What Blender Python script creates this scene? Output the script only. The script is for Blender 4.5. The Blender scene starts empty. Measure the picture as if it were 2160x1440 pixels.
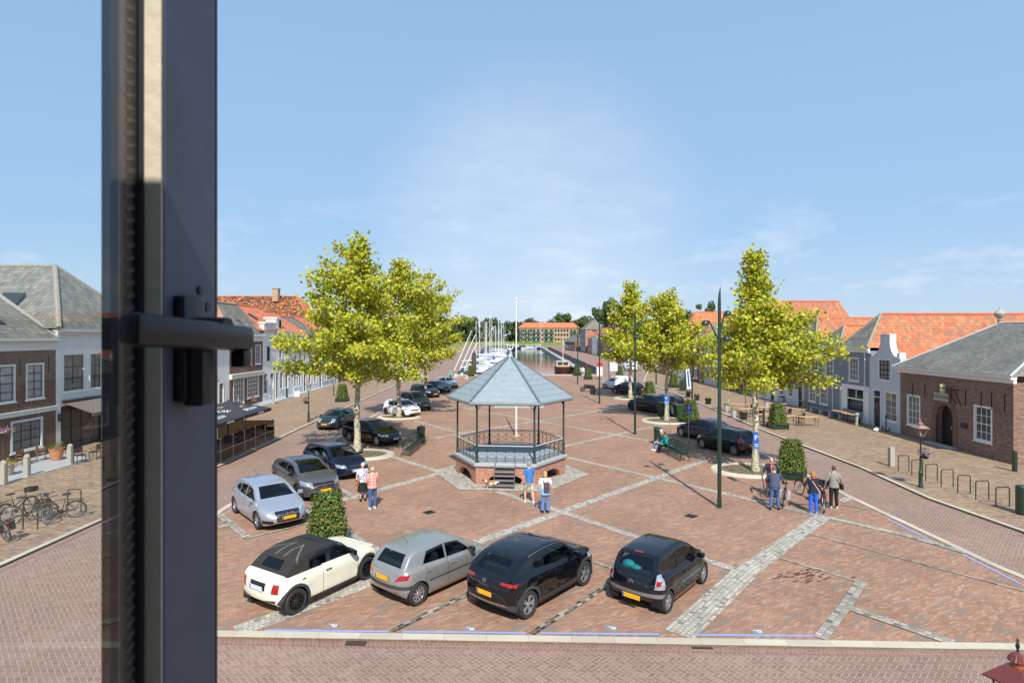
import bpy, bmesh, math, random
from mathutils import Vector, Matrix
from math import sin, cos, pi, radians as R
S = bpy.context.scene
COL = S.collection
# ---------------- camera ----------------
H = 7.15; FP = 1220.0; HOR = 708.0; CX = 1080.0
cd = bpy.data.cameras.new('camera'); cam = bpy.data.objects.new('camera', cd); COL.objects.link(cam)
cam.location = (0, 0, H); cam.rotation_euler = (R(90), 0, 0)
cd.sensor_width = 36; cd.lens = 36 * FP / 2160; cd.shift_y = -12 / 2160; cd.clip_start = 0.05; cd.clip_end = 9000
S.camera = cam; cd.dof.use_dof = True; cd.dof.focus_distance = 26; cd.dof.aperture_fstop = 11
S.render.resolution_x = 1024; S.render.resolution_y = 682
# ---------------- world and sun ----------------
SUN_EL = 45.0; SUN_AZ = 5.0          # the sun stands behind the camera, a little to the right
sd = Vector((sin(R(SUN_AZ)) * cos(R(SUN_EL)), -cos(R(SUN_AZ)) * cos(R(SUN_EL)), sin(R(SUN_EL))))
w = bpy.data.worlds.new("World"); S.world = w; w.use_nodes = True
nt = w.node_tree; nt.nodes.clear()
sky = nt.nodes.new('ShaderNodeTexSky'); sky.sky_type = 'NISHITA'; sky.sun_disc = False
sky.sun_elevation = R(SUN_EL); sky.sun_rotation = math.atan2(sd.x, sd.y)
sky.air_density = 1.0; sky.dust_density = 0.6; sky.ozone_density = 1.6; sky.altitude = 0
bg = nt.nodes.new('ShaderNodeBackground'); bg.inputs['Strength'].default_value = 0.105
wo = nt.nodes.new('ShaderNodeOutputWorld')
tc = nt.nodes.new('ShaderNodeTexCoord')
sep = nt.nodes.new('ShaderNodeSeparateXYZ'); nt.links.new(tc.outputs['Generated'], sep.inputs[0])
mp = nt.nodes.new('ShaderNodeMapping'); mp.inputs['Scale'].default_value = (3.0, 3.0, 9.0); mp.inputs['Location'].default_value = (0.4, 0.2, 0.1)
nt.links.new(tc.outputs['Generated'], mp.inputs['Vector'])
nz = nt.nodes.new('ShaderNodeTexNoise'); nz.inputs['Scale'].default_value = 2.2; nz.inputs['Detail'].default_value = 8; nz.inputs['Roughness'].default_value = 0.62
nt.links.new(mp.outputs[0], nz.inputs['Vector'])
rp = nt.nodes.new('ShaderNodeValToRGB'); rp.color_ramp.elements[0].position = 0.53; rp.color_ramp.elements[1].position = 0.78
nt.links.new(nz.outputs[0], rp.inputs[0])
lim = nt.nodes.new('ShaderNodeMapRange'); lim.inputs['From Min'].default_value = 0.02; lim.inputs['From Max'].default_value = 0.24
lim.inputs['To Min'].default_value = 0.8; lim.inputs['To Max'].default_value = 0.0
nt.links.new(sep.outputs['Z'], lim.inputs[0])
mul = nt.nodes.new('ShaderNodeMath'); mul.operation = 'MULTIPLY'
nt.links.new(rp.outputs[0], mul.inputs[0]); nt.links.new(lim.outputs[0], mul.inputs[1])
mx = nt.nodes.new('ShaderNodeMixRGB'); mx.inputs[2].default_value = (8.2, 8.6, 9.0, 1)
rz_ = nt.nodes.new('ShaderNodeValToRGB'); e_ = rz_.color_ramp.elements
e_[0].position = 0.0; e_[0].color = (0.52, 0.68, 0.87, 1); e_[1].position = 0.6; e_[1].color = (0.315, 0.525, 0.83, 1)
e3_ = e_.new(0.16); e3_.color = (0.385, 0.60, 0.88, 1)
nt.links.new(sep.outputs['Z'], rz_.inputs[0])
gn_ = nt.nodes.new('ShaderNodeVectorMath'); gn_.operation = 'SCALE'; gn_.inputs['Scale'].default_value = 8.6
nt.links.new(rz_.outputs[0], gn_.inputs[0])
sm_ = nt.nodes.new('ShaderNodeMixRGB'); sm_.inputs[0].default_value = 0.82
nt.links.new(sky.outputs[0], sm_.inputs[1]); nt.links.new(gn_.outputs[0], sm_.inputs[2])
nt.links.new(mul.outputs[0], mx.inputs[0]); nt.links.new(sm_.outputs[0], mx.inputs[1])
vd_ = nt.nodes.new('ShaderNodeVectorMath'); vd_.operation = 'DOT_PRODUCT'; vd_.inputs[1].default_value = (0.04, 0.98, 0.165); nt.links.new(tc.outputs['Generated'], vd_.inputs[0])
hz_ = nt.nodes.new('ShaderNodeMapRange'); hz_.interpolation_type = 'SMOOTHSTEP'; hz_.inputs['From Min'].default_value = 0.945; hz_.inputs['From Max'].default_value = 1.0; hz_.inputs['To Max'].default_value = 0.62; nt.links.new(vd_.outputs['Value'], hz_.inputs[0])
hm_ = nt.nodes.new('ShaderNodeMath'); hm_.operation = 'MULTIPLY'; nt.links.new(hz_.outputs[0], hm_.inputs[0]); nt.links.new(nz.outputs[0], hm_.inputs[1])
mh_ = nt.nodes.new('ShaderNodeMixRGB'); mh_.inputs[2].default_value = (7.4, 7.9, 8.6, 1); nt.links.new(hm_.outputs[0], mh_.inputs[0]); nt.links.new(mx.outputs[0], mh_.inputs[1])
nt.links.new(mh_.outputs[0], bg.inputs['Color']); nt.links.new(bg.outputs[0], wo.inputs['Surface'])
sl = bpy.data.lights.new('sun', 'SUN'); sl.energy = 4.9; sl.angle = R(0.5); sl.color = (1, 0.955, 0.88)
so = bpy.data.objects.new('sun', sl); COL.objects.link(so); so.rotation_euler = sd.to_track_quat('Z', 'Y').to_euler(); so.location = (10, -20, 40)
S.view_settings.view_transform = 'Standard'; S.view_settings.look = 'None'; S.view_settings.exposure = 0.22; S.view_settings.gamma = 1
S.render.engine = 'CYCLES'
try:
    S.cycles.max_bounces = 6; S.cycles.diffuse_bounces = 2; S.cycles.glossy_bounces = 3; S.cycles.transparent_max_bounces = 12; S.cycles.transmission_bounces = 4
    S.cycles.caustics_reflective = False; S.cycles.caustics_refractive = False
except Exception: pass

def G(px, py, z=0.0):            # a pixel of the photograph -> the point of the ground plane it shows
    Y = FP * (H - z) / (py - HOR)
    return Vector(((px - CX) * Y / FP, Y, z))

# ---------------- node helpers ----------------
def nmath(nt, op, a, b=None, c=None, clamp=False):
    n = nt.nodes.new('ShaderNodeMath'); n.operation = op; n.use_clamp = clamp
    for i, v in enumerate((a, b, c)):
        if v is None: continue
        if hasattr(v, 'is_linked'): nt.links.new(v, n.inputs[i])
        else: n.inputs[i].default_value = v
    return n.outputs[0]
def nmix(nt, fac, a, b, mode='MIX'):
    n = nt.nodes.new('ShaderNodeMixRGB'); n.blend_type = mode
    for i, v in enumerate((fac, a, b)):
        if hasattr(v, 'is_linked'): nt.links.new(v, n.inputs[i])
        elif i == 0: n.inputs[0].default_value = v
        else: n.inputs[i].default_value = (v[0], v[1], v[2], 1)
    return n.outputs[0]
def nramp(nt, fac, stops):
    n = nt.nodes.new('ShaderNodeValToRGB'); e = n.color_ramp.elements
    while len(e) < len(stops): e.new(0.5)
    for el, (p, c) in zip(e, stops):
        el.position = p; el.color = (c[0], c[1], c[2], 1) if isinstance(c, (tuple, list)) else (c, c, c, 1)
    nt.links.new(fac, n.inputs[0]); return n.outputs[0]
def nnoise(nt, vec, scale, detail=3, rough=0.5):
    n = nt.nodes.new('ShaderNodeTexNoise'); n.inputs['Scale'].default_value = scale; n.inputs['Detail'].default_value = detail
    n.inputs['Roughness'].default_value = rough
    if vec is not None: nt.links.new(vec, n.inputs['Vector'])
    return n.outputs[0]
def ncomb(nt, x, y, z=0.0):
    n = nt.nodes.new('ShaderNodeCombineXYZ')
    for i, v in enumerate((x, y, z)):
        if hasattr(v, 'is_linked'): nt.links.new(v, n.inputs[i])
        else: n.inputs[i].default_value = v
    return n.outputs[0]
def nwhite(nt, vec):
    n = nt.nodes.new('ShaderNodeTexWhiteNoise'); n.noise_dimensions = '2D'; nt.links.new(vec, n.inputs['Vector']); return n.outputs['Value']
def nbump(nt, h, strength=0.3, dist=0.01):
    n = nt.nodes.new('ShaderNodeBump'); n.inputs['Strength'].default_value = strength; n.inputs['Distance'].default_value = dist
    nt.links.new(h, n.inputs['Height']); return n.outputs[0]
def newmat(name):
    m = bpy.data.materials.new(name); m.use_nodes = True
    nt = m.node_tree; b = nt.nodes['Principled BSDF']; return m, nt, b
def setp(b, **k):
    for kk, v in k.items(): b.inputs[kk].default_value = v
def position(nt):
    return nt.nodes.new('ShaderNodeNewGeometry').outputs['Position']
def objco(nt): return nt.nodes.new('ShaderNodeTexCoord').outputs['Object']
def uvco(nt, rot=0.0, world=False):
    if world: v = position(nt)
    else: v = nt.nodes.new('ShaderNodeTexCoord').outputs['UV']
    mp = nt.nodes.new('ShaderNodeMapping'); mp.inputs['Rotation'].default_value = (0, 0, rot)
    nt.links.new(v, mp.inputs['Vector'])
    s = nt.nodes.new('ShaderNodeSeparateXYZ'); nt.links.new(mp.outputs[0], s.inputs[0])
    return s.outputs[0], s.outputs[1]
def rgb(r, g, b):     # sRGB 0..255 -> linear
    f = lambda c: (c / 255 / 12.92) if c <= 10 else ((c / 255 + 0.055) / 1.055) ** 2.4
    return (f(r), f(g), f(b))
def plain(name, col, rough=0.6, metal=0.0, var=0.12, vs=6.0, bump=0.0, bs=40.0, coat=0.0, spec=0.5, alpha=None):
    m, nt, b = newmat(name)
    co = objco(nt)
    n1 = nnoise(nt, co, vs, 4, 0.6)
    f = nramp(nt, n1, [(0.25, 1 - var), (0.75, 1 + var)])
    c = nmix(nt, 1.0, col, f, 'MULTIPLY'); nt.links.new(c, b.inputs['Base Color'])
    setp(b, Roughness=rough, Metallic=metal); b.inputs['Specular IOR Level'].default_value = spec
    if coat: b.inputs['Coat Weight'].default_value = coat; b.inputs['Coat Roughness'].default_value = 0.04
    if bump: nt.links.new(nbump(nt, nnoise(nt, co, bs, 3), bump, 0.01), b.inputs['Normal'])
    return m
def cells(nt, u, v, bw, bh, mort, stagger=0.5):
    """running-bond cells; returns cell vector, random value, joint mask"""
    r = nmath(nt, 'DIVIDE', v, bh); row = nmath(nt, 'FLOOR', r)
    off = nmath(nt, 'MULTIPLY', nmath(nt, 'MODULO', nmath(nt, 'ABSOLUTE', row), 2.0), stagger)
    c = nmath(nt, 'ADD', nmath(nt, 'DIVIDE', u, bw), off); colm = nmath(nt, 'FLOOR', c)
    fu = nmath(nt, 'FRACT', c); fv = nmath(nt, 'FRACT', r)
    du = nmath(nt, 'MULTIPLY', nmath(nt, 'MINIMUM', fu, nmath(nt, 'SUBTRACT', 1.0, fu)), bw)
    dv = nmath(nt, 'MULTIPLY', nmath(nt, 'MINIMUM', fv, nmath(nt, 'SUBTRACT', 1.0, fv)), bh)
    d = nmath(nt, 'MINIMUM', du, dv)
    mask = nmath(nt, 'LESS_THAN', d, mort)
    vec = ncomb(nt, colm, row)
    return vec, nwhite(nt, vec), mask
def brickmat(name, cols, mortar, bw=0.22, bh=0.07, mort=0.006, rot=0.0, world=False, patch=None, rough=0.85, dirt=0.15, stagger=0.5, bumpd=0.006, stain=0, jit=0):
    m, nt, b = newmat(name)
    u, v = uvco(nt, rot, world)
    if jit:
        u = nmath(nt, 'ADD', u, nmath(nt, 'MULTIPLY', nmath(nt, 'SUBTRACT', nnoise(nt, position(nt), 5.0, 2), 0.5), jit)); v = nmath(nt, 'ADD', v, nmath(nt, 'MULTIPLY', nmath(nt, 'SUBTRACT', nnoise(nt, position(nt), 4.1, 2), 0.5), jit))
    vec, rnd, mask = cells(nt, u, v, bw, bh, mort, stagger)
    n = len(cols); c = nramp(nt, rnd, [((i + 0.5) / n, cc) for i, cc in enumerate(cols)])
    if patch:      # (colour, noise scale u, v, threshold, softness)
        pc, su, sv, th, so = patch
        s2 = nt.nodes.new('ShaderNodeSeparateXYZ'); nt.links.new(vec, s2.inputs[0])
        pv = ncomb(nt, nmath(nt, 'MULTIPLY', s2.outputs[0], bw * su), nmath(nt, 'MULTIPLY', s2.outputs[1], bh * sv))
        pn = nmath(nt, 'ADD', nnoise(nt, pv, 1.0, 3, 0.6), nmath(nt, 'MULTIPLY', nmath(nt, 'SUBTRACT', rnd, 0.5), 0.16))
        pm = nramp(nt, pn, [(th, 0.0), (th + so, 1.0)])
        c = nmix(nt, nmath(nt, 'MULTIPLY', pm, 0.85), c, pc)
    big = nnoise(nt, position(nt), 0.35, 5, 0.65)
    c = nmix(nt, 1.0, c, nramp(nt, big, [(0.3, 1 - dirt), (0.7, 1 + dirt)]), 'MULTIPLY')
    if stain: c = nmix(nt, nramp(nt, nnoise(nt, position(nt), 0.8, 6, 0.72), [(0.60, 0.0), (0.72, stain)]), c, (0.09, 0.065, 0.05)); c = nmix(nt, nramp(nt, nnoise(nt, position(nt), 0.23, 5, 0.7), [(0.55, 0.0), (0.75, 0.22)]), c, (0.42, 0.33, 0.25))
    c = nmix(nt, mask, c, mortar)
    nt.links.new(c, b.inputs['Base Color']); setp(b, Roughness=rough); b.inputs['Specular IOR Level'].default_value = 0.25
    hh = nmath(nt, 'ADD', nmath(nt, 'SUBTRACT', 1.0, mask), nmath(nt, 'MULTIPLY', rnd, 0.5))
    nt.links.new(nbump(nt, hh, 0.5, bumpd), b.inputs['Normal'])
    return m
def herringmat(name, cols, mortar, bw=0.1, mort=0.05, rot=0.0, dirt=0.15):
    m, nt, b = newmat(name)
    u, v = uvco(nt, rot, True)
    u = nmath(nt, 'DIVIDE', nmath(nt, 'ADD', u, 500.0), bw); v = nmath(nt, 'DIVIDE', nmath(nt, 'ADD', v, 100.0), bw)
    i = nmath(nt, 'FLOOR', u); j = nmath(nt, 'FLOOR', v); fu = nmath(nt, 'FRACT', u); fv = nmath(nt, 'FRACT', v)
    k = nmath(nt, 'FLOORED_MODULO', nmath(nt, 'SUBTRACT', i, j), 4.0)
    is1 = nmath(nt, 'COMPARE', k, 1.0, 0.1); is2 = nmath(nt, 'COMPARE', k, 2.0, 0.1)
    vert = nmath(nt, 'GREATER_THAN', k, 1.5)
    lx = nmath(nt, 'ADD', fu, is1); ly = nmath(nt, 'ADD', fv, is2)
    lenu = nmath(nt, 'SUBTRACT', 2.0, vert); lenv = nmath(nt, 'ADD', 1.0, vert)
    du = nmath(nt, 'MINIMUM', lx, nmath(nt, 'SUBTRACT', lenu, lx)); dv = nmath(nt, 'MINIMUM', ly, nmath(nt, 'SUBTRACT', lenv, ly))
    mask = nmath(nt, 'LESS_THAN', nmath(nt, 'MINIMUM', du, dv), mort)
    idv = ncomb(nt, nmath(nt, 'SUBTRACT', i, is1), nmath(nt, 'SUBTRACT', j, is2))
    rnd = nwhite(nt, idv)
    n = len(cols); c = nramp(nt, rnd, [((q + 0.5) / n, cc) for q, cc in enumerate(cols)])
    big = nnoise(nt, position(nt), 0.28, 6, 0.65)
    c = nmix(nt, 1.0, c, nramp(nt, big, [(0.3, 1 - dirt), (0.7, 1 + dirt)]), 'MULTIPLY')
    mossy = nramp(nt, nnoise(nt, position(nt), 0.9, 4, 0.7), [(0.45, 0.0), (0.62, 1.0)])
    mc = nmix(nt, mossy, mortar, (mortar[0] * 0.92, mortar[1] * 0.95, mortar[2] * 0.78))
    c = nmix(nt, mask, c, mc)
    nt.links.new(c, b.inputs['Base Color']); setp(b, Roughness=0.85); b.inputs['Specular IOR Level'].default_value = 0.25
    nt.links.new(nbump(nt, nmath(nt, 'SUBTRACT', 1.0, mask), 0.4, 0.005), b.inputs['Normal'])
    return m
def tilemat(name, cols, tw=0.25, th=0.33, dirt=0.25, gap=0.02, moss=None, flat=False):
    m, nt, b = newmat(name)
    u, v = uvco(nt)
    vec, rnd, mask = cells(nt, u, v, tw, th, gap * 0.5, 0.5 if flat else 0.0)
    n = len(cols); c = nramp(nt, rnd, [((i + 0.5) / n, cc) for i, cc in enumerate(cols)])
    big = nnoise(nt, objco(nt), 0.5, 6, 0.7)
    c = nmix(nt, 1.0, c, nramp(nt, big, [(0.3, 1 - dirt), (0.7, 1 + dirt * 0.6)]), 'MULTIPLY')
    if moss: c = nmix(nt, nramp(nt, nnoise(nt, objco(nt), 1.3, 6, 0.75), [(moss[1], 0.0), (moss[1] + 0.12, 0.85)]), c, moss[0])
    c = nmix(nt, nmath(nt, 'MULTIPLY', mask, 0.72), c, (0.015, 0.012, 0.01))
    nt.links.new(c, b.inputs['Base Color']); setp(b, Roughness=0.75); b.inputs['Specular IOR Level'].default_value = 0.3
    if flat: hgt = nmath(nt, 'SUBTRACT', 1.0, nmath(nt, 'FRACT', nmath(nt, 'DIVIDE', v, th)))
    else:
        wv = nmath(nt, 'SINE', nmath(nt, 'MULTIPLY', u, 2 * pi / tw))
        hgt = nmath(nt, 'ADD', nmath(nt, 'MULTIPLY', wv, 0.6), nmath(nt, 'SUBTRACT', 1.0, nmath(nt, 'FRACT', nmath(nt, 'DIVIDE', v, th))))
    nt.links.new(nbump(nt, hgt, 0.8, 0.03 if not flat else 0.012), b.inputs['Normal'])
    return m
def leafmat(name, cols, trans=0.35, rough=0.5):
    m, nt, b = newmat(name)
    g = nt.nodes.new('ShaderNodeNewGeometry')
    n = len(cols); c = nramp(nt, g.outputs['Random Per Island'], [((i + 0.5) / n, cc) for i, cc in enumerate(cols)])
    nt.links.new(c, b.inputs['Base Color']); setp(b, Roughness=rough); b.inputs['Specular IOR Level'].default_value = 0.35
    t = nt.nodes.new('ShaderNodeBsdfTranslucent'); nt.links.new(nmix(nt, 1.0, c, (1.25, 1.2, 0.5), 'MULTIPLY'), t.inputs['Color'])
    mxs = nt.nodes.new('ShaderNodeMixShader'); mxs.inputs[0].default_value = trans
    nt.links.new(b.outputs[0], mxs.inputs[1]); nt.links.new(t.outputs[0], mxs.inputs[2])
    nt.links.new(mxs.outputs[0], nt.nodes['Material Output'].inputs['Surface'])
    return m
def glassmat(name, tint=(0.75, 0.8, 0.8), ior=1.5, opaque=0.0, dark=(0.02, 0.025, 0.03), rough=0.0):
    """flat glazing: looks through, mirrors by Fresnel, some share opaque (curtain, dark room)"""
    m, nt, b = newmat(name)
    t = nt.nodes.new('ShaderNodeBsdfTransparent'); t.inputs['Color'].default_value = (*tint, 1)
    g = nt.nodes.new('ShaderNodeBsdfGlossy'); g.inputs['Roughness'].default_value = rough; g.inputs['Color'].default_value = (1, 1, 1, 1)
    geo = nt.nodes.new('ShaderNodeNewGeometry'); dt = nt.nodes.new('ShaderNodeVectorMath'); dt.operation = 'DOT_PRODUCT'
    nt.links.new(geo.outputs['Normal'], dt.inputs[0]); nt.links.new(geo.outputs['Incoming'], dt.inputs[1])
    f0 = ((ior - 1) / (ior + 1)) ** 2; om = nmath(nt, 'SUBTRACT', 1.0, nmath(nt, 'ABSOLUTE', dt.outputs['Value']), clamp=True)
    fr_ = nmath(nt, 'ADD', f0, nmath(nt, 'MULTIPLY', 1 - f0, nmath(nt, 'POWER', om, 5.0)))
    a = t.outputs[0]
    if opaque > 0:
        d = nt.nodes.new('ShaderNodeBsdfDiffuse'); d.inputs['Color'].default_value = (*dark, 1)
        m0 = nt.nodes.new('ShaderNodeMixShader'); m0.inputs[0].default_value = opaque
        nt.links.new(a, m0.inputs[1]); nt.links.new(d.outputs[0], m0.inputs[2]); a = m0.outputs[0]
    m1 = nt.nodes.new('ShaderNodeMixShader'); nt.links.new(fr_, m1.inputs[0]); nt.links.new(a, m1.inputs[1]); nt.links.new(g.outputs[0], m1.inputs[2])
    nt.links.new(m1.outputs[0], nt.nodes['Material Output'].inputs['Surface'])
    return m

# ---------------- mesh helpers ----------------
class MB:
    def __init__(s): s.v = []; s.f = []; s.uv = {}
    def add(s, vs, fs, uvs=None):
        o = len(s.v); s.v += [tuple(p) for p in vs]
        for i, f in enumerate(fs):
            s.f.append(tuple(o + k for k in f))
            if uvs is not None: s.uv[len(s.f) - 1] = uvs[i]
        return s
    def box(s, c, d, rz=0.0, M=None):
        x, y, z = d[0] / 2, d[1] / 2, d[2] / 2; c = Vector(c)
        m = M or Matrix.Rotation(rz, 3, 'Z')
        P = [c + m @ Vector((i * x, j * y, k * z)) for i in (-1, 1) for j in (-1, 1) for k in (-1, 1)]
        return s.add(P, [(0, 1, 3, 2), (4, 6, 7, 5), (0, 4, 5, 1), (2, 3, 7, 6), (0, 2, 6, 4), (1, 5, 7, 3)])
    def bbox(s, x0, x1, y0, y1, z0, z1): return s.box(((x0 + x1) / 2, (y0 + y1) / 2, (z0 + z1) / 2), (abs(x1 - x0), abs(y1 - y0), abs(z1 - z0)))
    def rbox(s, c, d, b=0.02, rz=0.0, M=None):     # box with chamfered edges
        bm = bmesh.new(); bmesh.ops.create_cube(bm, size=1.0)
        for v in bm.verts: v.co = Vector((v.co.x * d[0], v.co.y * d[1], v.co.z * d[2]))
        bmesh.ops.bevel(bm, geom=bm.edges[:], offset=b, segments=2, affect='EDGES', profile=0.6)
        m = M or Matrix.Rotation(rz, 3, 'Z'); bm.verts.index_update()
        s.add([Vector(c) + m @ v.co for v in bm.verts], [tuple(v.index for v in f.verts) for f in bm.faces]); bm.free(); return s
    def bar(s, a, b, w, h=None, up=(0, 0, 1)):
        a = Vector(a); b = Vector(b); h = h or w; d = (b - a); L = d.length
        if L < 1e-6: return s
        d.normalize(); u = Vector(up)
        if abs(d.dot(u)) > 0.98: u = Vector((0, 1, 0))
        sx = d.cross(u).normalized(); sz = sx.cross(d).normalized()
        P = [p + sx * i * w / 2 + sz * j * h / 2 for p in (a, b) for i, j in ((-1, -1), (1, -1), (1, 1), (-1, 1))]
        return s.add(P, [(0, 1, 2, 3), (7, 6, 5, 4), (0, 4, 5, 1), (1, 5, 6, 2), (2, 6, 7, 3), (3, 7, 4, 0)])
    def cyl(s, a, b, r0, r1=None, n=10, caps=True):
        a = Vector(a); b = Vector(b); r1 = r0 if r1 is None else r1; d = (b - a)
        if d.length < 1e-6: return s
        q = d.to_track_quat('Z', 'Y'); P = []
        for p, r in ((a, r0), (b, r1)):
            for i in range(n): P.append(p + q @ Vector((r * cos(2 * pi * i / n), r * sin(2 * pi * i / n), 0)))
        F = [(i, (i + 1) % n, n + (i + 1) % n, n + i) for i in range(n)]
        if caps: F += [tuple(range(n - 1, -1, -1)), tuple(range(n, 2 * n))]
        return s.add(P, F)
    def tube(s, pts, r, n=6, closed=False):
        pts = [Vector(p) for p in pts]; m = len(pts); P = []; rr = r if isinstance(r, (list, tuple)) else [r] * m
        ref = None
        for i, p in enumerate(pts):
            d = (pts[(i + 1) % m] - pts[i - 1]) if (closed or 0 < i < m - 1) else (pts[1] - pts[0] if i == 0 else pts[-1] - pts[-2])
            d.normalize()
            if ref is None:
                ref = d.orthogonal().normalized()
            ref = (ref - d * ref.dot(d))
            if ref.length < 1e-5: ref = d.orthogonal()
            ref.normalize(); b = d.cross(ref)
            for k in range(n): P.append(p + (ref * cos(2 * pi * k / n) + b * sin(2 * pi * k / n)) * rr[i])
        F = []
        for i in range(m if closed else m - 1):
            j = (i + 1) % m
            for k in range(n): F.append((i * n + k, i * n + (k + 1) % n, j * n + (k + 1) % n, j * n + k))
        if not closed: F += [tuple(range(n - 1, -1, -1)), tuple(range((m - 1) * n, m * n))]
        return s.add(P, F)
    def loft(s, rings, caps=True):
        n = len(rings[0]); P = [p for r in rings for p in r]; F = []
        for i in range(len(rings) - 1):
            for k in range(n): F.append((i * n + k, i * n + (k + 1) % n, (i + 1) * n + (k + 1) % n, (i + 1) * n + k))
        if caps: F += [tuple(range(n - 1, -1, -1)), tuple(range((len(rings) - 1) * n, len(rings) * n))]
        return s.add(P, F)
    def lathe(s, prof, c=(0, 0, 0), n=16, axis='Z'):
        c = Vector(c); rings = []
        for r, z in prof:
            ring = []
            for i in range(n):
                a = 2 * pi * i / n; p = Vector((r * cos(a), r * sin(a), z))
                if axis == 'Y': p = Vector((p.x, p.z, p.y))
                if axis == 'X': p = Vector((p.z, p.x, p.y))
                ring.append(c + p)
            rings.append(ring)
        return s.loft(rings)
    def ball(s, c, r, n=10, m=6):
        c = Vector(c); r = r if isinstance(r, (tuple, list)) else (r, r, r); rings = []
        for j in range(m + 1):
            t = -pi / 2 + pi * j / m; k = max(cos(t), 0.02)
            rings.append([c + Vector((r[0] * k * cos(2 * pi * i / n), r[1] * k * sin(2 * pi * i / n), r[2] * sin(t))) for i in range(n)])
        return s.loft(rings)
    def torus(s, c, R0, r, axis='Y', n=24, k=6, a0=0, a1=2 * pi):
        c = Vector(c); full = abs(a1 - a0 - 2 * pi) < 1e-4; cnt = n if full else n + 1; pts = []
        for i in range(cnt):
            a = a0 + (a1 - a0) * i / n
            p = Vector((cos(a), 0, sin(a))) * R0 if axis == 'Y' else (Vector((cos(a), sin(a), 0)) * R0 if axis == 'Z' else Vector((0, cos(a), sin(a))) * R0)
            pts.append(c + p)
        return s.tube(pts, r, k, closed=full)
    def prism(s, poly, z0, z1):
        n = len(poly); ar = sum(poly[i][0] * poly[(i + 1) % n][1] - poly[(i + 1) % n][0] * poly[i][1] for i in range(n))
        if ar < 0: poly = list(reversed(poly))
        P = [(p[0], p[1], z0) for p in poly] + [(p[0], p[1], z1) for p in poly]
        return s.add(P, [tuple(range(n - 1, -1, -1)), tuple(range(n, 2 * n))] + [(i, (i + 1) % n, n + (i + 1) % n, n + i) for i in range(n)])
    def strip(s, a, b, w, z, w2=None):         # flat band on the ground, its UVs run along it
        a = Vector((a[0], a[1], 0)); b = Vector((b[0], b[1], 0)); d = b - a; L = d.length; d.normalize(); q = Vector((-d.y, d.x, 0)); w2 = w2 or w
        P = [a - q * w / 2, b - q * w2 / 2, b + q * w2 / 2, a + q * w / 2]
        for p in P: p.z = z
        return s.add(P, [(0, 1, 2, 3)], [[(0, -w / 2), (L, -w2 / 2), (L, w2 / 2), (0, w / 2)]])
    def build(s, name, mat, parent=None, smooth=False, label=None, sharp=None):
        me = bpy.data.meshes.new(name); me.from_pydata(s.v, [], s.f); me.update()
        uvl = me.uv_layers.new(name='UVMap')
        for p in me.polygons:
            given = s.uv.get(p.index)
            if given is not None:
                for li, q in zip(p.loop_indices, given): uvl.data[li].uv = q
                continue
            n = p.normal
            if abs(n.z) > 0.97: u = Vector((1, 0, 0)); v = Vector((0, 1, 0))
            else:
                u = Vector((0, 0, 1)).cross(n).normalized(); v = n.cross(u)
                if v.z < 0: v = -v; u = -u
            for li in p.loop_indices:
                co = me.vertices[me.loops[li].vertex_index].co; uvl.data[li].uv = (co.dot(u), co.dot(v))
        me.materials.append(mat)
        if smooth:
            me.polygons.foreach_set('use_smooth', [True] * len(me.polygons))
            try: me.set_sharp_from_angle(angle=R(sharp or 40))
            except Exception: pass
        o = bpy.data.objects.new(name, me); COL.objects.link(o)
        if parent is not None: o.parent = parent
        if label: o['label'] = label
        return o
def thing(name, label, cat, loc=(0, 0, 0), rz=0.0, group=None):
    o = bpy.data.objects.new(name, None); COL.objects.link(o); o.location = loc; o.rotation_euler = (0, 0, rz); o.empty_display_size = 0.3
    o['label'] = label; o['category'] = cat
    if group: o['group'] = group
    return o
def tag(o, label, cat, group=None):
    o['label'] = label; o['category'] = cat
    if group: o['group'] = group
    return o
def struct(name, mb, mat, kind='structure', **k):
    o = mb.build(name, mat, **k); o['kind'] = kind; return o
KIDS = {}
def dup(root, loc=None, rz=None, label=None, group=None, scale=None):
    def cp(o, par):
        c = o.copy(); COL.objects.link(c); c.parent = par
        for ch in [x for x in bpy.data.objects if x.parent is o]: cp(ch, c)
        return c
    if root.name not in KIDS:
        tree = {}
        for x in bpy.data.objects:
            if x.parent is not None: tree.setdefault(x.parent.name, []).append(x)
        KIDS[root.name] = tree
    tree = KIDS[root.name]
    def cp2(o, par):
        c = o.copy(); COL.objects.link(c)
        if par is not None: c.parent = par
        for ch in tree.get(o.name, []): cp2(ch, c)
        return c
    r = cp2(root, None)
    if loc is not None: r.location = loc
    if rz is not None: r.rotation_euler = (0, 0, rz)
    if scale is not None: r.scale = scale if isinstance(scale, (tuple, list)) else (scale,) * 3
    if label: r['label'] = label
    if group: r['group'] = group
    return r
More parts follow.
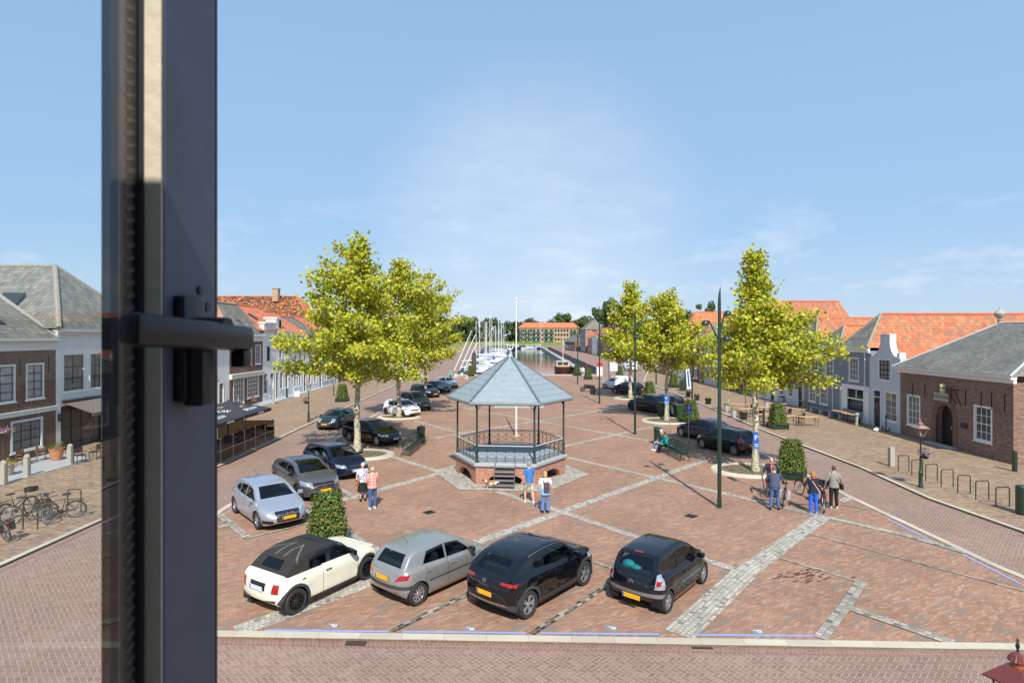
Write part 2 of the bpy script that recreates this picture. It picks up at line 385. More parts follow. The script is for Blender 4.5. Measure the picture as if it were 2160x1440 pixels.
class Wall:
    """a vertical plane: s along it, z up, d outward"""
    def __init__(s, o, t): s.o = Vector((o[0], o[1], 0)); s.t = Vector((t[0], t[1], 0)).normalized(); s.n = Vector((s.t.y, -s.t.x, 0))
    def P(s, a, z, d=0.0): return s.o + s.t * a + s.n * d + Vector((0, 0, z))
    def box(s, mb, a0, a1, z0, z1, d0, d1):
        P = [s.P(a, z, d) for a in (a0, a1) for z in (z0, z1) for d in (d0, d1)]
        return mb.add(P, [(0, 2, 3, 1), (4, 5, 7, 6), (0, 1, 5, 4), (2, 6, 7, 3), (0, 4, 6, 2), (1, 3, 7, 5)])
    def facade(s, mb, a0, a1, z0, z1, holes, depth=0.12):
        """wall face with real openings (a0,a1,z0,z1 each) and their reveals"""
        A = sorted(set([a0, a1] + [x for h in holes for x in h[:2] if a0 < x < a1])); Z = sorted(set([z0, z1] + [x for h in holes for x in h[2:4] if z0 < x < z1]))
        for i in range(len(A) - 1):
            for j in range(len(Z) - 1):
                ca = (A[i] + A[i + 1]) / 2; cz = (Z[j] + Z[j + 1]) / 2
                if any(h[0] < ca < h[1] and h[2] < cz < h[3] for h in holes): continue
                mb.add([s.P(A[i], Z[j]), s.P(A[i + 1], Z[j]), s.P(A[i + 1], Z[j + 1]), s.P(A[i], Z[j + 1])], [(0, 1, 2, 3)])
        for h in holes:
            c = [(h[0], h[2]), (h[1], h[2]), (h[1], h[3]), (h[0], h[3])]
            for k in range(4):
                p, q = c[k], c[(k + 1) % 4]
                mb.add([s.P(p[0], p[1]), s.P(q[0], q[1]), s.P(q[0], q[1], -depth), s.P(p[0], p[1], -depth)], [(3, 2, 1, 0)])
def poly3(mb, pts): mb.add(pts, [tuple(range(len(pts)))]); return mb
# ---------------- materials ----------------
rnd = random.Random(7)
M = {}
redb = [rgb(152, 113, 92), rgb(163, 124, 101), rgb(172, 132, 107), rgb(157, 117, 94), rgb(181, 146, 120), rgb(150, 119, 101)]
M['plaza'] = brickmat('plaza_brick', redb, (0.19, 0.125, 0.09), 0.21, 0.062, 0.004, R(-28), True, patch=(rgb(134, 120, 110), 0.85, 4.2, 0.57, 0.03), dirt=0.16, stagger=0.4, stain=0.55)
M['road'] = herringmat('road_brick', [rgb(134, 107, 96), rgb(141, 113, 101), rgb(147, 118, 105), rgb(137, 109, 98), rgb(152, 123, 109)], (0.40, 0.33, 0.27), 0.108, 0.06, R(45), 0.14)
M['walk'] = brickmat('sidewalk_brick', [rgb(132, 108, 94), rgb(158, 134, 106), rgb(170, 146, 112), rgb(140, 112, 100), rgb(150, 124, 104), rgb(126, 100, 92)], (0.27, 0.2, 0.14), 0.22, 0.066, 0.005, 0, True, patch=(rgb(176, 152, 112), 0.8, 3.5, 0.56, 0.06), dirt=0.12)
M['sett'] = brickmat('granite_setts', [rgb(170, 165, 152), rgb(188, 182, 168), rgb(150, 146, 138), rgb(198, 190, 174), rgb(176, 168, 158), rgb(120, 118, 114), rgb(182, 176, 164)], (0.22, 0.19, 0.14), 0.14, 0.13, 0.009, 0, False, jit=0.09, dirt=0.2, bumpd=0.012)
M['sett2'] = brickmat('mixed_setts', [rgb(166, 160, 148), rgb(84, 82, 80), rgb(176, 168, 154), rgb(150, 144, 134), rgb(138, 132, 124), rgb(168, 162, 146)], (0.25, 0.2, 0.14), 0.17, 0.16, 0.011, 0, False, jit=0.1, dirt=0.2, bumpd=0.012)
M['kerb'] = brickmat('kerb_stone', [rgb(188, 178, 158), rgb(196, 187, 168), rgb(182, 172, 154)], (0.3, 0.26, 0.2), 1.0, 3.0, 0.006, 0, False, dirt=0.12, bumpd=0.002)
M['bluepaint'] = plain('blue_line_paint', rgb(140, 158, 205), 0.7, var=0.12, vs=12)
M['concrete'] = plain('concrete', rgb(172, 168, 158), 0.85, var=0.12, vs=2, bump=0.15)
M['soil'] = plain('soil', rgb(112, 98, 76), 0.95, var=0.35, vs=9, bump=0.6, bs=30)
M['grassy'] = plain('grass_bank', rgb(112, 122, 52), 0.9, var=0.35, vs=0.35, bump=0.5, bs=2)
M['brown_brick'] = brickmat('brown_brick', [rgb(112, 80, 66), rgb(124, 90, 74), rgb(100, 74, 64), rgb(136, 102, 84)], (0.22, 0.18, 0.15), 0.22, 0.065, 0.006)
M['hall_brick'] = brickmat('hall_brick', [rgb(122, 86, 72), rgb(100, 74, 66), rgb(142, 102, 82), rgb(112, 84, 76), rgb(154, 116, 94), rgb(90, 68, 62)], (0.36, 0.29, 0.24), 0.22, 0.07, 0.008, dirt=0.22)
M['red_brick'] = brickmat('red_brick', [rgb(168, 106, 84), rgb(182, 120, 94), rgb(156, 96, 78), rgb(190, 132, 106)], (0.4, 0.32, 0.26), 0.2, 0.06, 0.007)
M['tan_brick'] = brickmat('tan_brick', [rgb(176, 150, 118), rgb(166, 138, 108), rgb(186, 160, 128)], (0.35, 0.3, 0.24), 0.22, 0.07, 0.006)
M['white_wall'] = plain('white_render', rgb(236, 236, 232), 0.8, var=0.08, vs=1.6, bump=0.15, bs=30)
M['grey_wall'] = plain('grey_blue_render', rgb(128, 134, 144), 0.8, var=0.06, vs=1.2, bump=0.15, bs=30)
M['lgrey_wall'] = plain('pale_grey_brick_paint', rgb(196, 199, 204), 0.8, var=0.06, vs=1.2, bump=0.3, bs=18)
M['white'] = plain('white_paint', rgb(228, 228, 224), 0.5, var=0.04)
M['cream'] = plain('cream_paint', rgb(205, 190, 140), 0.5)
M['orange_tile'] = tilemat('orange_tile', [rgb(206, 118, 80), rgb(214, 128, 90), rgb(196, 108, 74), rgb(220, 140, 102)], dirt=0.12)
M['orange_old'] = tilemat('weathered_orange_tile', [rgb(204, 122, 86), rgb(192, 110, 76), rgb(214, 138, 98), rgb(178, 110, 82), rgb(156, 122, 100)], dirt=0.22, moss=(rgb(158, 132, 92), 0.56))
M['grey_tile'] = tilemat('grey_tile', [rgb(122, 118, 108), rgb(136, 130, 118), rgb(108, 104, 96), rgb(144, 138, 124)], tw=0.26, th=0.34, dirt=0.25, moss=(rgb(84, 78, 60), 0.58))
M['mottle_tile'] = tilemat('mottled_tile', [rgb(70, 58, 52), rgb(196, 112, 58), rgb(60, 54, 52), rgb(86, 68, 58), rgb(214, 138, 76), rgb(64, 56, 54), rgb(150, 92, 58)], tw=0.26, th=0.36, dirt=0.3)
M['slate'] = tilemat('slate', [rgb(116, 115, 108), rgb(128, 126, 117), rgb(104, 103, 98), rgb(134, 130, 118)], tw=0.2, th=0.12, dirt=0.3, gap=0.006, moss=(rgb(150, 146, 120), 0.62), flat=True)
M['ridge'] = plain('ridge_tile', rgb(146, 138, 122), 0.8, var=0.3, vs=5)
M['ridge_o'] = plain('ridge_tile_orange', rgb(196, 108, 66), 0.8, var=0.3, vs=5)
M['lead'] = plain('lead', rgb(180, 184, 188), 0.6)
M['dark'] = plain('black_metal', rgb(34, 36, 38), 0.45, var=0.1)
M['darkwood'] = plain('dark_wood', rgb(40, 32, 28), 0.6, var=0.2)
M['green_metal'] = plain('dark_green_metal', rgb(26, 52, 38), 0.4, var=0.1, coat=0.3)
M['green_bin'] = plain('green_plastic', rgb(34, 68, 42), 0.5, var=0.1)
M['zinc'] = plain('zinc', rgb(158, 168, 170), 0.45, metal=0.3, var=0.12, vs=4)
M['zinc_dark'] = plain('zinc_seam', rgb(108, 120, 124), 0.45, metal=0.3, var=0.06)
M['bluestone'] = plain('bluestone', rgb(168, 172, 172), 0.7, var=0.08)
M['floor_grey'] = plain('bandstand_floor', rgb(160, 168, 178), 0.6, var=0.05)
M['steel'] = plain('galvanised_steel', rgb(170, 176, 180), 0.4, metal=0.7)
M['wood'] = plain('orange_wood', rgb(206, 160, 112), 0.6, var=0.15, vs=10)
M['rawwood'] = plain('teak', rgb(150, 110, 80), 0.7, var=0.2)
M["pane"] = glassmat("window_glass", ior=1.42, opaque=1.0, dark=(0.03, 0.034, 0.036), rough=0.02)
M['pane_l'] = glassmat('curtained_glass', ior=1.38, opaque=1.0, dark=(0.42, 0.42, 0.4), rough=0.02)
M['pane_m'] = glassmat('grey_curtained_glass', ior=1.38, opaque=1.0, dark=(0.2, 0.19, 0.17), rough=0.02)
M['black_fabric'] = plain('charcoal_canvas', rgb(52, 53, 58), 0.85, var=0.08, bump=0.1, bs=8)
M['awning_fab'] = plain('awning_canvas', rgb(120, 108, 98), 0.85, var=0.06)
M['terracotta'] = plain('terracotta', rgb(196, 128, 92), 0.8)
M['stonepost'] = plain('weathered_stone', rgb(168, 162, 148), 0.9, var=0.2, vs=8, bump=0.3)
M['lantern_red'] = plain('lantern_red_brown', rgb(112, 52, 46), 0.35, var=0.1, vs=20, coat=0.4)
M['copper'] = plain('copper_collar', rgb(178, 110, 66), 0.4, metal=0.4)
M['lantern_pink'] = plain('faded_lantern_paint', rgb(150, 118, 108), 0.5)
M['lglass'] = glassmat('lantern_glass', tint=(0.85, 0.9, 0.88), ior=1.45)
M['red'] = plain('red_paint', rgb(200, 44, 36), 0.5)
M['signblue'] = plain('sign_blue', rgb(30, 92, 172), 0.4)
M['letters'] = plain('sign_letter_dark', rgb(38, 36, 36), 0.6)
leafc = [(0.34, 0.41, 0.02), (0.46, 0.49, 0.03), (0.56, 0.54, 0.04), (0.38, 0.44, 0.025), (0.68, 0.60, 0.06), (0.17, 0.24, 0.02), (0.26, 0.34, 0.02), (0.52, 0.38, 0.04)]
M['leaf'] = leafmat('plane_tree_leaves', leafc, 0.28, 0.4)
M['hedge_leaf'] = leafmat('hedge_leaves', [(0.075, 0.13, 0.018), (0.12, 0.2, 0.025), (0.05, 0.09, 0.015), (0.17, 0.25, 0.04), (0.10, 0.17, 0.02), (0.2, 0.13, 0.03)], 0.25)
M['far_leaf'] = leafmat('far_leaves', [(0.05, 0.085, 0.02), (0.075, 0.115, 0.025), (0.095, 0.14, 0.035), (0.04, 0.07, 0.02), (0.12, 0.15, 0.04)], 0.2)
M['flower'] = leafmat('flowers', [(0.5, 0.04, 0.18), (0.6, 0.5, 0.6), (0.35, 0.02, 0.1), (0.08, 0.15, 0.03), (0.1, 0.18, 0.03), (0.3, 0.1, 0.35), (0.7, 0.6, 0.65)], 0.2)
M['yflower'] = leafmat('yellow_heather', [(0.5, 0.38, 0.08), (0.4, 0.34, 0.08), (0.25, 0.28, 0.05)], 0.2)
def barkmat():
    m, nt, b = newmat('plane_bark')
    co = objco(nt); n = nnoise(nt, co, 5.0, 3, 0.5)
    c = nramp(nt, n, [(0.40, rgb(122, 110, 88)), (0.46, rgb(184, 174, 146)), (0.56, rgb(206, 198, 172)), (0.62, rgb(150, 140, 112))])
    nt.links.new(c, b.inputs['Base Color']); setp(b, Roughness=0.85); nt.links.new(nbump(nt, n, 0.4, 0.02), b.inputs['Normal']); return m
M['bark'] = barkmat()
M['farbark'] = plain('tree_bark', rgb(80, 66, 52), 0.9)
def watermat():
    m, nt, b = newmat('harbour_water')
    co = position(nt); mp = nt.nodes.new('ShaderNodeMapping'); mp.inputs['Scale'].default_value = (1.0, 0.4, 1); nt.links.new(co, mp.inputs['Vector'])
    n = nnoise(nt, mp.outputs[0], 0.9, 4, 0.6); nt.links.new(nbump(nt, n, 0.2, 0.14), b.inputs['Normal'])
    setp(b, **{'Base Color': (0.02, 0.035, 0.045, 1), 'Roughness': 0.06}); b.inputs['IOR'].default_value = 1.33; return m
M['water'] = watermat()

# ---------------- ground ----------------
ZR = -0.06
QR = lambda Y: 14.2 + 0.0197 * Y          # top edge of the right quay
WR = lambda Y: 12.4 + 0.0197 * Y
def QL(Y): return -10.5 - (Y - 106) * 0.028
g = MB()
poly3(g, [(-700, -40, ZR), (700, -40, ZR), (700, 106, ZR), (-700, 106, ZR)])
poly3(g, [(-700, 106, ZR), (QL(106), 106, ZR), (QL(432), 432, ZR), (-700, 432, ZR)])
poly3(g, [(QR(106), 106, ZR), (700, 106, ZR), (700, 432, ZR), (QR(432), 432, ZR)])
struct('ground', g, M['road'])
g = MB(); poly3(g, [(-2500, 432, ZR - 0.3), (2500, 432, ZR - 0.3), (2500, 5000, ZR - 0.3), (-2500, 5000, ZR - 0.3)])
struct('far_ground', g, M['grassy'])
# grass bank at the head of the harbour
g = MB(); g.add([(-90, 431, -2), (60, 431, -2), (60, 445, 2.2), (-90, 445, 2.2), (-90, 520, 2.2), (60, 520, 2.2)], [(0, 1, 2, 3), (3, 2, 5, 4)])
struct('grass_bank', g, M['grassy'])
g = MB(); poly3(g, [(QL(106) - 1, 105, -1.8), (QR(106) + 1, 105, -1.8), (QR(440) + 1, 440, -1.8), (QL(440) - 1, 440, -1.8)])
struct('water', g, M['water'])
g = MB()
g.add([(QL(106), 106, -3), (QR(106), 106, -3), (QR(106), 106, ZR), (QL(106), 106, ZR)], [(0, 1, 2, 3)])
g.add([(QL(106), 106, -3), (QL(432), 432, -3), (QL(432), 432, ZR), (QL(106), 106, ZR)], [(0, 1, 2, 3)])
g.add([(QR(106), 106, -3), (QR(432), 432, -3), (QR(432), 432, ZR), (QR(106), 106, ZR)], [(3, 2, 1, 0)])
g.add([(WR(108), 108, -3), (WR(432), 432, -3), (WR(432), 432, -0.6), (WR(108), 108, -0.6)], [(3, 2, 1, 0)])
g.bbox(QL(106), QR(106), 105.4, 106.1, ZR, 0.1)
struct('quay_wall', g, M['concrete'])
g = MB(); poly3(g, [(WR(106), 106.1, -0.6), (QR(106) - .01, 106.1, -0.6), (QR(432) - .01, 432, -0.6), (WR(432), 432, -0.6)])
struct('quay_walkway', g, M['concrete'])
plaza = [(-8.6, 13.81), (11.8, 13.17), (15.3, 13.06), (15.6, 14.2), (15.15, 17.9), (15.1, 25.6), (15.4, 36), (15.7, 60), (16.0, 92), (15.0, 104.5), (-9.5, 104.5), (-11.8, 92), (-12.0, 68.7), (-12.5, 56.6), (-12.5, 50.7), (-12.0, 23.6), (-11.2, 17.0), (-10.1, 14.7)]
g = MB(); g.prism(plaza, ZR - .1, 0.0); struct('plaza_paving', g, M['plaza'])
lwalk = [(-15.9, -5), (-15.9, 22.5), (-16.06, 31.6), (-16.4, 47.7), (-16.5, 57.8), (-16.7, 70.9), (-17.0, 100), (-19, 112), (-24, 130), (-60, 130), (-60, -5)]
rwalk = [(18.65, -5), (18.65, 21.1), (18.3, 25.4), (18.9, 31.5), (18.9, 40.7), (19.05, 46), (19.9, 61.4), (20.3, 77.9), (20.4, 90), (24, 104), (31, 130), (60, 130), (60, -5)]
g = MB(); g.prism(lwalk, ZR - .1, 0.0); struct('left_sidewalk', g, M['walk'])
g = MB(); g.prism(rwalk, ZR - .1, 0.0); struct('right_sidewalk', g, M['walk'])
def kerbline(name, pts, w=0.26, side=1, closed=False):
    mb = MB(); n = len(pts)
    for i in range(n if closed else n - 1):
        a = Vector(pts[i]); b = Vector(pts[(i + 1) % n]); d = (b - a).normalized(); q = Vector((-d.y, d.x)) * side * w
        a2 = a - d * 0.02; b2 = b + d * 0.02
        P = [(a2.x, a2.y), (b2.x, b2.y), (b2.x + q.x, b2.y + q.y), (a2.x + q.x, a2.y + q.y)]
        L = (b - a).length; z = 0.030 + 0.0015 * (i % 2)
        mb.add([(x, y, z) for x, y in P], [(0, 1, 2, 3)] if side > 0 else [(3, 2, 1, 0)], [[(0, 0.4), (L, 0.4), (L, 0.4 + w), (0, 0.4 + w)]] if side > 0 else [[(0, 0.4 + w), (L, 0.4 + w), (L, 0.4), (0, 0.4)]])
        mb.add([(P[0][0], P[0][1], z), (P[1][0], P[1][1], z), (P[1][0], P[1][1], ZR - .05), (P[0][0], P[0][1], ZR - .05)], [(0, 3, 2, 1)])
        mb.add([(P[2][0], P[2][1], z), (P[3][0], P[3][1], z), (P[3][0], P[3][1], ZR - .05), (P[2][0], P[2][1], ZR - .05)], [(0, 3, 2, 1)])
    return struct(name, mb, M['kerb'])
kerbline('plaza_kerb', plaza[:-8] if False else plaza, 0.24, 1, True)
kerbline('left_kerb', lwalk[:9], 0.2, 1)
kerbline('right_kerb', rwalk[:11], 0.2, -1)
# gutter course of bricks laid across, along the front kerb and the side kerbs
g = MB(); g.strip((-9.2, 13.69), (15.3, 12.92), 0.24, ZR + 0.004); g.strip((-15.72, 3), (-15.72, 22.5), 0.3, ZR + 0.004); g.strip((18.45, 3), (18.45, 21), 0.3, ZR + 0.004)
gm = brickmat('gutter_brick', [rgb(132, 100, 92), rgb(146, 112, 100), rgb(138, 104, 94)], (0.36, 0.29, 0.215), 0.105, 0.5, 0.006)
struct('gutter_course', g, gm)
# granite bands
bands = MB(); mixed = MB(); darkm = MB()
M['sett3'] = brickmat('dark_mixed_setts', [rgb(166, 160, 148), rgb(58, 58, 58), rgb(176, 168, 154), rgb(64, 62, 60), rgb(138, 132, 124), rgb(52, 52, 54)], (0.25, 0.2, 0.14), 0.2, 0.2, 0.011, 0, False, dirt=0.2)
def band(p, q, w, mb=bands, z=0.004): mb.strip(G(*p), G(*q), w, z)
zc = 0.0035
def nz_():
    global zc
    zc += 0.0006; return zc
for p, q, w_ in [((930, 997), (640, 1076), .42), ((800, 954), (932, 996), .4), ((875, 887), (985, 917), .36), ((918, 923), (1324, 856), .38), ((976, 860), (1380, 931), .38),
                 ((918, 842), (1000, 834), .3), ((1185, 942), (1398, 895), .36), ((1195, 964), (1745, 1090), .36), ((990, 1149), (1487, 971), .42), ((502, 1331), (812, 1215), .62),
                 ((812, 1215), (1000, 1145), .5), ((1048, 1036), (1180, 1078), .36), ((1180, 1078), (1562, 1205), .36), ((1432, 1338), (1572, 1207), .72), ((1572, 1207), (1735, 1089), .62),
                 ((1744, 1090), (1900, 1126), .34), ((640, 1071), (815, 1172), .34), ((1180, 836), (1300, 843), .25), ((1260, 866), (1305, 858), .3), ((1190, 795), (1300, 812), .25), ((1180, 862), (1330, 875), .25), ((460, 1112), (487, 1105), .3), ((717, 1031), (742, 1045), .3)]:
    band(p, q, w_, bands, nz_())
for p, q, w_ in [((827, 1331), (1005, 1243), .17), ((1121, 1337), (1292, 1228), .17)]: band(p, q, w_, darkm, nz_())
for p, q, w_ in [((1254, 1185), (1306, 1204), .16), ((1706, 1125), (2160, 1247), .12), ((1646, 1177), (1807, 1226), .12),
                 ((1818, 1226), (1783, 1279), .3), ((1783, 1279), (1730, 1347), .3), ((1786, 1280), (2010, 1356), .34), ((1900, 1126), (2040, 1166), .34), ((462, 1085), (525, 1136), .3), ((529, 1134), (650, 1104), .12), ((1775, 1064), (1830, 1074), .1)]:
    band(p, q, w_, mixed, nz_())
struct('granite_bands', bands, M['sett']); struct('mixed_sett_bands', mixed, M['sett2']); struct('dark_sett_bands', darkm, M['sett3'])
g = MB()
pp = [G(1769, 1055), G(1790, 1045), G(1803, 1050), G(1782, 1061)]; g.add([(p.x, p.y, 0.02) for p in pp], [(0, 1, 2, 3)])
struct('sett_patch', g, M['sett'])
# the light concrete slab and a pale patch
g = MB(); pp = [G(1042, 860), G(1148, 860), G(1146, 852), G(1044, 852)]; g.prism([(p.x, p.y) for p in pp], 0.0, 0.03); struct('concrete_slab', g, M['concrete'])
# blue parking lines
g = MB()
for x0, x1 in ((560, 818), (848, 1110), (1139, 1390), (1466, 1722)):
    ya = 1331.5 + (x0 - 560) * 0.0103; yb = 1331.5 + (x1 - 560) * 0.0103
    g.strip(G(x0, ya - 2.5), G(x1, yb - 2.5), 0.085, 0.009)
for (a, b) in (((1876, 1093), (1985, 1148)), ((2035, 1168), (2160, 1231)), ((462, 1080), (492, 1065)), ((790, 876), (808, 866)), ((1602, 953), (1645, 975))): g.strip(G(*a) + Vector((-.1 if a[0] > 1000 else .34, 0, 0)), G(*b) + Vector((-.1 if a[0] > 1000 else .34, 0, 0)), 0.09, 0.011)
struct('blue_parking_line', g, M['bluepaint'])
rn = random.Random(31); g = MB(); c = G(1700, 1214)
for k in range(46):
    a = rn.gauss(0, .42); b_ = rn.gauss(0, .24); L_ = rn.uniform(.1, .3); d = Vector((cos(R(28)), sin(R(28)), 0)); q = Vector((-d.y, d.x, 0)); p = c + Vector((a, b_, 0))
    g.add([p - d * L_ / 2 - q * .028, p + d * L_ / 2 - q * .028, p + d * L_ / 2 + q * .028, p - d * L_ / 2 + q * .028], [(0, 1, 2, 3)])
for i, v in enumerate(g.v): g.v[i] = (v[0], v[1], .003 + .00005 * (i // 4))
struct('oil_stain', g, plain('oil_stain', rgb(96, 60, 52), .6, var=.3, vs=5), kind='stuff')
# P tiles
def text(name, s, size, mat, M4, parent=None, ext=0.002, align='CENTER'):
    c = bpy.data.curves.new(name, 'FONT'); c.body = s; c.size = size; c.extrude = ext; c.align_x = align; c.align_y = 'CENTER'
    o = bpy.data.objects.new(name + '_tmp', c); COL.objects.link(o)
    dg = bpy.context.evaluated_depsgraph_get(); me = bpy.data.meshes.new_from_object(o.evaluated_get(dg)); me.name = name
    bpy.data.objects.remove(o); me.materials.clear(); me.materials.append(mat); me.transform(M4)
    o = bpy.data.objects.new(name, me); COL.objects.link(o)
    if parent is not None: o.parent = parent
    return o
def frame4(o, x, y):       # matrix whose local x, y axes are given
    x = Vector(x).normalized(); y = Vector(y).normalized(); z = x.cross(y)
    m = Matrix((x, y, z)).transposed().to_4x4(); m.translation = Vector(o); return m
for i, (px, py, lab) in enumerate(((702, 1319, 'white P tile in the paving behind the silver hatchback'), (991, 1326, 'white P tile in the paving behind the black crossover, left of its rear'), (1290, 1324, 'white P tile in the paving behind the small black car'), (1597, 1331, 'white P tile in the empty bay right of the small black car'))):
    p = G(px, py); t = thing('parking_tile', lab, 'paving tile', (p.x, p.y, 0.004), 0, 'P tiles in the parking bays')
    MB().bbox(-.15, .15, -.15, .15, 0, .004).build('slab', M['sett2'] if False else plain('tile_grey%d' % i, rgb(140, 132, 126)), t)
    text('letter', 'P', 0.26, M['white'], frame4((0, 0, .006), (-0.1, -1, 0), (1, -.1, 0)), t, 0.001)
# drains
for px, py, lab in ((905, 1080, 'square iron drain grate in the brick left of the bandstand front'), (1458, 1088, 'square iron drain grate in front of the near lamp post')):
    p = G(px, py); t = thing('drain_grate', lab, 'drain', (p.x, p.y, 0), R(40), 'square drain grates in the plaza')
    MB().bbox(-.2, .2, -.2, .2, 0, .012).build('frame', M['darkwood'], t)
    b = MB()
    for k in range(6): b.bbox(-.17, .17, -.16 + k * .062, -.135 + k * .062, .012, .018)
    b.build('bar', M['dark'], t)
for px, py, lab in ((752, 1354, 'long iron gully grate at the kerb behind the silver hatchback'), (1478, 1361, 'long iron gully grate at the kerb below the wide granite band')):
    p = G(px, py, ZR); t = thing('gully_grate', lab, 'drain', (p.x, p.y - .05, ZR + .005), R(-2), 'gully grates along the front kerb')
    MB().bbox(-.24, .24, -.1, .1, 0, .008).build('frame', M['darkwood'], t)
    b = MB()
    for k in range(9): b.bbox(-.21 + k * .05, -.19 + k * .05, -.08, .08, .008, .016)
    b.build('bar', plain('rusty_iron', rgb(96, 78, 66), 0.8), t)

# ---------------- bandstand ----------------
def hexa(r, z, a0=0.0): return [Vector((r * cos(R(60 * i) + a0), r * sin(R(60 * i) + a0), z)) for i in range(6)]
gz = thing('bandstand', 'hexagonal bandstand with grey zinc roof and brick base in the middle of the plaza', 'bandstand', (-0.1, 30.2, 0), R(-5.0))
Rb = 2.86
base = MB(); hp = hexa(Rb, 0)
def arch_wall(mb, A, B, z1, ac, aw, zs, ah, depth, n=10):
    W = Wall(A, B - A); L = (B - A).length; c = L * ac; x0, x1 = c - aw / 2, c + aw / 2
    zz = lambda x: zs + ah * math.sqrt(max(0, 1 - ((x - c) / (aw / 2)) ** 2))
    q = lambda a, b, za, zb, zc_, zd: mb.add([W.P(a, za), W.P(b, zb), W.P(b, zc_), W.P(a, zd)], [(0, 1, 2, 3)])
    q(0, x0, 0, 0, z1, z1); q(x1, L, 0, 0, z1, z1)
    for i in range(n):
        a = x0 + aw * i / n; b = x0 + aw * (i + 1) / n; za, zb = zz(a), zz(b)
        q(a, b, za, zb, z1, z1); mb.add([W.P(a, za), W.P(b, zb), W.P(b, zb, -depth), W.P(a, za, -depth)], [(3, 2, 1, 0)])
    for x in (x0, x1): mb.add([W.P(x, 0), W.P(x, zs), W.P(x, zs, -depth), W.P(x, 0, -depth)], [(0, 1, 2, 3)])
    return W, c, zz
for i in range(6):
    archr = MB()
    A, B = hp[i], hp[(i + 1) % 6]
    W, c, zz = arch_wall(base, A, B, 0.84, 0.5, 1.85, 0.06, 0.46, 0.25)
    W2 = W
    for k in range(14):
        a = pi * k / 14; b = pi * (k + 1) / 14
        P = [W.P(c + 0.925 * cos(a), 0.06 + 0.46 * sin(a), 0.012), W.P(c + 0.925 * cos(b), 0.06 + 0.46 * sin(b), 0.012), W.P(c + 1.05 * cos(b), 0.06 + 0.62 * sin(b), 0.012), W.P(c + 1.05 * cos(a), 0.06 + 0.62 * sin(a), 0.012)]
        archr.add(P, [(0, 3, 2, 1)])
    archr.build('arch_ring', M['red_brick'], gz)
base.build('brick_base', M['red_brick'], gz)
sl_ = MB(); sl_.loft([hexa(Rb + .06, .84), hexa(Rb + .12, .90), hexa(Rb + .12, 1.02), hexa(Rb + .10, 1.04)]); sl_.build('stone_slab', M['bluestone'], gz)
f_ = MB(); f_.prism([(p.x, p.y) for p in hexa(Rb - .32, 0)], 1.04, 1.10); f_.build('floor', M['floor_grey'], gz)
Rp = 2.78
for i, p in enumerate(hexa(Rp, 1.04)):
    mb = MB(); mb.lathe([(.0, 0), (.1, 0), (.1, .05), (.06, .1), (.055, .6), (.07, .62), (.05, .66), (.045, 2.95), (0, 2.95)], p, 10)
    mb.build('post', M['green_metal'], gz, True)
    br = MB()
    for s_ in (-1, 1):
        q = hexa(Rp, 1.04)[(i + s_) % 6]; d = (q - p).normalized()
        br.bar(p + Vector((0, 0, 2.5)), p + d * .35 + Vector((0, 0, 2.88)), .025)
        br.bar(p + Vector((0, 0, 2.62)) + d * .1, p + d * .12 + Vector((0, 0, 2.88)), .018)
    br.build('bracket', M['green_metal'], gz)
for i in range(6):
    A, B = hexa(Rp, 1.04)[i], hexa(Rp, 1.04)[(i + 1) % 6]; W = Wall(A, B - A); L = (B - A).length; z0 = 1.04
    mb = MB(); W.box(mb, .05, L - .05, z0 + .80, z0 + .835, -.02, .02)
    mb.build('handrail', plain('pale_handrail', rgb(196, 198, 198), 0.5) if i == 0 else bpy.data.materials['pale_handrail'], gz)
    mb = MB(); W.box(mb, .05, L - .05, z0 + .74, z0 + .765, -.012, .012); W.box(mb, .05, L - .05, z0 + .08, z0 + .105, -.012, .012)
    n = 6; dx = (L - .1) / n
    for k in range(n + 1):
        x = .05 + k * dx; W.box(mb, x - .009, x + .009, z0, z0 + .8, -.009, .009)
    for k in range(n):
        x = .05 + k * dx; xm = x + dx / 2
        for (a, za, b, zb) in ((x, .28, xm, .13), (xm, .13, x + dx, .28), (x, .52, xm, .72), (xm, .72, x + dx, .52), (x, .28, xm, .42), (xm, .42, x + dx, .28), (x, .52, xm, .42), (xm, .42, x + dx, .52)):
            mb.bar(W.P(a, z0 + za), W.P(b, z0 + zb), .011)
    mb.build('railing', M['green_metal'], gz)
# roof
Rr = 3.32; ze = 3.98; za = 6.12
er = hexa(Rr, ze)
rf = MB(); seam = MB(); hips = MB()
for i in range(6):
    A, B = er[i], er[(i + 1) % 6]; T = Vector((0, 0, za))
    N = 9
    for k in range(N):
        t0, t1 = k / N, (k + 1) / N * 0.999
        off = Vector((0, 0, 0.022)) * 1
        a0, b0, a1, b1 = A.lerp(T, t0), B.lerp(T, t0), A.lerp(T, t1), B.lerp(T, t1)
        rf.add([a0 + off, b0 + off, b1, a1], [(0, 1, 2, 3)])
        rf.add([a0 + off, b0 + off, b0 - off * .2, a0 - off * .2], [(3, 2, 1, 0)])
    hips.bar(A + Vector((0, 0, .035)), T + Vector((0, 0, .02)), .11, .05)
rf.build('roof', M['zinc'], gz); hips.build('hip_capping', M['zinc_dark'], gz)
fa = MB(); fa.loft([hexa(Rr - .02, ze - .10), hexa(Rr + .03, ze - .09), hexa(Rr + .04, ze + .02), hexa(Rr - .02, ze + .03)], caps=False); fa.build('gutter', M['zinc'], gz)
so_ = MB(); so_.prism([(p.x, p.y) for p in hexa(Rr - .05, 0)], ze - .14, ze - .09); so_.build('soffit', M['green_metal'], gz)
fi = MB(); fi.lathe([(0, za - .1), (.16, za - .1), (.14, za + .02), (.05, za + .1), (.03, za + .3), (0, za + .3)], n=12); fi.build('roof_cap', M['zinc'], gz, True)
ly = MB(); pts = []
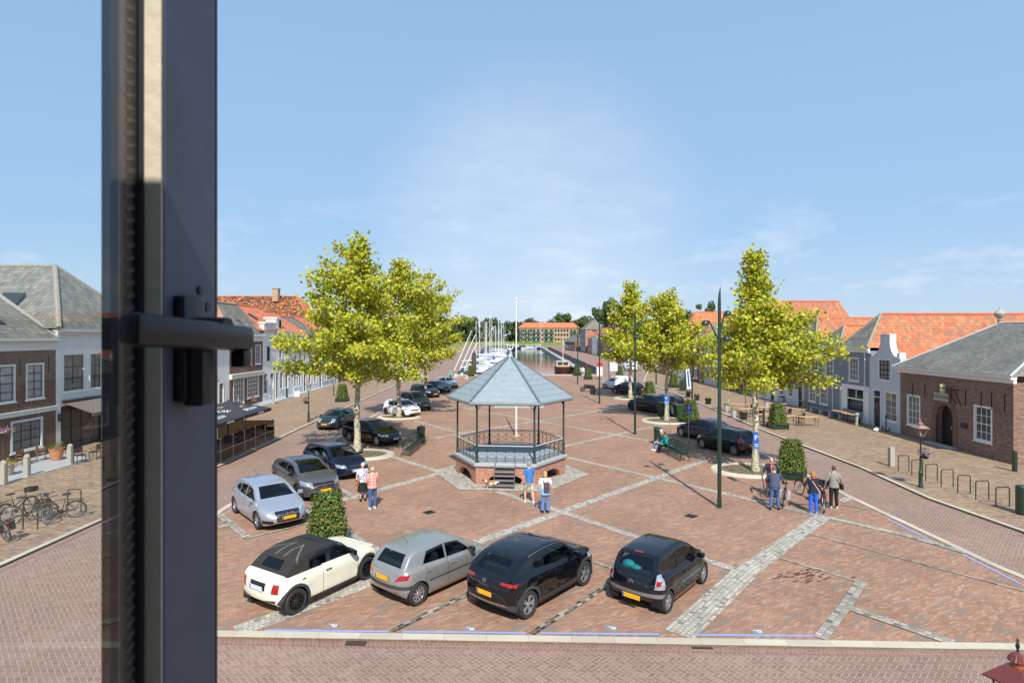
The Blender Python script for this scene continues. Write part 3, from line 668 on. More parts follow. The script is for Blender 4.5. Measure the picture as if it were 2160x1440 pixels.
for k in range(25):
    a = R(-215) + R(250) * k / 24; r = .15; pts.append((r * cos(a) * (1.0 + .1 * sin(a)), 0, za + .46 + r * 1.05 * sin(a)))
ly.tube(pts, [.012 + .016 * sin(pi * k / 24) for k in range(25)], 8)
for sx in (-1, 1): ly.torus((sx * .15, 0, za + .585), .035, .012, n=12)
ly.bar((-.14, 0, za + .56), (.14, 0, za + .56), .02)
for k in (-1, 0, 1): ly.bar((k * .035, 0, za + .33), (k * .035, 0, za + .56), .008)
ly.build('lyre', M['white'], gz, True)
# steps
st = MB(); sr = MB(); yf = -Rb * cos(R(30)) - .06
for k in range(5):
    z = .17 + k * .185; y = yf - .62 + k * .13
    st.bbox(-.46, .46, y - .12, y + .12, z - .02, z + .02)
for sx in (-.48, .48): MB().bar((sx, yf - .74, 0), (sx, yf + .02, 1.06), .035, .12).build('stair_stringer', M['dark'], gz)
st.build('stair_tread', M['steel'], gz)
# apron of setts
ap = MB(); c0 = Vector((-0.1, 30.2, 0)); m3 = Matrix.Rotation(R(-5), 3, 'Z')
rings = [Rb, 3.3, 3.7, 4.1]
for i in range(6):
    P = [c0 + m3 @ hexa(Rb - .1, 0)[i], c0 + m3 @ hexa(4.1, 0)[i], c0 + m3 @ hexa(4.1, 0)[(i + 1) % 6], c0 + m3 @ hexa(Rb - .1, 0)[(i + 1) % 6]]
    for p in P: p.z = 0.024
    d = (P[2] - P[1]); L = d.length; d.normalize(); q = Vector((-d.y, d.x, 0))
    ap.add(P, [(0, 1, 2, 3)], [[((p - P[1]).dot(d), (p - P[1]).dot(q)) for p in P]])
struct('bandstand_apron', ap, M['sett'])
# flag pole
p = G(1089, 920); t = thing('flagpole', 'tall white flagpole standing behind the bandstand', 'flagpole', (p.x, p.y, 0))
MB().lathe([(0, 0), (.07, 0), (.065, 3), (.035, 9.7), (0, 9.7)], n=12).build('pole', M['white'], t, True)
MB().ball((0, 0, 9.78), .085).build('ball_finial', M['white'], t, True)
MB().lathe([(0, 0), (.24, 0), (.24, .06), (.12, .08), (.12, .2), (0, .2)], n=12).build('foot', M['cream'], t)
# ---------------- buildings ----------------
def at(W, px, py=None):        # pixel -> (s, z) on a facade plane
    r = (px - CX) / FP; o, t = W.o, W.t
    s = (r * o.y - o.x) / (t.x - r * t.y); Y = o.y + t.y * s
    return s if py is None else (s, H - (py - HOR) * Y / FP)
def rect(W, x0, y0, x1, y1):   # left px, top py (at left), right px, bottom py (at left)
    s0, zt = at(W, x0, y0); _, zb = at(W, x0, y1); s1 = at(W, x1)
    return (s0, s1, zb, zt)
wrn = random.Random(9); M['pane_d'] = glassmat('dim_curtained_glass', ior=1.4, opaque=1.0, dark=(.10, .095, .085), rough=.02)
def window(par, W, a0, a1, z0, z1, cols=2, rows=4, fw=.09, frame='white', bar=None, pane='pane', dep=.07, sill=True, split=None, name='window', bw=.03, fd=.025):
    mb = MB()
    for b in ((a0, a0 + fw, z0, z1), (a1 - fw, a1, z0, z1), (a0 + fw, a1 - fw, z1 - fw, z1), (a0 + fw, a1 - fw, z0, z0 + fw * .8)): W.box(mb, *b, -dep, fd)
    if sill: W.box(mb, a0 - .06, a1 + .06, z0 - .07, z0 - .002, -.02, .07)
    fr = mb.build(name, M[frame], par)
    A0, A1, Z0, Z1 = a0 + fw, a1 - fw, z0 + fw * .8, z1 - fw
    mb = MB()
    for i in range(1, cols):
        x = A0 + (A1 - A0) * i / cols; W.box(mb, x - bw / 2, x + bw / 2, Z0, Z1, -dep + .002, -dep + .03)
    for j in range(1, rows):
        z = Z0 + (Z1 - Z0) * j / rows; t = bw * (1.0 if (split is None or j != split) else 1.8); W.box(mb, A0, A1, z - t / 2, z + t / 2, -dep + .004, -dep + .034)
    for b in ((A0, A0 + bw, Z0, Z1), (A1 - bw, A1, Z0, Z1), (A0, A1, Z0, Z0 + bw * 1.3), (A0, A1, Z1 - bw, Z1)): W.box(mb, *b, -dep + .001, -dep + .028)
    mb.build('glazing_bar', M[bar or frame], fr)
    if pane == 'pane': pane = wrn.choice(('pane', 'pane', 'pane_m', 'pane_d'))
    mb = MB(); W.box(mb, A0, A1, Z0, Z1, -dep - .02, -dep); mb.build('pane', M[pane], fr)
    return fr
def door(par, W, a0, a1, z0, z1, mat='darkwood', frame='white', glass=0.0, top=0.0, fw=.08):
    mb = MB()
    for b in ((a0, a0 + fw, z0, z1), (a1 - fw, a1, z0, z1), (a0 + fw, a1 - fw, z1 - fw, z1)): W.box(mb, *b, -.1, .025)
    if top: W.box(mb, a0 + fw, a1 - fw, z1 - top - .05, z1 - top, -.1, .01)
    d = mb.build('door', M[frame], par)
    mb = MB(); zt = z1 - fw - (top + .05 if top else 0)
    W.box(mb, a0 + fw, a1 - fw, z0, zt, -.1, -.06)
    for (u0, u1) in ((.12, .46), (.54, .88)):
        w_ = a1 - a0 - 2 * fw; W.box(mb, a0 + fw + w_ * u0, a0 + fw + w_ * u1, z0 + .15, z0 + .8, -.06, -.045)
    mb.build('door_leaf', M[mat], d)
    if glass:
        mb = MB(); W.box(mb, a0 + fw + .1, a1 - fw - .1, zt - glass, zt - .1, -.06, -.05); mb.build('pane', M['pane'], d)
    if top:
        mb = MB(); W.box(mb, a0 + fw, a1 - fw, z1 - top, z1 - fw, -.1, -.07); mb.build('fanlight', M['pane'], d)
    mb = MB(); W.box(mb, a1 - fw - .12, a1 - fw - .07, z0 + 1.0, z0 + 1.12, -.06, -.01); mb.build('handle', M['steel'], d)
    return d
def shell(par, W, a0, a1, ze, depth, mat, holes, z0=0.0, hd=.12):
    mb = MB(); W.facade(mb, a0, a1, z0, ze, holes, hd)
    P = [W.P(a0, 0, -depth), W.P(a1, 0, -depth)]
    mb.add([W.P(a0, z0), W.P(a0, ze), W.P(a0, ze, -depth), W.P(a0, z0, -depth)], [(0, 1, 2, 3)])
    mb.add([W.P(a1, z0), W.P(a1, ze), W.P(a1, ze, -depth), W.P(a1, z0, -depth)], [(3, 2, 1, 0)])
    mb.add([W.P(a0, z0, -depth), W.P(a1, z0, -depth), W.P(a1, ze, -depth), W.P(a0, ze, -depth)], [(3, 2, 1, 0)])
    return mb.build('wall', M[mat] if isinstance(mat, str) else mat, par)
def cornice(par, W, a0, a1, zt, h=.35, d=.3, mat='white', name='cornice', ends=True):
    mb = MB(); e = .0
    W.box(mb, a0 + e, a1 - e, zt - h, zt - h * .45, -.02, d * .35); W.box(mb, a0 - .02, a1 + .02, zt - h * .45 + .002, zt - h * .2, -.02, d * .75); W.box(mb, a0 - .05, a1 + .05, zt - h * .2 + .002, zt, -.02, d)
    return mb.build(name, M[mat], par)
def ridge(par, pts, r=.1, mat='ridge'):
    mb = MB()
    for i in range(len(pts) - 1):
        a, b = Vector(pts[i]), Vector(pts[i + 1]); n = max(2, int((b - a).length / .38))
        for k in range(n):
            p = a.lerp(b, k / n); q = a.lerp(b, (k + 1.08) / n); mb.cyl(p, q, r * .88, r, 8)
    return mb.build('ridge_tiles', M[mat], par, True)
def roof_par(par, W, a0, a1, ze, zr, half, h0=0.0, h1=0.0, mat='orange_tile', over=.28, hipmat=None, rmat='ridge_o', gablemat=None, depth=None, ver=0.0):
    """ridge parallel to the facade; h0/h1 = how far the hips draw in the ridge at each end (0 = gable)"""
    depth = depth or 2 * half; F = lambda s, z, d: W.P(s, z, d)
    r0 = F(a0 + h0 - (0 if h0 else ver), zr, -half); r1 = F(a1 - h1 + (0 if h1 else ver), zr, -half); dz = (zr - ze) / half * over
    e0 = F(a0 - (over if h0 else ver), ze - dz * 0, over * .9); e1 = F(a1 + (over if h1 else ver), ze, over * .9)
    b0 = F(a0 - (over if h0 else ver), ze, -depth); b1 = F(a1 + (over if h1 else ver), ze, -depth)
    mb = MB(); mb.add([e0, e1, r1, r0], [(0, 1, 2, 3)]); mb.add([b1, b0, r0, r1], [(0, 1, 2, 3)])
    ro = mb.build('roof', M[mat], par)
    for h, e, b, r, fl in ((h0, e0, b0, r0, 0), (h1, e1, b1, r1, 1)):
        mb = MB(); mb.add([b, e, r] if not fl else [e, b, r], [(0, 1, 2)])
        if h: mb.build('hip_roof', M[hipmat or mat], par)
        else: mb.build('gable', M[gablemat or 'brown_brick'], par)
    ridge(par, [r0 + Vector((0, 0, .03)), r1 + Vector((0, 0, .03))], .11, rmat)
    if h0: ridge(par, [e0, r0], .11, rmat)
    if h1: ridge(par, [e1, r1], .11, rmat)
    return ro
def roof_perp(par, W, a0, a1, ze, zr, rin, depth, mat='orange_tile', front=None, am=None, over=.28, rmat='ridge_o', fin=True):
    """ridge running away from the facade, front hipped"""
    am = (a0 + a1) / 2 if am is None else am
    e0, e1 = W.P(a0 - .1, ze, over), W.P(a1 + .1, ze, over); r0, r1 = W.P(am, zr, -rin), W.P(am, zr, -depth); b0, b1 = W.P(a0 - .1, ze, -depth), W.P(a1 + .1, ze, -depth)
    mb = MB(); mb.add([b0, e0, r0, r1], [(0, 1, 2, 3)]); mb.add([e1, b1, r1, r0], [(0, 1, 2, 3)]); mb.add([b1, b0, r1], [(0, 1, 2)]); mb.build('roof', M[mat], par)
    mb = MB(); mb.add([e0, e1, r0], [(0, 1, 2)]); mb.build('hip_roof', M[front or mat], par)
    ridge(par, [r0 + Vector((0, 0, .03)), r1 + Vector((0, 0, .03))], .1, 'ridge_o'); ridge(par, [e0, r0], .1, rmat); ridge(par, [e1, r0], .12, rmat)
def anchors(par, W, lst, z0, z1, w_=.035):
    for s in lst:
        mb = MB(); W.box(mb, s - w_ / 2, s + w_ / 2, z0, z1, .0, .04); mb.build('wall_anchor', M['dark'], par)
def chimney(par, x, y, z0, z1, w_=.5, mat='tan_brick'):
    mb = MB(); mb.bbox(x - w_ / 2, x + w_ / 2, y - w_ / 2, y + w_ / 2, z0, z1); mb.bbox(x - w_ * .6, x + w_ * .6, y - w_ * .6, y + w_ * .6, z1 + .001, z1 + .12)
    mb.cyl((x, y, z1 + .12), (x, y, z1 + .4), .1, .09); return mb.build('chimney', M[mat], par)
def skylight(par, W, s, d, z, slope, w_=.8, l=1.0):
    """roof window lying on the facade-side slope; slope = rise per metre inwards"""
    n = math.hypot(1, slope); ux = W.t; uy = (-W.n + Vector((0, 0, slope))) / n; nn = ux.cross(uy); 
    if nn.z < 0: nn = -nn
    c = W.P(s, z, d); m = Matrix((ux, uy, nn)).transposed()
    fr = MB().box(c + nn * .03, (w_, l, .1), M=m).build('roof_window', M['dark'], par)
    MB().box(c + nn * .085, (w_ - .14, l - .14, .02), M=m).build('pane', M['pane'], fr)

# ---- right row, nearest: the brick weigh hall ----
WH = Wall((28.4, 42.3), (-0.6, -10.23)); LH = 10.25
t = thing('brick_hall', 'brown brick hall with arched dark door and slate hipped roof', 'hall', (0, 0, 0))
w1 = rect(WH, 1913.6, 830.6, 1941.6, 894.4); w2 = rect(WH, 2054.6, 852.7, 2093.5, 926.5)
ds0, ds1 = at(WH, 1974.4), at(WH, 2009.5); dm = (ds0 + ds1) / 2; dw = ds1 - ds0; dtop = at(WH, 1991, 853)[1]
mb = MB(); hd = dw / 2
zz = lambda x: dtop - hd + hd * math.sqrt(max(0, 1 - ((x - dm) / hd) ** 2))
WH.facade(mb, 0, LH, 0, 4.55, [w1, w2, (ds0, ds1, 0, dtop + .001)], .16)
for k in range(12):
    a, b = ds0 + dw * k / 12, ds0 + dw * (k + 1) / 12
    mb.add([WH.P(a, zz(a)), WH.P(b, zz(b)), WH.P(b, dtop), WH.P(a, dtop)], [(0, 1, 2, 3)])
    mb.add([WH.P(a, zz(a)), WH.P(b, zz(b)), WH.P(b, zz(b), -.45), WH.P(a, zz(a), -.45)], [(3, 2, 1, 0)])
for x in (ds0, ds1): mb.add([WH.P(x, 0), WH.P(x, dtop - hd), WH.P(x, dtop - hd, -.45), WH.P(x, 0, -.45)], [(0, 1, 2, 3)] if x == ds0 else [(3, 2, 1, 0)])
DH = 9.5
mb.add([WH.P(LH, 0), WH.P(LH, 4.55), WH.P(LH, 4.55, -DH), WH.P(LH, 0, -DH)], [(3, 2, 1, 0)])
mb.add([WH.P(0, 0), WH.P(0, 4.55), WH.P(0, 4.55, -DH), WH.P(0, 0, -DH)], [(0, 1, 2, 3)])
mb.build('wall', M['hall_brick'], t)
window(t, WH, *w1, cols=3, rows=4, fw=.11, bar='white', pane='pane_m', split=2); window(t, WH, *w2, cols=3, rows=4, fw=.11, bar='white', pane='pane', split=2)
mb = MB()
for k in range(16):
    a, b = pi * k / 16, pi * (k + 1) / 16; r0, r1 = hd + .02, hd + .42; zc_ = dtop - hd
    mb.add([WH.P(dm + r0 * cos(a), zc_ + r0 * sin(a), .02), WH.P(dm + r0 * cos(b), zc_ + r0 * sin(b), .02), WH.P(dm + r1 * cos(b), zc_ + r1 * sin(b), .02), WH.P(dm + r1 * cos(a), zc_ + r1 * sin(a), .02)], [(0, 3, 2, 1)])
for sg in (-1, 1): WH.box(mb, dm + sg * (hd + .22) - .2, dm + sg * (hd + .22) + .2, 0, dtop - hd, 0, .02)
mb.build('door_arch', M['brown_brick'], t)
mb = MB(); WH.box(mb, ds0, ds1, 0, dtop, -.5, -.4)
for k in range(9): WH.box(mb, ds0 + dw * (k + .5) / 9 - .03, ds0 + dw * (k + .5) / 9 + .03, 0, dtop - .05, -.4, -.38)
dl = mb.build('door', M['darkwood'], t); MB_ = MB(); WH.box(MB_, dm + .1, dm + .15, 1.05, 1.3, -.4, -.35); MB_.build('handle', M['steel'], dl)
s0, zt = at(WH, 1970.6, 826.4); s1 = at(WH, 2001.9); zb = at(WH, 1970.6, 842.5)[1]
mb = MB(); WH.box(mb, s0, s1, zb, zt, 0, .05); sg_ = mb.build('name_stone', M['concrete'], t)
text('lettering', 'STADSWAAG', .30, M['letters'], frame4(WH.P((s0 + s1) / 2, (zb + zt) / 2, .052), WH.t, (0, 0, 1)), sg_, .004)
anchors(t, WH, [at(WH, 1840 + x / 6.547) for x in (562, 728, 922, 1090, 1290, 1508, 1650, 1830)], 2.85, 3.85)
cornice(t, WH, -.2, LH + .2, 4.9, .4, .42)
mb = MB(); P = lambda s, z, d: WH.P(s, z, d)
rz0, rz1 = P(2.6, 8.0, -5.0), P(LH - 2.4, 8.0, -5.0)
c = [P(-.3, 4.92, .4), P(LH + .3, 4.92, .4), P(LH + .3, 4.92, -10.2), P(-.3, 4.92, -10.2)]
mb.add([c[0], c[1], rz1, rz0], [(0, 1, 2, 3)]); mb.add([c[1], c[2], rz1], [(0, 1, 2)]); mb.add([c[2], c[3], rz0, rz1], [(0, 1, 2, 3)]); mb.add([c[3], c[0], rz0], [(0, 1, 2)])
mb.build('roof', M['slate'], t)
mb = MB()
for a, b in ((c[0], rz0), (c[1], rz1), (rz0, rz1), (c[3], rz0)): mb.tube([a, b], .07, 6)
mb.build('lead_flashing', M['lead'], t)
mb = MB(); mb.lathe([(0, 0), (.13, 0), (.12, .25), (.2, .3), (.08, .36), (.3, .55), (.33, .72), (.22, .9), (.06, 1.0), (.05, 1.1), (0, 1.12)], rz0 + Vector((0, 0, -.05)), 12); mb.build('finial', M['stonepost'], t, True)
mb = MB(); q = WH.P(at(WH, 2004), at(WH, 2004, 820)[1], .0)
mb.lathe([(0, 0), (.19, .02), (.17, .16), (.05, .24), (0, .26)], q + WH.n * .45 + Vector((0, 0, .1)), 12); mb.lathe([(0, .1), (.2, .0), (.12, -.3), (0, -.3)], q + WH.n * .45 + Vector((0, 0, 0)), 12)
mb.build('lamp', M['cream'], t, True)
mb = MB(); mb.tube([q + WH.n * .42, q + WH.t * .5 + WH.n * .2, q + WH.t * .8], .03); mb.tube([q + WH.t * .1 + WH.n * .3, q + WH.t * .55 + Vector((0, 0, -.9))], .025); mb.tube([q + WH.t * .5 + WH.n * .1, q + WH.t * 1.0 + Vector((0, 0, -1.0))], .025); mb.build('lamp_bracket', M['dark'], t)
mb = MB(); WH.box(mb, at(WH, 1982), at(WH, 1997), at(WH, 1982, 815)[1] - .35, at(WH, 1982, 815)[1], .01, .03); mb.build('vent', M['dark'], t)
mb = MB(); qq = WH.P(at(WH, 2034), at(WH, 2034, 897)[1], .02); mb.ball(qq, (.05, .36, .2), 12, 6); mb.build('plaque', M['dark'], t, True)
mb = MB(); WH.box(mb, ds0 - .5, ds1 + .5, .0, .08, .02, .5); mb.build('doorstep', M['bluestone'], t)
anc = thing('old_anchor', 'black iron anchor standing against the pale gabled house', 'anchor', WH.P(-.9, 0, .5))
mb = MB(); mb.bar((0, 0, 0), (0, 0, 1.25), .06); mb.tube([(0, -.45, .35), (0, -.3, .1), (0, 0, .02), (0, .3, .1), (0, .45, .35)], .04); mb.build('shank', M['dark'], anc)
MB().tube([(-.1, 0, 1.05), (.1, -.9, 1.0), (.1, -1.05, 1.12), (.1, -1.0, 1.2)], .025).build('stock', M['dark'], anc)
tag(MB().ball(WH.P(-1.0, .12, 1.1), (.26, .2, .15), 9, 6).build('white_stone', M['white_wall'], None, True), 'white painted boulder on the bricks beside the black anchor', 'stone')

# ---- pale gabled house ----
WG = Wall((28.7, 46.4), (-.3, -4.1)); LG = (Vector((28.4, 42.3)) - Vector((28.7, 46.4))).length
t = thing('gabled_house', 'narrow pale grey house with curved neck gable next to the brick hall', 'house', (0, 0, 0))
u = rect(WG, 1853.3, 756, 1879.3, 803); lw = rect(WG, 1865, 823.5, 1893.3, 886); dr = rect(WG, 1841.7, 820, 1858.3, 898)
u = (u[0], u[1], u[2] + .1, u[3]); dr = (dr[0], dr[1], 0.02, dr[3])
zs = 5.45; zt_ = 7.2; cm = (at(WG, 1858) + at(WG, 1879)) / 2; nw = .62
mb = MB(); WG.facade(mb, 0, LG, 0, 4.6, [u if u[3] < 4.6 else (u[0], u[1], u[2], 4.6), lw, dr], .12)
def gw(z):       # half width of the neck gable at height z
    if z < zs: return (cm, LG - cm)
    k = min(1, (z - zs) / (zt_ - .35 - zs)); f = (1 - math.sqrt(max(0, 1 - (1 - k) ** 2))); 
    return (nw + (cm - nw) * f, nw + (LG - cm - nw) * f)
zl = [4.6, zs] + [zs + (zt_ - .35 - zs) * k / 12 for k in range(1, 13)] + [zt_]
for a, b in zip(zl[:-1], zl[1:]):
    l0, r0 = gw(a); l1, r1 = gw(b)
    if b > zt_ - .1: l0 = l1 = nw; r0 = r1 = nw
    if a == 4.6:
        l0 = l1 = cm; r0 = r1 = LG - cm
        if u[3] > 4.6:
            WG.facade(mb, 0, LG, 4.6, zs, [(u[0], u[1], 4.6, u[3])], .12)
            continue
    mb.add([WG.P(cm - l0, a), WG.P(cm + r0, a), WG.P(cm + r1, b), WG.P(cm - l1, b)], [(0, 1, 2, 3)])
    mb.add([WG.P(cm - l0, a, -.35), WG.P(cm + r0, a, -.35), WG.P(cm + r1, b, -.35), WG.P(cm - l1, b, -.35)], [(3, 2, 1, 0)])
mb.add([WG.P(LG, 0), WG.P(LG, zs), WG.P(LG, zs, -8), WG.P(LG, 0, -8)], [(3, 2, 1, 0)])
mb.build('wall', M['lgrey_wall'], t)
mb = MB()
for a, b in zip(zl[1:-1], zl[2:]):
    l0, r0 = gw(a); l1, r1 = gw(b)
    if b > zt_ - .1: continue
    mb.add([WG.P(cm - l0, a, .06), WG.P(cm - l1, b, .06), WG.P(cm - l1, b, -.4), WG.P(cm - l0, a, -.4)], [(0, 1, 2, 3)])
    mb.add([WG.P(cm + r0, a, .06), WG.P(cm + r1, b, .06), WG.P(cm + r1, b, -.4), WG.P(cm + r0, a, -.4)], [(3, 2, 1, 0)])
WG.box(mb, cm - nw - .05, cm + nw + .05, zt_, zt_ + .08, -.4, .08)
for sg in (-nw, nw): WG.box(mb, cm + sg - .03, cm + sg + .03, zt_ - .4, zt_, -.4, .06)
WG.box(mb, LG - .3, LG + .03, zs, zs + .1, -.4, .06); WG.box(mb, LG - .35, LG - .01, zs + .1, zs + .45, -.4, .04)
mb.build('gable_coping', M['white'], t)
window(t, WG, *u, cols=3, rows=4, bar='darkwood', pane='pane_m', split=1); 
lwf = window(t, WG, *lw, cols=2, rows=4, bar='white', pane='pane_m', fw=.12)
mb = MB()
for k in range(7): WG.box(mb, lw[0] + .14 + k * .125, lw[0] + .19 + k * .125, lw[3] - .62, lw[3] - .12, -.066, -.05)
mb.build('striped_screen', M['cream'], lwf)
dd = door(t, WG, *dr, mat='dark', top=.55, glass=1.2)
zf = 4.9
mb = MB(); k_ = .62
# ---- grey houses ----
W3 = Wall((28.8, 58.9), (-.1, -12.5)); S3 = lambda Y: 58.9 - Y
t = thing('grey_house', 'blue-grey rendered house with white shop front beside the pale gabled house', 'house', (0, 0, 0))
wa = rect(W3, 1790.7, 753, 1811.7, 802); wb = rect(W3, 1741, 748.7, 1758.3, 793); g1 = rect(W3, 1729.3, 804.3, 1746, 851); dr = rect(W3, 1756, 809, 1773.3, 863)
sh = rect(W3, 1776, 808, 1834.5, 894); st_ = rect(W3, 1788, 818, 1822, 836); sb = rect(W3, 1789.5, 840, 1822, 868)
sb = (st_[0], st_[1], max(.9, sb[2]), st_[2] - .12); dr = (dr[0], dr[1], .05, dr[3]); g1 = (g1[0], g1[1], g1[2], g1[3])
a0 = at(W3, 1738); a1 = 12.5
shell(t, W3, S3(50.4), 12.5, 5.95, 20, 'grey_wall', [h for h in (wa, (max(wb[0], S3(50.4)), wb[1], wb[2], wb[3]), dr, st_, sb) if h[1] > S3(50.4)])
window(t, W3, *wa, cols=3, rows=4, split=2); 
door(t, W3, *dr, mat='darkwood', glass=.9)
mb = MB()
for b in ((sh[0], st_[0], 0.02, sh[3]), (st_[1], a1 - .02, 0.02, sh[3]), (st_[0], st_[1], st_[3], sh[3]), (st_[0], st_[1], sb[3], st_[2]), (st_[0], st_[1], 0.02, sb[2])): W3.box(mb, *b, -.12, .05)
sf = mb.build('shop_front', M['white'], t)
mb = MB(); W3.box(mb, sb[0], sb[1], sb[2], sb[3], -.14, -.1); W3.box(mb, st_[0], st_[1], st_[2], st_[3], -.14, -.1); mb.build('shop_window', M['pane'], sf)
mb = MB(); W3.box(mb, (sb[0] + sb[1]) / 2 - .04, (sb[0] + sb[1]) / 2 + .04, st_[2], st_[3], -.1, -.04); mb.build('mullion', M['white'], sf)
text('window_lettering', 'AJ NOSEL', .36, plain('blue_letters', rgb(60, 150, 190), .5), frame4(W3.P((sb[0] + sb[1]) / 2 + .1, sb[3] - .35, -.09), W3.t, (0, 0, 1)), sf, .004)
cornice(t, W3, S3(50.4), 12.5, 6.2, .42, .35)
roof_perp(t, W3, S3(50.3), 12.5, 6.2, 8.95, 2.1, 26, 'orange_old', 'grey_tile', rmat='ridge')
mb = MB(); W3.box(mb, a1 - .55, a1 - .48, 2.6, 5.8, .05, .12); mb.build('drain_pipe', M['white'], t)
skylight(t, Wall((28.8, 0), (0, -1)), -48.0, -1.0, 7.55, 1.33, .7, .9)
# long low orange slope coming down over the gabled house
mb = MB(); e = [W3.P(12.4, 6.25, -1.0), W3.P(16.9, 4.95, -.6), W3.P(16.9, 4.95, -26), W3.P(12.4, 6.25, -26)]
mb.add(e, [(0, 1, 2, 3)]); mb.add([W3.P(12.41, 6.23, -1.0), W3.P(12.41, 4.6, -1.0), W3.P(16.9, 4.6, -.6), W3.P(16.9, 4.93, -.6)], [(3, 2, 1, 0)]); mb.build('roof', M['orange_tile'], t)
t = thing('grey_house', 'blue-grey rendered house partly behind the near right tree, small grey hip on its roof', 'house', (0, 0, 0))
wc = rect(W3, 1710, 749, 1725, 789); g2 = rect(W3, 1706, 810, 1720.7, 845)
S0 = S3(57.0)
shell(t, W3, S0, S3(50.4) - .001, 5.9, 12, 'grey_wall', [wb, wc, g1, g2])
for wn in (wb, wc): window(t, W3, *wn, cols=2, rows=4, split=2)
for wn in (g1, g2): window(t, W3, *wn, cols=2, rows=4, split=2, pane='pane_m')
cornice(t, W3, S0, S3(50.45), 6.15, .4, .35)
roof_perp(t, W3, S3(54.6), S3(50.4), 6.15, 8.05, 1.4, 9, 'orange_tile', 'grey_tile', rmat='ridge')
mb = MB(); W3.box(mb, S3(56.8), S3(54.4), 3.1, 3.5, .02, .06); nb = mb.build('name_board', M['dark'], t)
roof_perp(t, W3, S3(61.5), S3(54.4), 6.15, 8.9, 1.8, 22, 'orange_old', 'grey_tile', rmat='ridge')
# further right houses: (Y near, Y far, eave, ridge, wall, roof, label)
def rowhouse(name, lab, W, a0, a1, ze, zr, wall, roof, nwin=2, half=4.5, hips=(0, 0), floors=2, dormer=False, gm=None, pane='pane', hipmat=None, shop=False, frame='white', group=None, chim=False, perp=0):
    t = thing(name, lab, 'house', (0, 0, 0), 0, group); holes = []; L = a1 - a0; n = nwin; ww = min(1.0, L / n * .5)
    for i in range(n):
        c_ = a0 + L * (i + .5) / n
        holes.append((c_ - ww / 2, c_ + ww / 2, 3.7, 5.5))
        holes.append((c_ - ww / 2, c_ + ww / 2, (.02 if i == n - 1 else .8), 2.7))
    holes = [h for h in holes if h[3] < ze - .3]
    shell(t, W, a0, a1, ze - .2, perp or half * 2, wall, holes)
    for h in holes:
        if h[2] < .1: door(t, W, *h, mat='darkwood', frame=frame, top=.5)
        else: window(t, W, *h, cols=2, rows=4, pane=pane, frame=frame)
    cornice(t, W, a0, a1, ze, .4, .3)
    if perp: roof_perp(t, W, a0 + .1, a1 - .1, ze, zr, 2.6, perp, roof, hipmat)
    else: roof_par(t, W, a0, a1, ze, zr, half, hips[0], hips[1], roof, gablemat=gm or 'brown_brick', hipmat=hipmat)
    if chim:
        q = W.P(a1 - .6, 0, -half); chimney(t, q.x, q.y, zr - .3, zr + .8)
    return t
W5 = Wall((28.9, 130), (0, -1))
ry = [(57, 63, 6.0, 8.6, 'lgrey_wall', 'orange_old', 'pale grey house behind the crown of the near right tree'), (63, 70, 6.3, 9.0, 'white_wall', 'grey_tile', 'white house between the pale grey one and the red brick one on the right side'),
      (70, 80, 7.2, 11.6, 'brown_brick', 'orange_old', 'big brown brick house with the tallest orange roof on the right side'), (80, 87, 6.0, 8.8, 'lgrey_wall', 'orange_tile', 'pale house just beyond the tallest orange roof'),
      (87, 95, 6.2, 9.2, 'brown_brick', 'grey_tile', 'brown house with grey roof beyond the pale one on the right side'), (95, 104, 6.6, 11.2, 'white_wall', 'orange_tile', 'white house with bright orange roof seen left of the near right tree'), (104, 114, 6.0, 9.0, 'red_brick', 'orange_tile', 'red brick house at the far end of the right row')]
for (y0, y1, ze_, zr_, wm, rm, lab) in ry:
    rowhouse('row_house', lab, W5, 130 - y1, 130 - y0 - .01, ze_, zr_, wm, rm, nwin=3, half=5.5, perp=13.5, hipmat='grey_tile' if y0 in (57, 80) else None)

# ---- left side, near ----
WL = Wall((-28, 0), (0, 1))
t = thing('brick_house', 'brown brick house with white frieze and grey tiled roof at the left edge', 'house', (0, 0, 0))
hs = [rect(WL, 51, 765, 90, 838), rect(WL, 26, 890, 89, 965), (30.0, 32.6, 3.45, 5.55)]
hs[0] = (33.3, 34.6, 3.45, 5.55); hs[1] = (32.3, 34.5, .55, 2.35)
shell(t, WL, 26, 35.5, 6.4, 9, 'brown_brick', hs)
window(t, WL, *hs[0], cols=2, rows=4, bar='dark', pane='pane_l', fw=.11, split=3); window(t, WL, *hs[2], cols=3, rows=4, bar='dark', pane='pane_l', fw=.11, split=3); window(t, WL, *hs[1], cols=3, rows=3, bar='dark', pane='pane_m', fw=.12)
mb = MB(); WL.box(mb, 26, 35.48, 2.6, 2.82, 0, .08); WL.box(mb, 26, 35.48, 2.825, 2.88, 0, .14); mb.build('string_course', M['white'], t)
mb = MB(); WL.box(mb, 26, 35.48, 6.3, 6.85, 0, .1); WL.box(mb, 26, 35.5, 6.855, 7.0, 0, .35); mb.build('cornice', M['white'], t)
roof_par(t, WL, 26, 35.5, 7.0, 10.4, 4.6, 0, 0, 'grey_tile', rmat='ridge')
mb = MB(); mb.bar(WL.P(35.5, 7.05, .2), WL.P(35.5, 10.45, -4.6), .25, .1); mb.build('verge', M['stonepost'], t)
skylight(t, WL, 32.6, -1.4, 8.12, 3.4 / 4.6, .8, 1.3)
anchors(t, WL, [34.95, 32.9], 4.9, 5.9)
t = thing('white_house', 'white house with hipped grey tile roof and brown awning at the left', 'house', (0, 0, 0))
hs = [(36.0, 37.9, 3.6, 6.05), (38.3, 39.5, 3.6, 6.05), (35.9, 39.4, .05, 2.75)]
shell(t, WL, 35.505, 39.8, 7.3, 9, 'white_wall', hs)
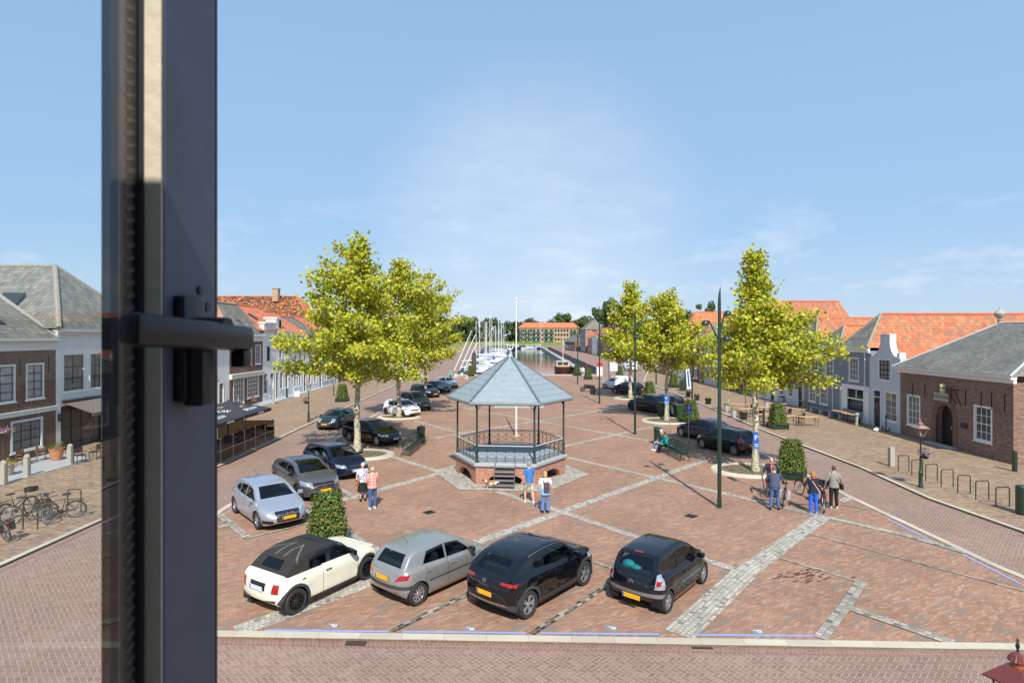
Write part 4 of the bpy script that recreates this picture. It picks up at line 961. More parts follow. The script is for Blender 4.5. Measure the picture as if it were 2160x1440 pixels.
window(t, WL, *hs[0], cols=2, rows=3, frame='white', bar='darkwood', pane='pane_m', fw=.12, split=2); window(t, WL, *hs[1], cols=2, rows=3, bar='darkwood', pane='pane_m', fw=.12, split=2)
window(t, WL, *hs[2], cols=4, rows=2, frame='dark', bar='dark', pane='pane', fw=.08, name='shop_window')
mb = MB(); WL.box(mb, 35.5, 44.5, 7.2, 7.4, 0, .12); WL.box(mb, 35.45, 44.55, 7.405, 7.62, 0, .34); mb.build('cornice', M['white'], t)
mb = MB(); R0 = WL.P(40, 11.95, -3.6); R1 = WL.P(40, 11.95, -14); E0, E1 = WL.P(35.3, 7.62, .35), WL.P(44.7, 7.62, .35)
mb.add([WL.P(35.3, 7.62, -14), E0, R0, R1], [(3, 2, 1, 0)]); mb.add([E0, E1, R0], [(2, 1, 0)]); mb.add([E1, WL.P(44.7, 7.62, -14), R1, R0], [(3, 2, 1, 0)])
mb.v = mb.v; mb.f = [tuple(reversed(f)) for f in mb.f]; mb.build('roof', M['grey_tile'], t)
ridge(t, [R1, R0], .13); ridge(t, [E0, R0], .17); ridge(t, [E1, R0], .15)
c0_ = WL.P(36.8, 8.55, -3.0)
MB().box(WL.P(37.3, 9.5, -4.2) + Vector((0, -.2, 0)), (1.4, 1.1, .12), M=Matrix.Rotation(R(46), 3, 'X')).build('roof_window', M['dark'], t)
mb = MB(); q = [WL.P(36.0, 3.0, .05), WL.P(39.8, 3.0, .05), WL.P(39.8, 2.35, 1.9), WL.P(36.0, 2.35, 1.9)]
mb.add([p + Vector((0, 0, dz)) for dz in (0, -.03) for p in q], [(0, 1, 2, 3), (7, 6, 5, 4), (0, 4, 5, 1), (1, 5, 6, 2), (2, 6, 7, 3), (3, 7, 4, 0)]); mb.bar(q[3] - Vector((0, 0, .1)), q[2] - Vector((0, 0, .1)), .03, .2)
mb.build('awning', M['awning_fab'], t)
mb = MB(); mb.cyl(WL.P(35.95, 3.05, .12), WL.P(39.85, 3.05, .12), .1); mb.build('awning_cassette', M['dark'], t)
MB().rbox(WL.P(35.75, 2.1, .08), (.18, .2, .45), .03).build('wall_lamp', M['dark'], t)
t = thing('brick_house', 'dark brown brick house just beyond the white house, mostly behind the window frame', 'house', (0, 0, 0))
hs = [(40.5, 41.8, .8, 2.7), (40.5, 41.8, 3.4, 5.2), (43, 44.3, 3.4, 5.2), (43, 44.3, .8, 2.7), (46, 47.3, .8, 2.7), (46, 47.3, 3.4, 5.2)]
shell(t, WL, 39.81, 49.5, 7.18, 9, 'brown_brick', hs)
for h in hs: window(t, WL, *h, cols=3, rows=4)
mb = MB(); P_ = [WL.P(44.7, 7.2, .3), WL.P(49.6, 7.2, .3), WL.P(49.6, 10, -4.5), WL.P(44.7, 10, -4.5)]; mb.add(P_, [(0, 1, 2, 3)]); mb.build('roof', M['grey_tile'], t)
# ---- left row seen right of the frame ----
WQ = Wall((-27.2, 49.5), (.5, 30)); q_ = lambda px: at(WQ, px)
t = thing('white_house', 'white painted house with striped shutters just right of the window frame', 'house', (0, 0, 0))
shell(t, WQ, .05, q_(484), 6.6, 9, 'white_wall', [(4.0, 4.9, .8, 2.8), (1.5, 2.5, .8, 2.8), (2.6, 3.5, 3.6, 5.3)])
for h in ((4.0, 4.9, .8, 2.8), (1.5, 2.5, .8, 2.8), (2.6, 3.5, 3.6, 5.3)): window(t, WQ, *h, cols=2, rows=3)
roof_par(t, WQ, .05, q_(484), 6.7, 9.6, 4.5, 0, 0, 'orange_tile', gablemat='white_wall')
t = thing('brown_brick_house', 'brown brick house with white garden doors and grey roof in the left row', 'house', (0, 0, 0))
b0, b1 = q_(484), q_(554) 
up = [rect(WQ, 519, 728, 531, 770), rect(WQ, 538.5, 727, 550, 768)]
lo = [rect(WQ, 492, 796, 515, 851), rect(WQ, 521, 790, 546, 840)]
lo[0] = (lo[0][0], lo[0][1], .05, lo[0][3]); lo[1] = (lo[1][0], lo[1][1], .75, lo[1][3])
shell(t, WQ, b0 + .01, b1, 7.0, 9, 'brown_brick', up + lo)
for h in up: window(t, WQ, *h, cols=2, rows=3)
for h in lo: window(t, WQ, *h, cols=4, rows=5, fw=.12, pane='pane_m', bw=.05, name='garden_door' if h[2] < .1 else 'window')
mb = MB(); WQ.box(mb, b0, b1, 6.55, 7.1, 0, .1); WQ.box(mb, b0, b1 + .05, 7.105, 7.35, 0, .35); mb.build('cornice', M['white'], t)
mb = MB(); WQ.box(mb, b0 + .02, b1, 2.95, 3.35, 0, .2); WQ.box(mb, b0 + .02, b1, 3.352, 3.42, 0, .3); mb.build('fascia_board', M['white'], t)
roof_par(t, WQ, b0, b1, 7.4, 10.5, 2.8, 2.7, 0, 'grey_tile', hipmat='orange_tile', rmat='ridge', gablemat='orange_tile')
skylight(t, WQ, (b0 + b1) / 2 + .3, -.9, 8.45, 3.1 / 2.8, .7, .9)
t = thing('white_house', 'white house with tall flat parapet beside the brown brick house on the left side', 'house', (0, 0, 0))
c0, c1 = b1, q_(581)
up = rect(WQ, 562, 729, 570, 763); lo = rect(WQ, 555.5, 787, 564, 830); lo = (lo[0], lo[1] , .8, lo[3]); ld = (q_(569), q_(577), .05, 3.0)
shell(t, WQ, c0 + .01, c1, 7.6, 9, 'white_wall', [up, lo, ld])
window(t, WQ, *up, cols=2, rows=4, bar='dark'); window(t, WQ, *lo, cols=2, rows=3); door(t, WQ, *ld, mat='white', top=.5)
mb = MB(); WQ.box(mb, c0 + .1, c1 - .1, 7.6, 8.45, -.4, .12); WQ.box(mb, c0, c1, 8.452, 8.65, -.5, .3); mb.build('parapet', M['white'], t)
roof_par(t, WQ, c0 - 1.0, c1 + .3, 7.7, 10.75, 4.6, 0, 0, 'orange_tile')
skylight(t, WQ, c1 - .8, -2.2, 9.3, 3.05 / 4.6, .6, 1.1)
t = thing('white_house', 'white house with white dormer and paired windows on the left side', 'house', (0, 0, 0))
d0, d1 = c1, q_(617)
us = [rect(WQ, a, 723, b, 756) for a, b in ((588, 595), (601, 608))]; ls = [(q_(590), q_(597), .9, 3.0), (q_(601), q_(608), .9, 3.0), (q_(581.5), q_(587), .05, 3.0)]
shell(t, WQ, d0 + .01, d1, 7.2, 9, 'white_wall', us + ls)
for h in us + ls[:2]: window(t, WQ, *h, cols=2, rows=4)
door(t, WQ, *ls[2], mat='dark', top=.5)
cornice(t, WQ, d0, d1, 7.65, .5, .35); roof_par(t, WQ, d0, d1 + .2, 7.65, 10.6, 4.4, 0, 0, 'orange_tile')
mb = MB(); WQ.box(mb, q_(589), q_(600), 7.8, 9.1, -1.6, -.35); WQ.box(mb, q_(589) - .1, q_(600) + .1, 9.1, 9.3, -1.8, -.2); dm_ = mb.build('dormer', M['white'], t)
mb = MB(); WQ.box(mb, q_(595), q_(599), 8.0, 8.95, -.36, -.33); mb.build('dormer_window', M['pane'], dm_)
lf = [(q_(617), 26, 7.3, 'white_wall', 'orange_tile', 'white house with paired windows partly behind the left tree crown'), (26, 32, 6.8, 'white_wall', 'grey_tile', 'white house seen in gaps low in the left tree crown'), (32, 39, 7.0, 'lgrey_wall', 'orange_tile', 'pale grey house behind the left tree trunk')]
for (a_, b_, ze_, wm, rm, lab) in lf: rowhouse('row_house', lab, WQ, a_ + .01, b_, ze_, ze_ + 2.9, wm, rm, nwin=3, half=4.4)
W6 = Wall((-26.4, 90), (.4, 30))
for i, (a_, b_, ze_, wm, rm, lab) in enumerate([(0, 8, 6.4, 'brown_brick', 'orange_tile', 'brown brick house deep behind the left trees, nearest of that kind'), (8, 17, 6.0, 'white_wall', 'grey_tile', 'low white house deep behind the left trees'), (17, 27, 6.6, 'red_brick', 'orange_tile', 'red brick house at the far end of the left row')]):
    rowhouse('row_house', lab, W6, a_ + .01, b_, ze_, ze_ + 2.8, wm, rm, nwin=3, half=4.4)
# big mottled roof behind the left row
t = thing('large_house', 'large mottled dark and orange tiled roof with chimney behind the left row', 'house', (0, 0, 0))
WM = Wall((-30.6, 62), (0, 1))
shell(t, WM, 29, 47, 7.2, 40, 'brown_brick', [])
roof_perp(t, WM, 29, 47, 7.2, 13.95, 6.7, 40, 'mottle_tile', 'orange_tile')
chimney(t, -40.2, 98.6, 13.0, 15.1, .95)
# ---------------- vehicles ----------------
def paintmat(name, col, metal=0.0, rough=0.35):
    m, nt, b = newmat(name)
    n = nnoise(nt, objco(nt), 3.0, 5, 0.65)
    nt.links.new(nmix(nt, 1.0, col, nramp(nt, n, [(0.3, 0.94), (0.7, 1.05)]), 'MULTIPLY'), b.inputs['Base Color'])
    setp(b, Metallic=metal, Roughness=rough); b.inputs['Coat Weight'].default_value = 1.0; b.inputs['Coat Roughness'].default_value = 0.012; b.inputs['Coat IOR'].default_value = 1.6 if max(col) < .05 else 1.5; b.inputs['Specular IOR Level'].default_value = 0.0 if not metal else 0.5
    return m
PT = {'cream': paintmat('cream_car_paint', rgb(232, 228, 206)), 'black': paintmat('black_car_paint', (0.004, 0.005, 0.007), 0, .25), 'navy': paintmat('dark_blue_car_paint', (0.008, 0.014, 0.035), 0, .25),
      'silver': paintmat('silver_car_paint', rgb(176, 182, 192), .55, .38), 'greige': paintmat('beige_grey_car_paint', rgb(158, 157, 152), .5, .4), 'grey': paintmat('grey_car_paint', rgb(94, 94, 98), .45, .35),
      'green': paintmat('dark_green_car_paint', (0.008, 0.022, 0.018), 0, .25), 'white': paintmat('white_car_paint', rgb(232, 234, 236)), 'dgrey': paintmat('dark_grey_car_paint', rgb(52, 54, 58), .3, .3), 'lgrey': paintmat('light_grey_car_paint', rgb(190, 194, 200), .4, .35)}
M['carglass'] = glassmat('car_glass', tint=(0.50, 0.60, 0.60), ior=1.55)
M['carglass_dark'] = glassmat('tinted_car_glass', tint=(0.20, 0.24, 0.25), ior=1.55)
M['clad'] = plain('black_plastic_cladding', rgb(62, 62, 64), 0.6, var=0.08)
M['rubber'] = plain('tyre_rubber', rgb(50, 49, 48), 0.85, var=0.12)
M['rim_s'] = plain('silver_alloy', rgb(190, 192, 196), 0.3, metal=0.8); M['rim_b'] = plain('black_alloy', rgb(24, 24, 26), 0.3, coat=.6)
M['chrome'] = plain('chrome', rgb(200, 202, 206), 0.12, metal=1.0, var=0.0)
M['tail'] = plain('red_lens', rgb(160, 14, 14), 0.15, coat=1.0, var=0.15, vs=30); M['headl'] = plain('clear_lamp', rgb(176, 186, 196), 0.1, metal=0.5, coat=1.0, var=0.35, vs=25)
M['plate_y'] = plain('yellow_plate', rgb(228, 168, 28), 0.5, var=0.03); M['plate_w'] = plain('white_plate', rgb(205, 205, 222), 0.5, var=0.03)
M['grille'] = plain('grille_black', rgb(20, 20, 22), 0.4, coat=.3); M['seatf'] = plain('dark_seat_fabric', rgb(44, 44, 48), 0.8); M['inner'] = plain('car_interior', rgb(22, 22, 24), 0.9)
M['seatl'] = plain('light_seat_leather', rgb(168, 158, 140), 0.6); M['softtop'] = plain('brown_black_soft_top', rgb(46, 42, 40), 0.95, var=0.06, bump=.2, bs=60); M['softstripe'] = plain('soft_top_stripe', rgb(78, 70, 64), 0.95)
M['gap'] = plain('panel_gap', (0.01, 0.01, 0.01), 0.9, var=0)

def striped_top():
    m = M['softtop']; nt = m.node_tree; b = nt.nodes['Principled BSDF']; src = b.inputs['Base Color'].links[0].from_socket
    q = nt.nodes.new('ShaderNodeSeparateXYZ'); nt.links.new(objco(nt), q.inputs[0]); x, y = q.outputs[0], nmath(nt, 'ABSOLUTE', q.outputs[1])
    near = lambda v, c, w_: nmath(nt, 'LESS_THAN', nmath(nt, 'ABSOLUTE', nmath(nt, 'SUBTRACT', v, c)), w_)
    k = nmath(nt, 'MAXIMUM', near(y, .17, .03), near(y, nmath(nt, 'ADD', nmath(nt, 'MULTIPLY', x, -.8), -.22), .032)); k = nmath(nt, 'MULTIPLY', k, nmath(nt, 'MULTIPLY', nmath(nt, 'GREATER_THAN', x, -1.12), nmath(nt, 'LESS_THAN', x, -.45)))
    nt.links.new(nmix(nt, nmath(nt, 'MULTIPLY', k, .55), src, rgb(128, 120, 112)), b.inputs['Base Color'])
striped_top()
def interp(tab, x):
    if x <= tab[0][0]: return tab[0][1]
    if x >= tab[-1][0]: return tab[-1][1]
    n = len(tab)
    for i in range(n - 1):
        if x <= tab[i + 1][0]:
            x0, y0 = tab[i]; x1, y1 = tab[i + 1]; h = x1 - x0; d = (y1 - y0) / h
            def sl(k):
                if k <= 0: return (tab[1][1] - tab[0][1]) / (tab[1][0] - tab[0][0])
                if k >= n - 1: return (tab[-1][1] - tab[-2][1]) / (tab[-1][0] - tab[-2][0])
                a = (tab[k][1] - tab[k - 1][1]) / (tab[k][0] - tab[k - 1][0]); b = (tab[k + 1][1] - tab[k][1]) / (tab[k + 1][0] - tab[k][0])
                return 0 if a * b <= 0 else 2 * a * b / (a + b)
            m0, m1 = sl(i), sl(i + 1); t = (x - x0) / h
            return y0 * (1 + 2 * t) * (1 - t) ** 2 + h * m0 * t * (1 - t) ** 2 + y1 * t * t * (3 - 2 * t) + h * m1 * t * t * (t - 1)
def cutpoly(bm, poly, axis, cond):
    """cut clean edges of a polygon into the skin; axis = the direction looked along ('y' side, 'x' front, 'z' top)"""
    pr = {'y': lambda c: (c.x, c.z), 'x': lambda c: (c.y, c.z), 'z': lambda c: (c.x, c.y)}[axis]
    x0 = min(p[0] for p in poly) - .01; x1 = max(p[0] for p in poly) + .01; y0 = min(p[1] for p in poly) - .01; y1 = max(p[1] for p in poly) + .01
    n = len(poly)
    for i in range(n):
        a, b = poly[i], poly[(i + 1) % n]; d = Vector((b[0] - a[0], b[1] - a[1]))
        if d.length < 1e-6: continue
        fs = []
        for f in bm.faces:
            if not cond(f): continue
            q = [pr(v.co) for v in f.verts]
            if max(p[0] for p in q) < x0 or min(p[0] for p in q) > x1 or max(p[1] for p in q) < y0 or min(p[1] for p in q) > y1: continue
            fs.append(f)
        if axis == 'y': co = Vector((a[0], 0, a[1])); no = Vector((-d.y, 0, d.x))
        elif axis == 'x': co = Vector((0, a[0], a[1])); no = Vector((0, -d.y, d.x))
        else: co = Vector((a[0], a[1], 0)); no = Vector((-d.y, d.x, 0))
        es = set(); vs = set()
        for f in fs: es.update(f.edges); vs.update(f.verts)
        if fs: bmesh.ops.bisect_plane(bm, geom=fs + list(es) + list(vs), dist=1e-4, plane_co=co, plane_no=no)
    def inside(c):
        p = pr(c); s = 0
        for i in range(n):
            a, b = poly[i], poly[(i + 1) % n]
            cr = (b[0] - a[0]) * (p[1] - a[1]) - (b[1] - a[1]) * (p[0] - a[0])
            if s == 0: s = 1 if cr > 0 else -1
            elif cr * s < 0: return False
        return True
    return [f for f in bm.faces if cond(f) and inside(f.calc_center_median())]
def wheel(par, x, y, r, w_, rim='rim_s', spokes=10, side=1, style=0):
    t = bpy.data.objects.new('wheel', None); COL.objects.link(t); t.parent = par; t.location = (x, y, r); t.empty_display_size = .1
    mb = MB(); rr = r * .70; h = w_ / 2
    mb.lathe([(rr, -h * .9), (r * .93, -h), (r * .985, -h * .8), (r, -h * .4), (r, h * .4), (r * .985, h * .8), (r * .93, h), (rr, h * .9), (rr - .01, h * .5), (rr - .01, -h * .5)], n=28, axis='Y')
    mb.f = mb.f[:-2]; mb.build('tyre', M['rubber'], t, True)
    mb = MB(); s = side; o = h * .72 * s
    ring = [(rr, .0), (rr + .004, o), (rr - .03, o * .98), (rr - .035, o * .3)]
    rings = [[Vector((a * cos(2 * pi * i / 28), b, a * sin(2 * pi * i / 28))) for i in range(28)] for a, b in ring]; mb.loft(rings, caps=False)
    for k in range(spokes):
        a = 2 * pi * k / spokes; wd = (.5 * 2 * pi * rr / spokes if spokes <= 6 else .3 * 2 * pi * rr / spokes)
        for dv in ((-.09, .09) if style == 1 else (0,)):
            aa = a + dv; c = Vector((cos(aa), 0, sin(aa))); q = Vector((-sin(aa), 0, cos(aa)))
            p0 = c * .03 + Vector((0, o * .8, 0)); p1 = c * (rr - .02) + Vector((0, o * .85, 0)); w0 = .022; w1 = wd * (.30 if style == 1 else .5)
            th = Vector((0, -.02 * s, 0))
            mb.add([p0 - q * w0, p0 + q * w0, p1 + q * w1, p1 - q * w1, p0 - q * w0 + th, p0 + q * w0 + th, p1 + q * w1 + th, p1 - q * w1 + th], [(0, 1, 2, 3), (7, 6, 5, 4), (0, 4, 5, 1), (1, 5, 6, 2), (2, 6, 7, 3), (3, 7, 4, 0)])
    mb.lathe([(0, o * .75), (.055, o * .75), (.05, o * .95), (0, o * .97)], n=12, axis='Y'); mb.build('rim', M[rim], t)
    mb = MB(); mb.lathe([(0, o * .15), (rr - .04, o * .15), (rr - .04, o * .2), (0, o * .2)], n=20, axis='Y'); mb.build('brake_disc', M['inner'], t)
    return t
def car(name, label, loc, rz, C, group='cars parked on the plaza', cat='car'):
    root = thing(name, label, cat, loc, rz, group)
    wb = C['wb']; fo = C['fo']; ro = C['ro']; hw = C['W'] / 2; r = C.get('r', .31); Ht = C['H']; gc = C.get('gc', .17)
    xf = wb / 2 + fo; xr = -wb / 2 - ro
    top = C['top']; belt = C['belt']; paint = PT[C['paint']]
    N = C.get('N', 54); xs = sorted(set([xr + (xf - xr) * i / N for i in range(N + 1)] + [xr + .03, xr + .08, xf - .03, xf - .08] + [p[0] for p in top if xr < p[0] < xf]))
    xs = [x for i, x in enumerate(xs) if i == 0 or x - xs[i - 1] > .012]
    rear = C.get('rear_taper', 0.0)
    wt = C.get('plan') or [(xr, hw * .76), (xr + .05, hw * .85), (xr + .15, hw * .945), (xr + .28, hw * .972), (xr + .7, hw * .985), (xr + 1.5, hw), (xf - 1.2, hw), (xf - .6, hw * .97), (xf - .28, hw * .90), (xf - .1, hw * .78), (xf, hw * .64)]
    bt = [(xr, .40), (xr + .08, .30), (xr + .3, gc + .02), (xr + .6, gc), (xf - .6, gc), (xf - .25, gc + .02), (xf - .08, .24), (xf, .30)]
    tumble = C.get('tumble', .32)
    rows = []
    for x in xs:
        zt = interp(top, x); zb = min(interp(belt, x), zt - .035); w_ = interp(wt, x); z0 = interp(bt, x); g_ = zt - zb
        z1 = zb - z0
        flare = C.get('flare', .022)
        fl = sum(flare * math.exp(-((x - cx) / (r * 1.35)) ** 4) for cx in (-wb / 2, wb / 2))
        L = [(w_ - .16, z0), (w_ - .05, z0 + .01), (w_ - .015, z0 + .10 * z1 / .6), (w_ - .0 + fl * .5, z0 + .28 * z1), (w_ - .012 + fl, z0 + .46 * z1), (w_ + fl * .9, z0 + .62 * z1), (w_ - .004 + fl * .3, z0 + .78 * z1), (w_ - .022, z0 + .90 * z1), (w_ - .05, zb - .012), (w_ - .085, zb + .004)]
        wg = w_ - .09; tm = tumble * g_ * (1 + 0.0)
        ye = wg - tm * .92; ze_ = zb + .88 * g_
        for k in (.25, .5, .75, 1.0): L.append((wg - (wg - ye) * k - .0, zb + .004 + (ze_ - zb - .004) * k))
        ye2 = ye - min(.07, .25 * g_ + .01); ze2 = zb + .965 * g_
        L.append(((ye * .6 + ye2 * .4), zb + .93 * g_)); L.append((ye2, ze2))
        cc = zt - ze2
        for k in (.8, .55, .28, 0.0): L.append((ye2 * k, zt - cc * k * k))
        rows.append([Vector((x, y, z)) for y, z in L])
    bm = bmesh.new(); nl = len(rows[0]); grid = []
    for rw in rows:
        Lh = [bm.verts.new(p) for p in rw]; Rh = [bm.verts.new((p.x, -p.y, p.z)) for p in rw[:-1]]
        grid.append(Lh + Rh[::-1])
    m_ = len(grid[0])
    for i in range(len(grid) - 1):
        for k in range(m_ - 1): bm.faces.new((grid[i][k], grid[i][k + 1], grid[i + 1][k + 1], grid[i + 1][k]))
    # floor
    for i in range(len(grid) - 1): bm.faces.new((grid[i][0], grid[i + 1][0], grid[i + 1][-1], grid[i][-1]))
    # curved front and rear fascias
    for gi, bul, sgn in ((0, C.get('rbul', .10), -1), (len(grid) - 1, C.get('fbul', .16), 1)):
        ring = grid[gi]; nsub = 10; prev = None
        zb0 = ring[0].co.z; ztp = ring[nl - 1].co.z
        for k in range(nl):
            a, b = ring[k], ring[m_ - 1 - k]
            if k == nl - 1: line = [a] * (nsub + 1); 
            else:
                line = [a]
                for j in range(1, nsub):
                    y = a.co.y + (b.co.y - a.co.y) * j / nsub; t_ = 1 - abs(2 * j / nsub - 1) ** 2.2
                    zz_ = a.co.z; hz = (zz_ - zb0) / max(.01, ztp - zb0); pf = math.sin(pi * min(1, max(0, .12 + hz * .8))) ** .5
                    if k >= nl - 6: pf *= .0
                    line.append(bm.verts.new((a.co.x + sgn * bul * t_ * pf, y, zz_)))
                line.append(b)
            if prev is not None:
                for j in range(nsub):
                    q = [prev[j], prev[j + 1], line[j + 1], line[j]]; u = []
                    for v in q:
                        if v not in u: u.append(v)
                    if len(u) >= 3:
                        try: bm.faces.new(u)
                        except ValueError: pass
            prev = line
    bmesh.ops.recalc_face_normals(bm, faces=bm.faces[:])
    bm.normal_update()
    lay = bm.faces.layers.int.new('part'); names = {}
    def setk(fs, key, mat, par=None, off=0.0, only=None):
        idx = names.setdefault(key, (len(names) + 1, mat, off))[0]
        for f in fs:
            if only is None or f[lay] in only: f[lay] = idx
    side = lambda f, s: f.calc_center_median().y * s > .0 and f.normal.y * s > .35
    # wheel arches
    for cx in (-wb / 2, wb / 2):
        for s in (1, -1):
            if C.get('clad'):
                ra = r + .125; pl = [(cx + ra * cos(pi * k / 12), r + ra * sin(pi * k / 12)) for k in range(13)] + [(cx - ra, .05), (cx + ra, .05)]
                setk(cutpoly(bm, pl, 'y', lambda f: side(f, s)), 'cladding', M['clad'])
            ra = r + .05; pl = [(cx + ra * cos(pi * k / 14), r + ra * sin(pi * k / 14)) for k in range(15)] + [(cx - ra, .05), (cx + ra, .05)]
            cond = lambda f: f.calc_center_median().y * s > hw - .3 and f.calc_center_median().z < .9
            fs = cutpoly(bm, pl, 'y', cond); bmesh.ops.delete(bm, geom=fs, context='FACES')
    if C.get('clad'):
        for s in (1, -1):
            pl = [(xr - .2, .0), (xf + .2, .0), (xf + .2, gc + C.get('sill', .16)), (xr - .2, gc + C.get('sill', .16))]
            setk(cutpoly(bm, pl, 'y', lambda f: side(f, s) and abs(f.calc_center_median().x) < wb / 2), 'cladding', M['clad'])
    # panel gaps and doors
    for s in (1, -1):
        for gi_, (a, b) in enumerate(C.get('gaps', [])):
            a = Vector(a); b = Vector(b); q = (b - a).normalized(); q = Vector((-q.y, q.x)) * .006
            pl = [tuple(a - q), tuple(b - q), tuple(b + q), tuple(a + q)]
            setk(cutpoly(bm, pl, 'y', lambda f: side(f, s)), 'panel_gap.%d.%d' % (gi_, s), M['gap'], only=(0,))
        for i, pl in enumerate(C.get('side', [])):
            setk(cutpoly(bm, pl, 'y', lambda f: side(f, s) and f.normal.z < .9), 'side_window.%d.%d' % (i, s), M['carglass_dark' if C.get('privacy') and i > 0 else 'carglass'], off=.008)
        for i, (pl, mt) in enumerate(C.get('sidepatch', [])):
            setk(cutpoly(bm, pl, 'y', lambda f: side(f, s)), 'trim.%d' % i, M[mt])
    up = lambda f: f.normal.z > .12
    def mir(pl): return [(x, -y) for x, y in pl]
    if 'roofmat' in C: setk(cutpoly(bm, C['roofpoly'], 'z', lambda f: f.normal.z > .5 and f.calc_center_median().z > interp(belt, 0) + .2), 'roof', M[C['roofmat']] if C['roofmat'] in M else PT[C['roofmat']])
    for k, lim_ in (('ws', 1), ('rw', -1)):
        if k in C:
            x0, y0, x1, y1 = C[k]
            pl = [(x0, -y0), (x0, y0), (x1, y1), (x1, -y1)]
            setk(cutpoly(bm, pl, 'z', lambda f: up(f) and f.normal.x * lim_ > .12 and f.calc_center_median().z > interp(belt, x0) - .02), 'windscreen' if k == 'ws' else 'rear_window', M['carglass'], off=.006)
    if 'rwx' in C:      # rear window drawn as seen from behind
        setk(cutpoly(bm, C['rwx'], 'x', lambda f: f.normal.x < -.12 and f.calc_center_median().x < xr + 1.3), 'rear_window', M['carglass_dark' if C.get('privacy') else 'carglass'], off=.006)
    for i, (pl, mt, nm) in enumerate(C.get('front', [])):
        for k_, p_ in enumerate((pl, [(-a, b) for a, b in pl]) if min(a for a, b in pl) > 0 else (pl,)):
            setk(cutpoly(bm, p_, 'x', lambda f: f.normal.x > .12 and f.calc_center_median().x > xf - .62), '%s.%d.%d' % (nm, i, k_), M[mt] if mt in M else PT[mt])
    for i, (pl, mt, nm) in enumerate(C.get('back', [])):
        for k_, p_ in enumerate((pl, [(-a, b) for a, b in pl]) if min(a for a, b in pl) > 0 else (pl,)):
            setk(cutpoly(bm, p_, 'x', lambda f: f.normal.x < -.1 and f.calc_center_median().x < xr + C.get('wrap', .42)), '%s.%d.%d' % (nm, i, k_), M[mt] if mt in M else PT[mt])
    for s in (1, -1):
        for i, (x0, x1) in enumerate(C.get('doors', [])):
            pl = [(x0, gc + .1), (x1, gc + .1), (x1, 1.0), (x0, 1.0)]
            setk([f for f in bm.faces if side(f, s) and x0 < f.calc_center_median().x < x1 and gc + .09 < f.calc_center_median().z < interp(belt, f.calc_center_median().x) + .06], 'door.%d.%d' % (i, s), paint, only=(0,))
    for nm_, fn, mt in C.get('custom', []): setk([f for f in bm.faces if fn(f)], nm_, M[mt], only=(0,))
    bm.normal_update(); bm.verts.ensure_lookup_table()
    vn = {v: v.normal.copy() for v in bm.verts}
    inv = {v[0]: (k, v[1], v[2]) for k, v in names.items()}; inv[0] = ('body', paint, 0)
    groups = {}
    for f in bm.faces: groups.setdefault(f[lay], []).append(f)
    made = {}
    for gi, fs in groups.items():
        key, mat, off = inv[gi]; vid = {}; vs = []; ns = []; F = []
        for f in fs:
            q = []
            for v in f.verts:
                if v not in vid: vid[v] = len(vs); vs.append(v.co - vn[v] * off); ns.append(vn[v])
                q.append(vid[v])
            F.append(q)
        me = bpy.data.meshes.new(key.split('.')[0]); me.from_pydata(vs, [], F); me.polygons.foreach_set('use_smooth', [True] * len(F)); me.update()
        try: me.normals_split_custom_set_from_vertices(ns)
        except Exception: pass
        me.materials.append(mat); o = bpy.data.objects.new(key.split('.')[0], me); COL.objects.link(o); o.parent = root; made[key] = o
    bm.free()
    # wells, wheels
    for cx in (-wb / 2, wb / 2):
        for s in (1, -1):
            mb = MB(); ra = r + .052; A = [Vector((cx + ra * cos(pi * k / 12), s * (hw - .035), r + ra * sin(pi * k / 12))) for k in range(13)]; A = [Vector((A[0].x, A[0].y, .2))] + A + [Vector((A[-1].x, A[-1].y, .2))]
            B = [Vector((p.x, s * (hw - .34), p.z)) for p in A]
            for k in range(len(A) - 1): mb.add([A[k], A[k + 1], B[k + 1], B[k]], [(0, 1, 2, 3)])
            mb.add(B, [tuple(range(len(B)))]); mb.build('wheel_well', M['inner'], root)
    for cx in (-wb / 2, wb / 2):
        for s in (1, -1): wheel(root, cx, s * (hw - .105), r, .205, C.get('rim', 'rim_s'), C.get('spokes', 10), s, C.get('style', 0))
    # plates, handles, mirrors
    for (x_, z_, dx, mt) in C.get('plates', []):
        s = 1 if dx > 0 else -1
        p_ = MB().box((x_, 0, z_), (.02, .50, .11)).build('number_plate', M[mt], root)
        MB().box((x_ + s * .0105, .225 * (1 if s < 0 else -1), z_), (.003, .04, .105)).build('plate_band', M['signblue'], p_)
    zm = interp(belt, C['mx']) + .03
    for s in (1, -1):
        mb = MB(); mb.rbox((C['mx'], s * (hw + .075), zm + .06), (.13, .2, .14), .045); mb.bar((C['mx'], s * (hw - .07), zm), (C['mx'], s * (hw + .02), zm + .04), .06, .03); mb.build('mirror', paint if not C.get('mirror') else (M.get(C['mirror']) or PT[C['mirror']]), root, True)
    for xh in C.get('handles', []):
        for s in (1, -1):
            y = interp(wt, xh) - .01; MB().rbox((xh, s * (y + .012), interp(belt, xh) - .13), (.19, .035, .035), .012).build('door_handle', M['chrome'] if C.get('chromeh') else paint, root, True)
    # interior
    sm = M[C.get('seat', 'seatf')]; zs_ = .62 if Ht > 1.5 else .52
    MB().bbox(-wb / 2 + .1, wb / 2 - .25, -hw + .18, hw - .18, gc + .03, gc + .12).build('cabin_floor', M['inner'], root)
    sx = C.get('seatx', .05)
    for s in (1, -1):
        mb = MB(); mb.rbox((sx, s * .36, zs_ - .1), (.5, .5, .2), .06); mb.rbox((sx - .32, s * .36, zs_ + .26), (.16, .48, .66), .06, M=Matrix.Rotation(R(-14), 3, 'Y')); mb.rbox((sx - .44, s * .36, zs_ + .66), (.1, .26, .18), .04); mb.build('front_seat', sm, root, True)
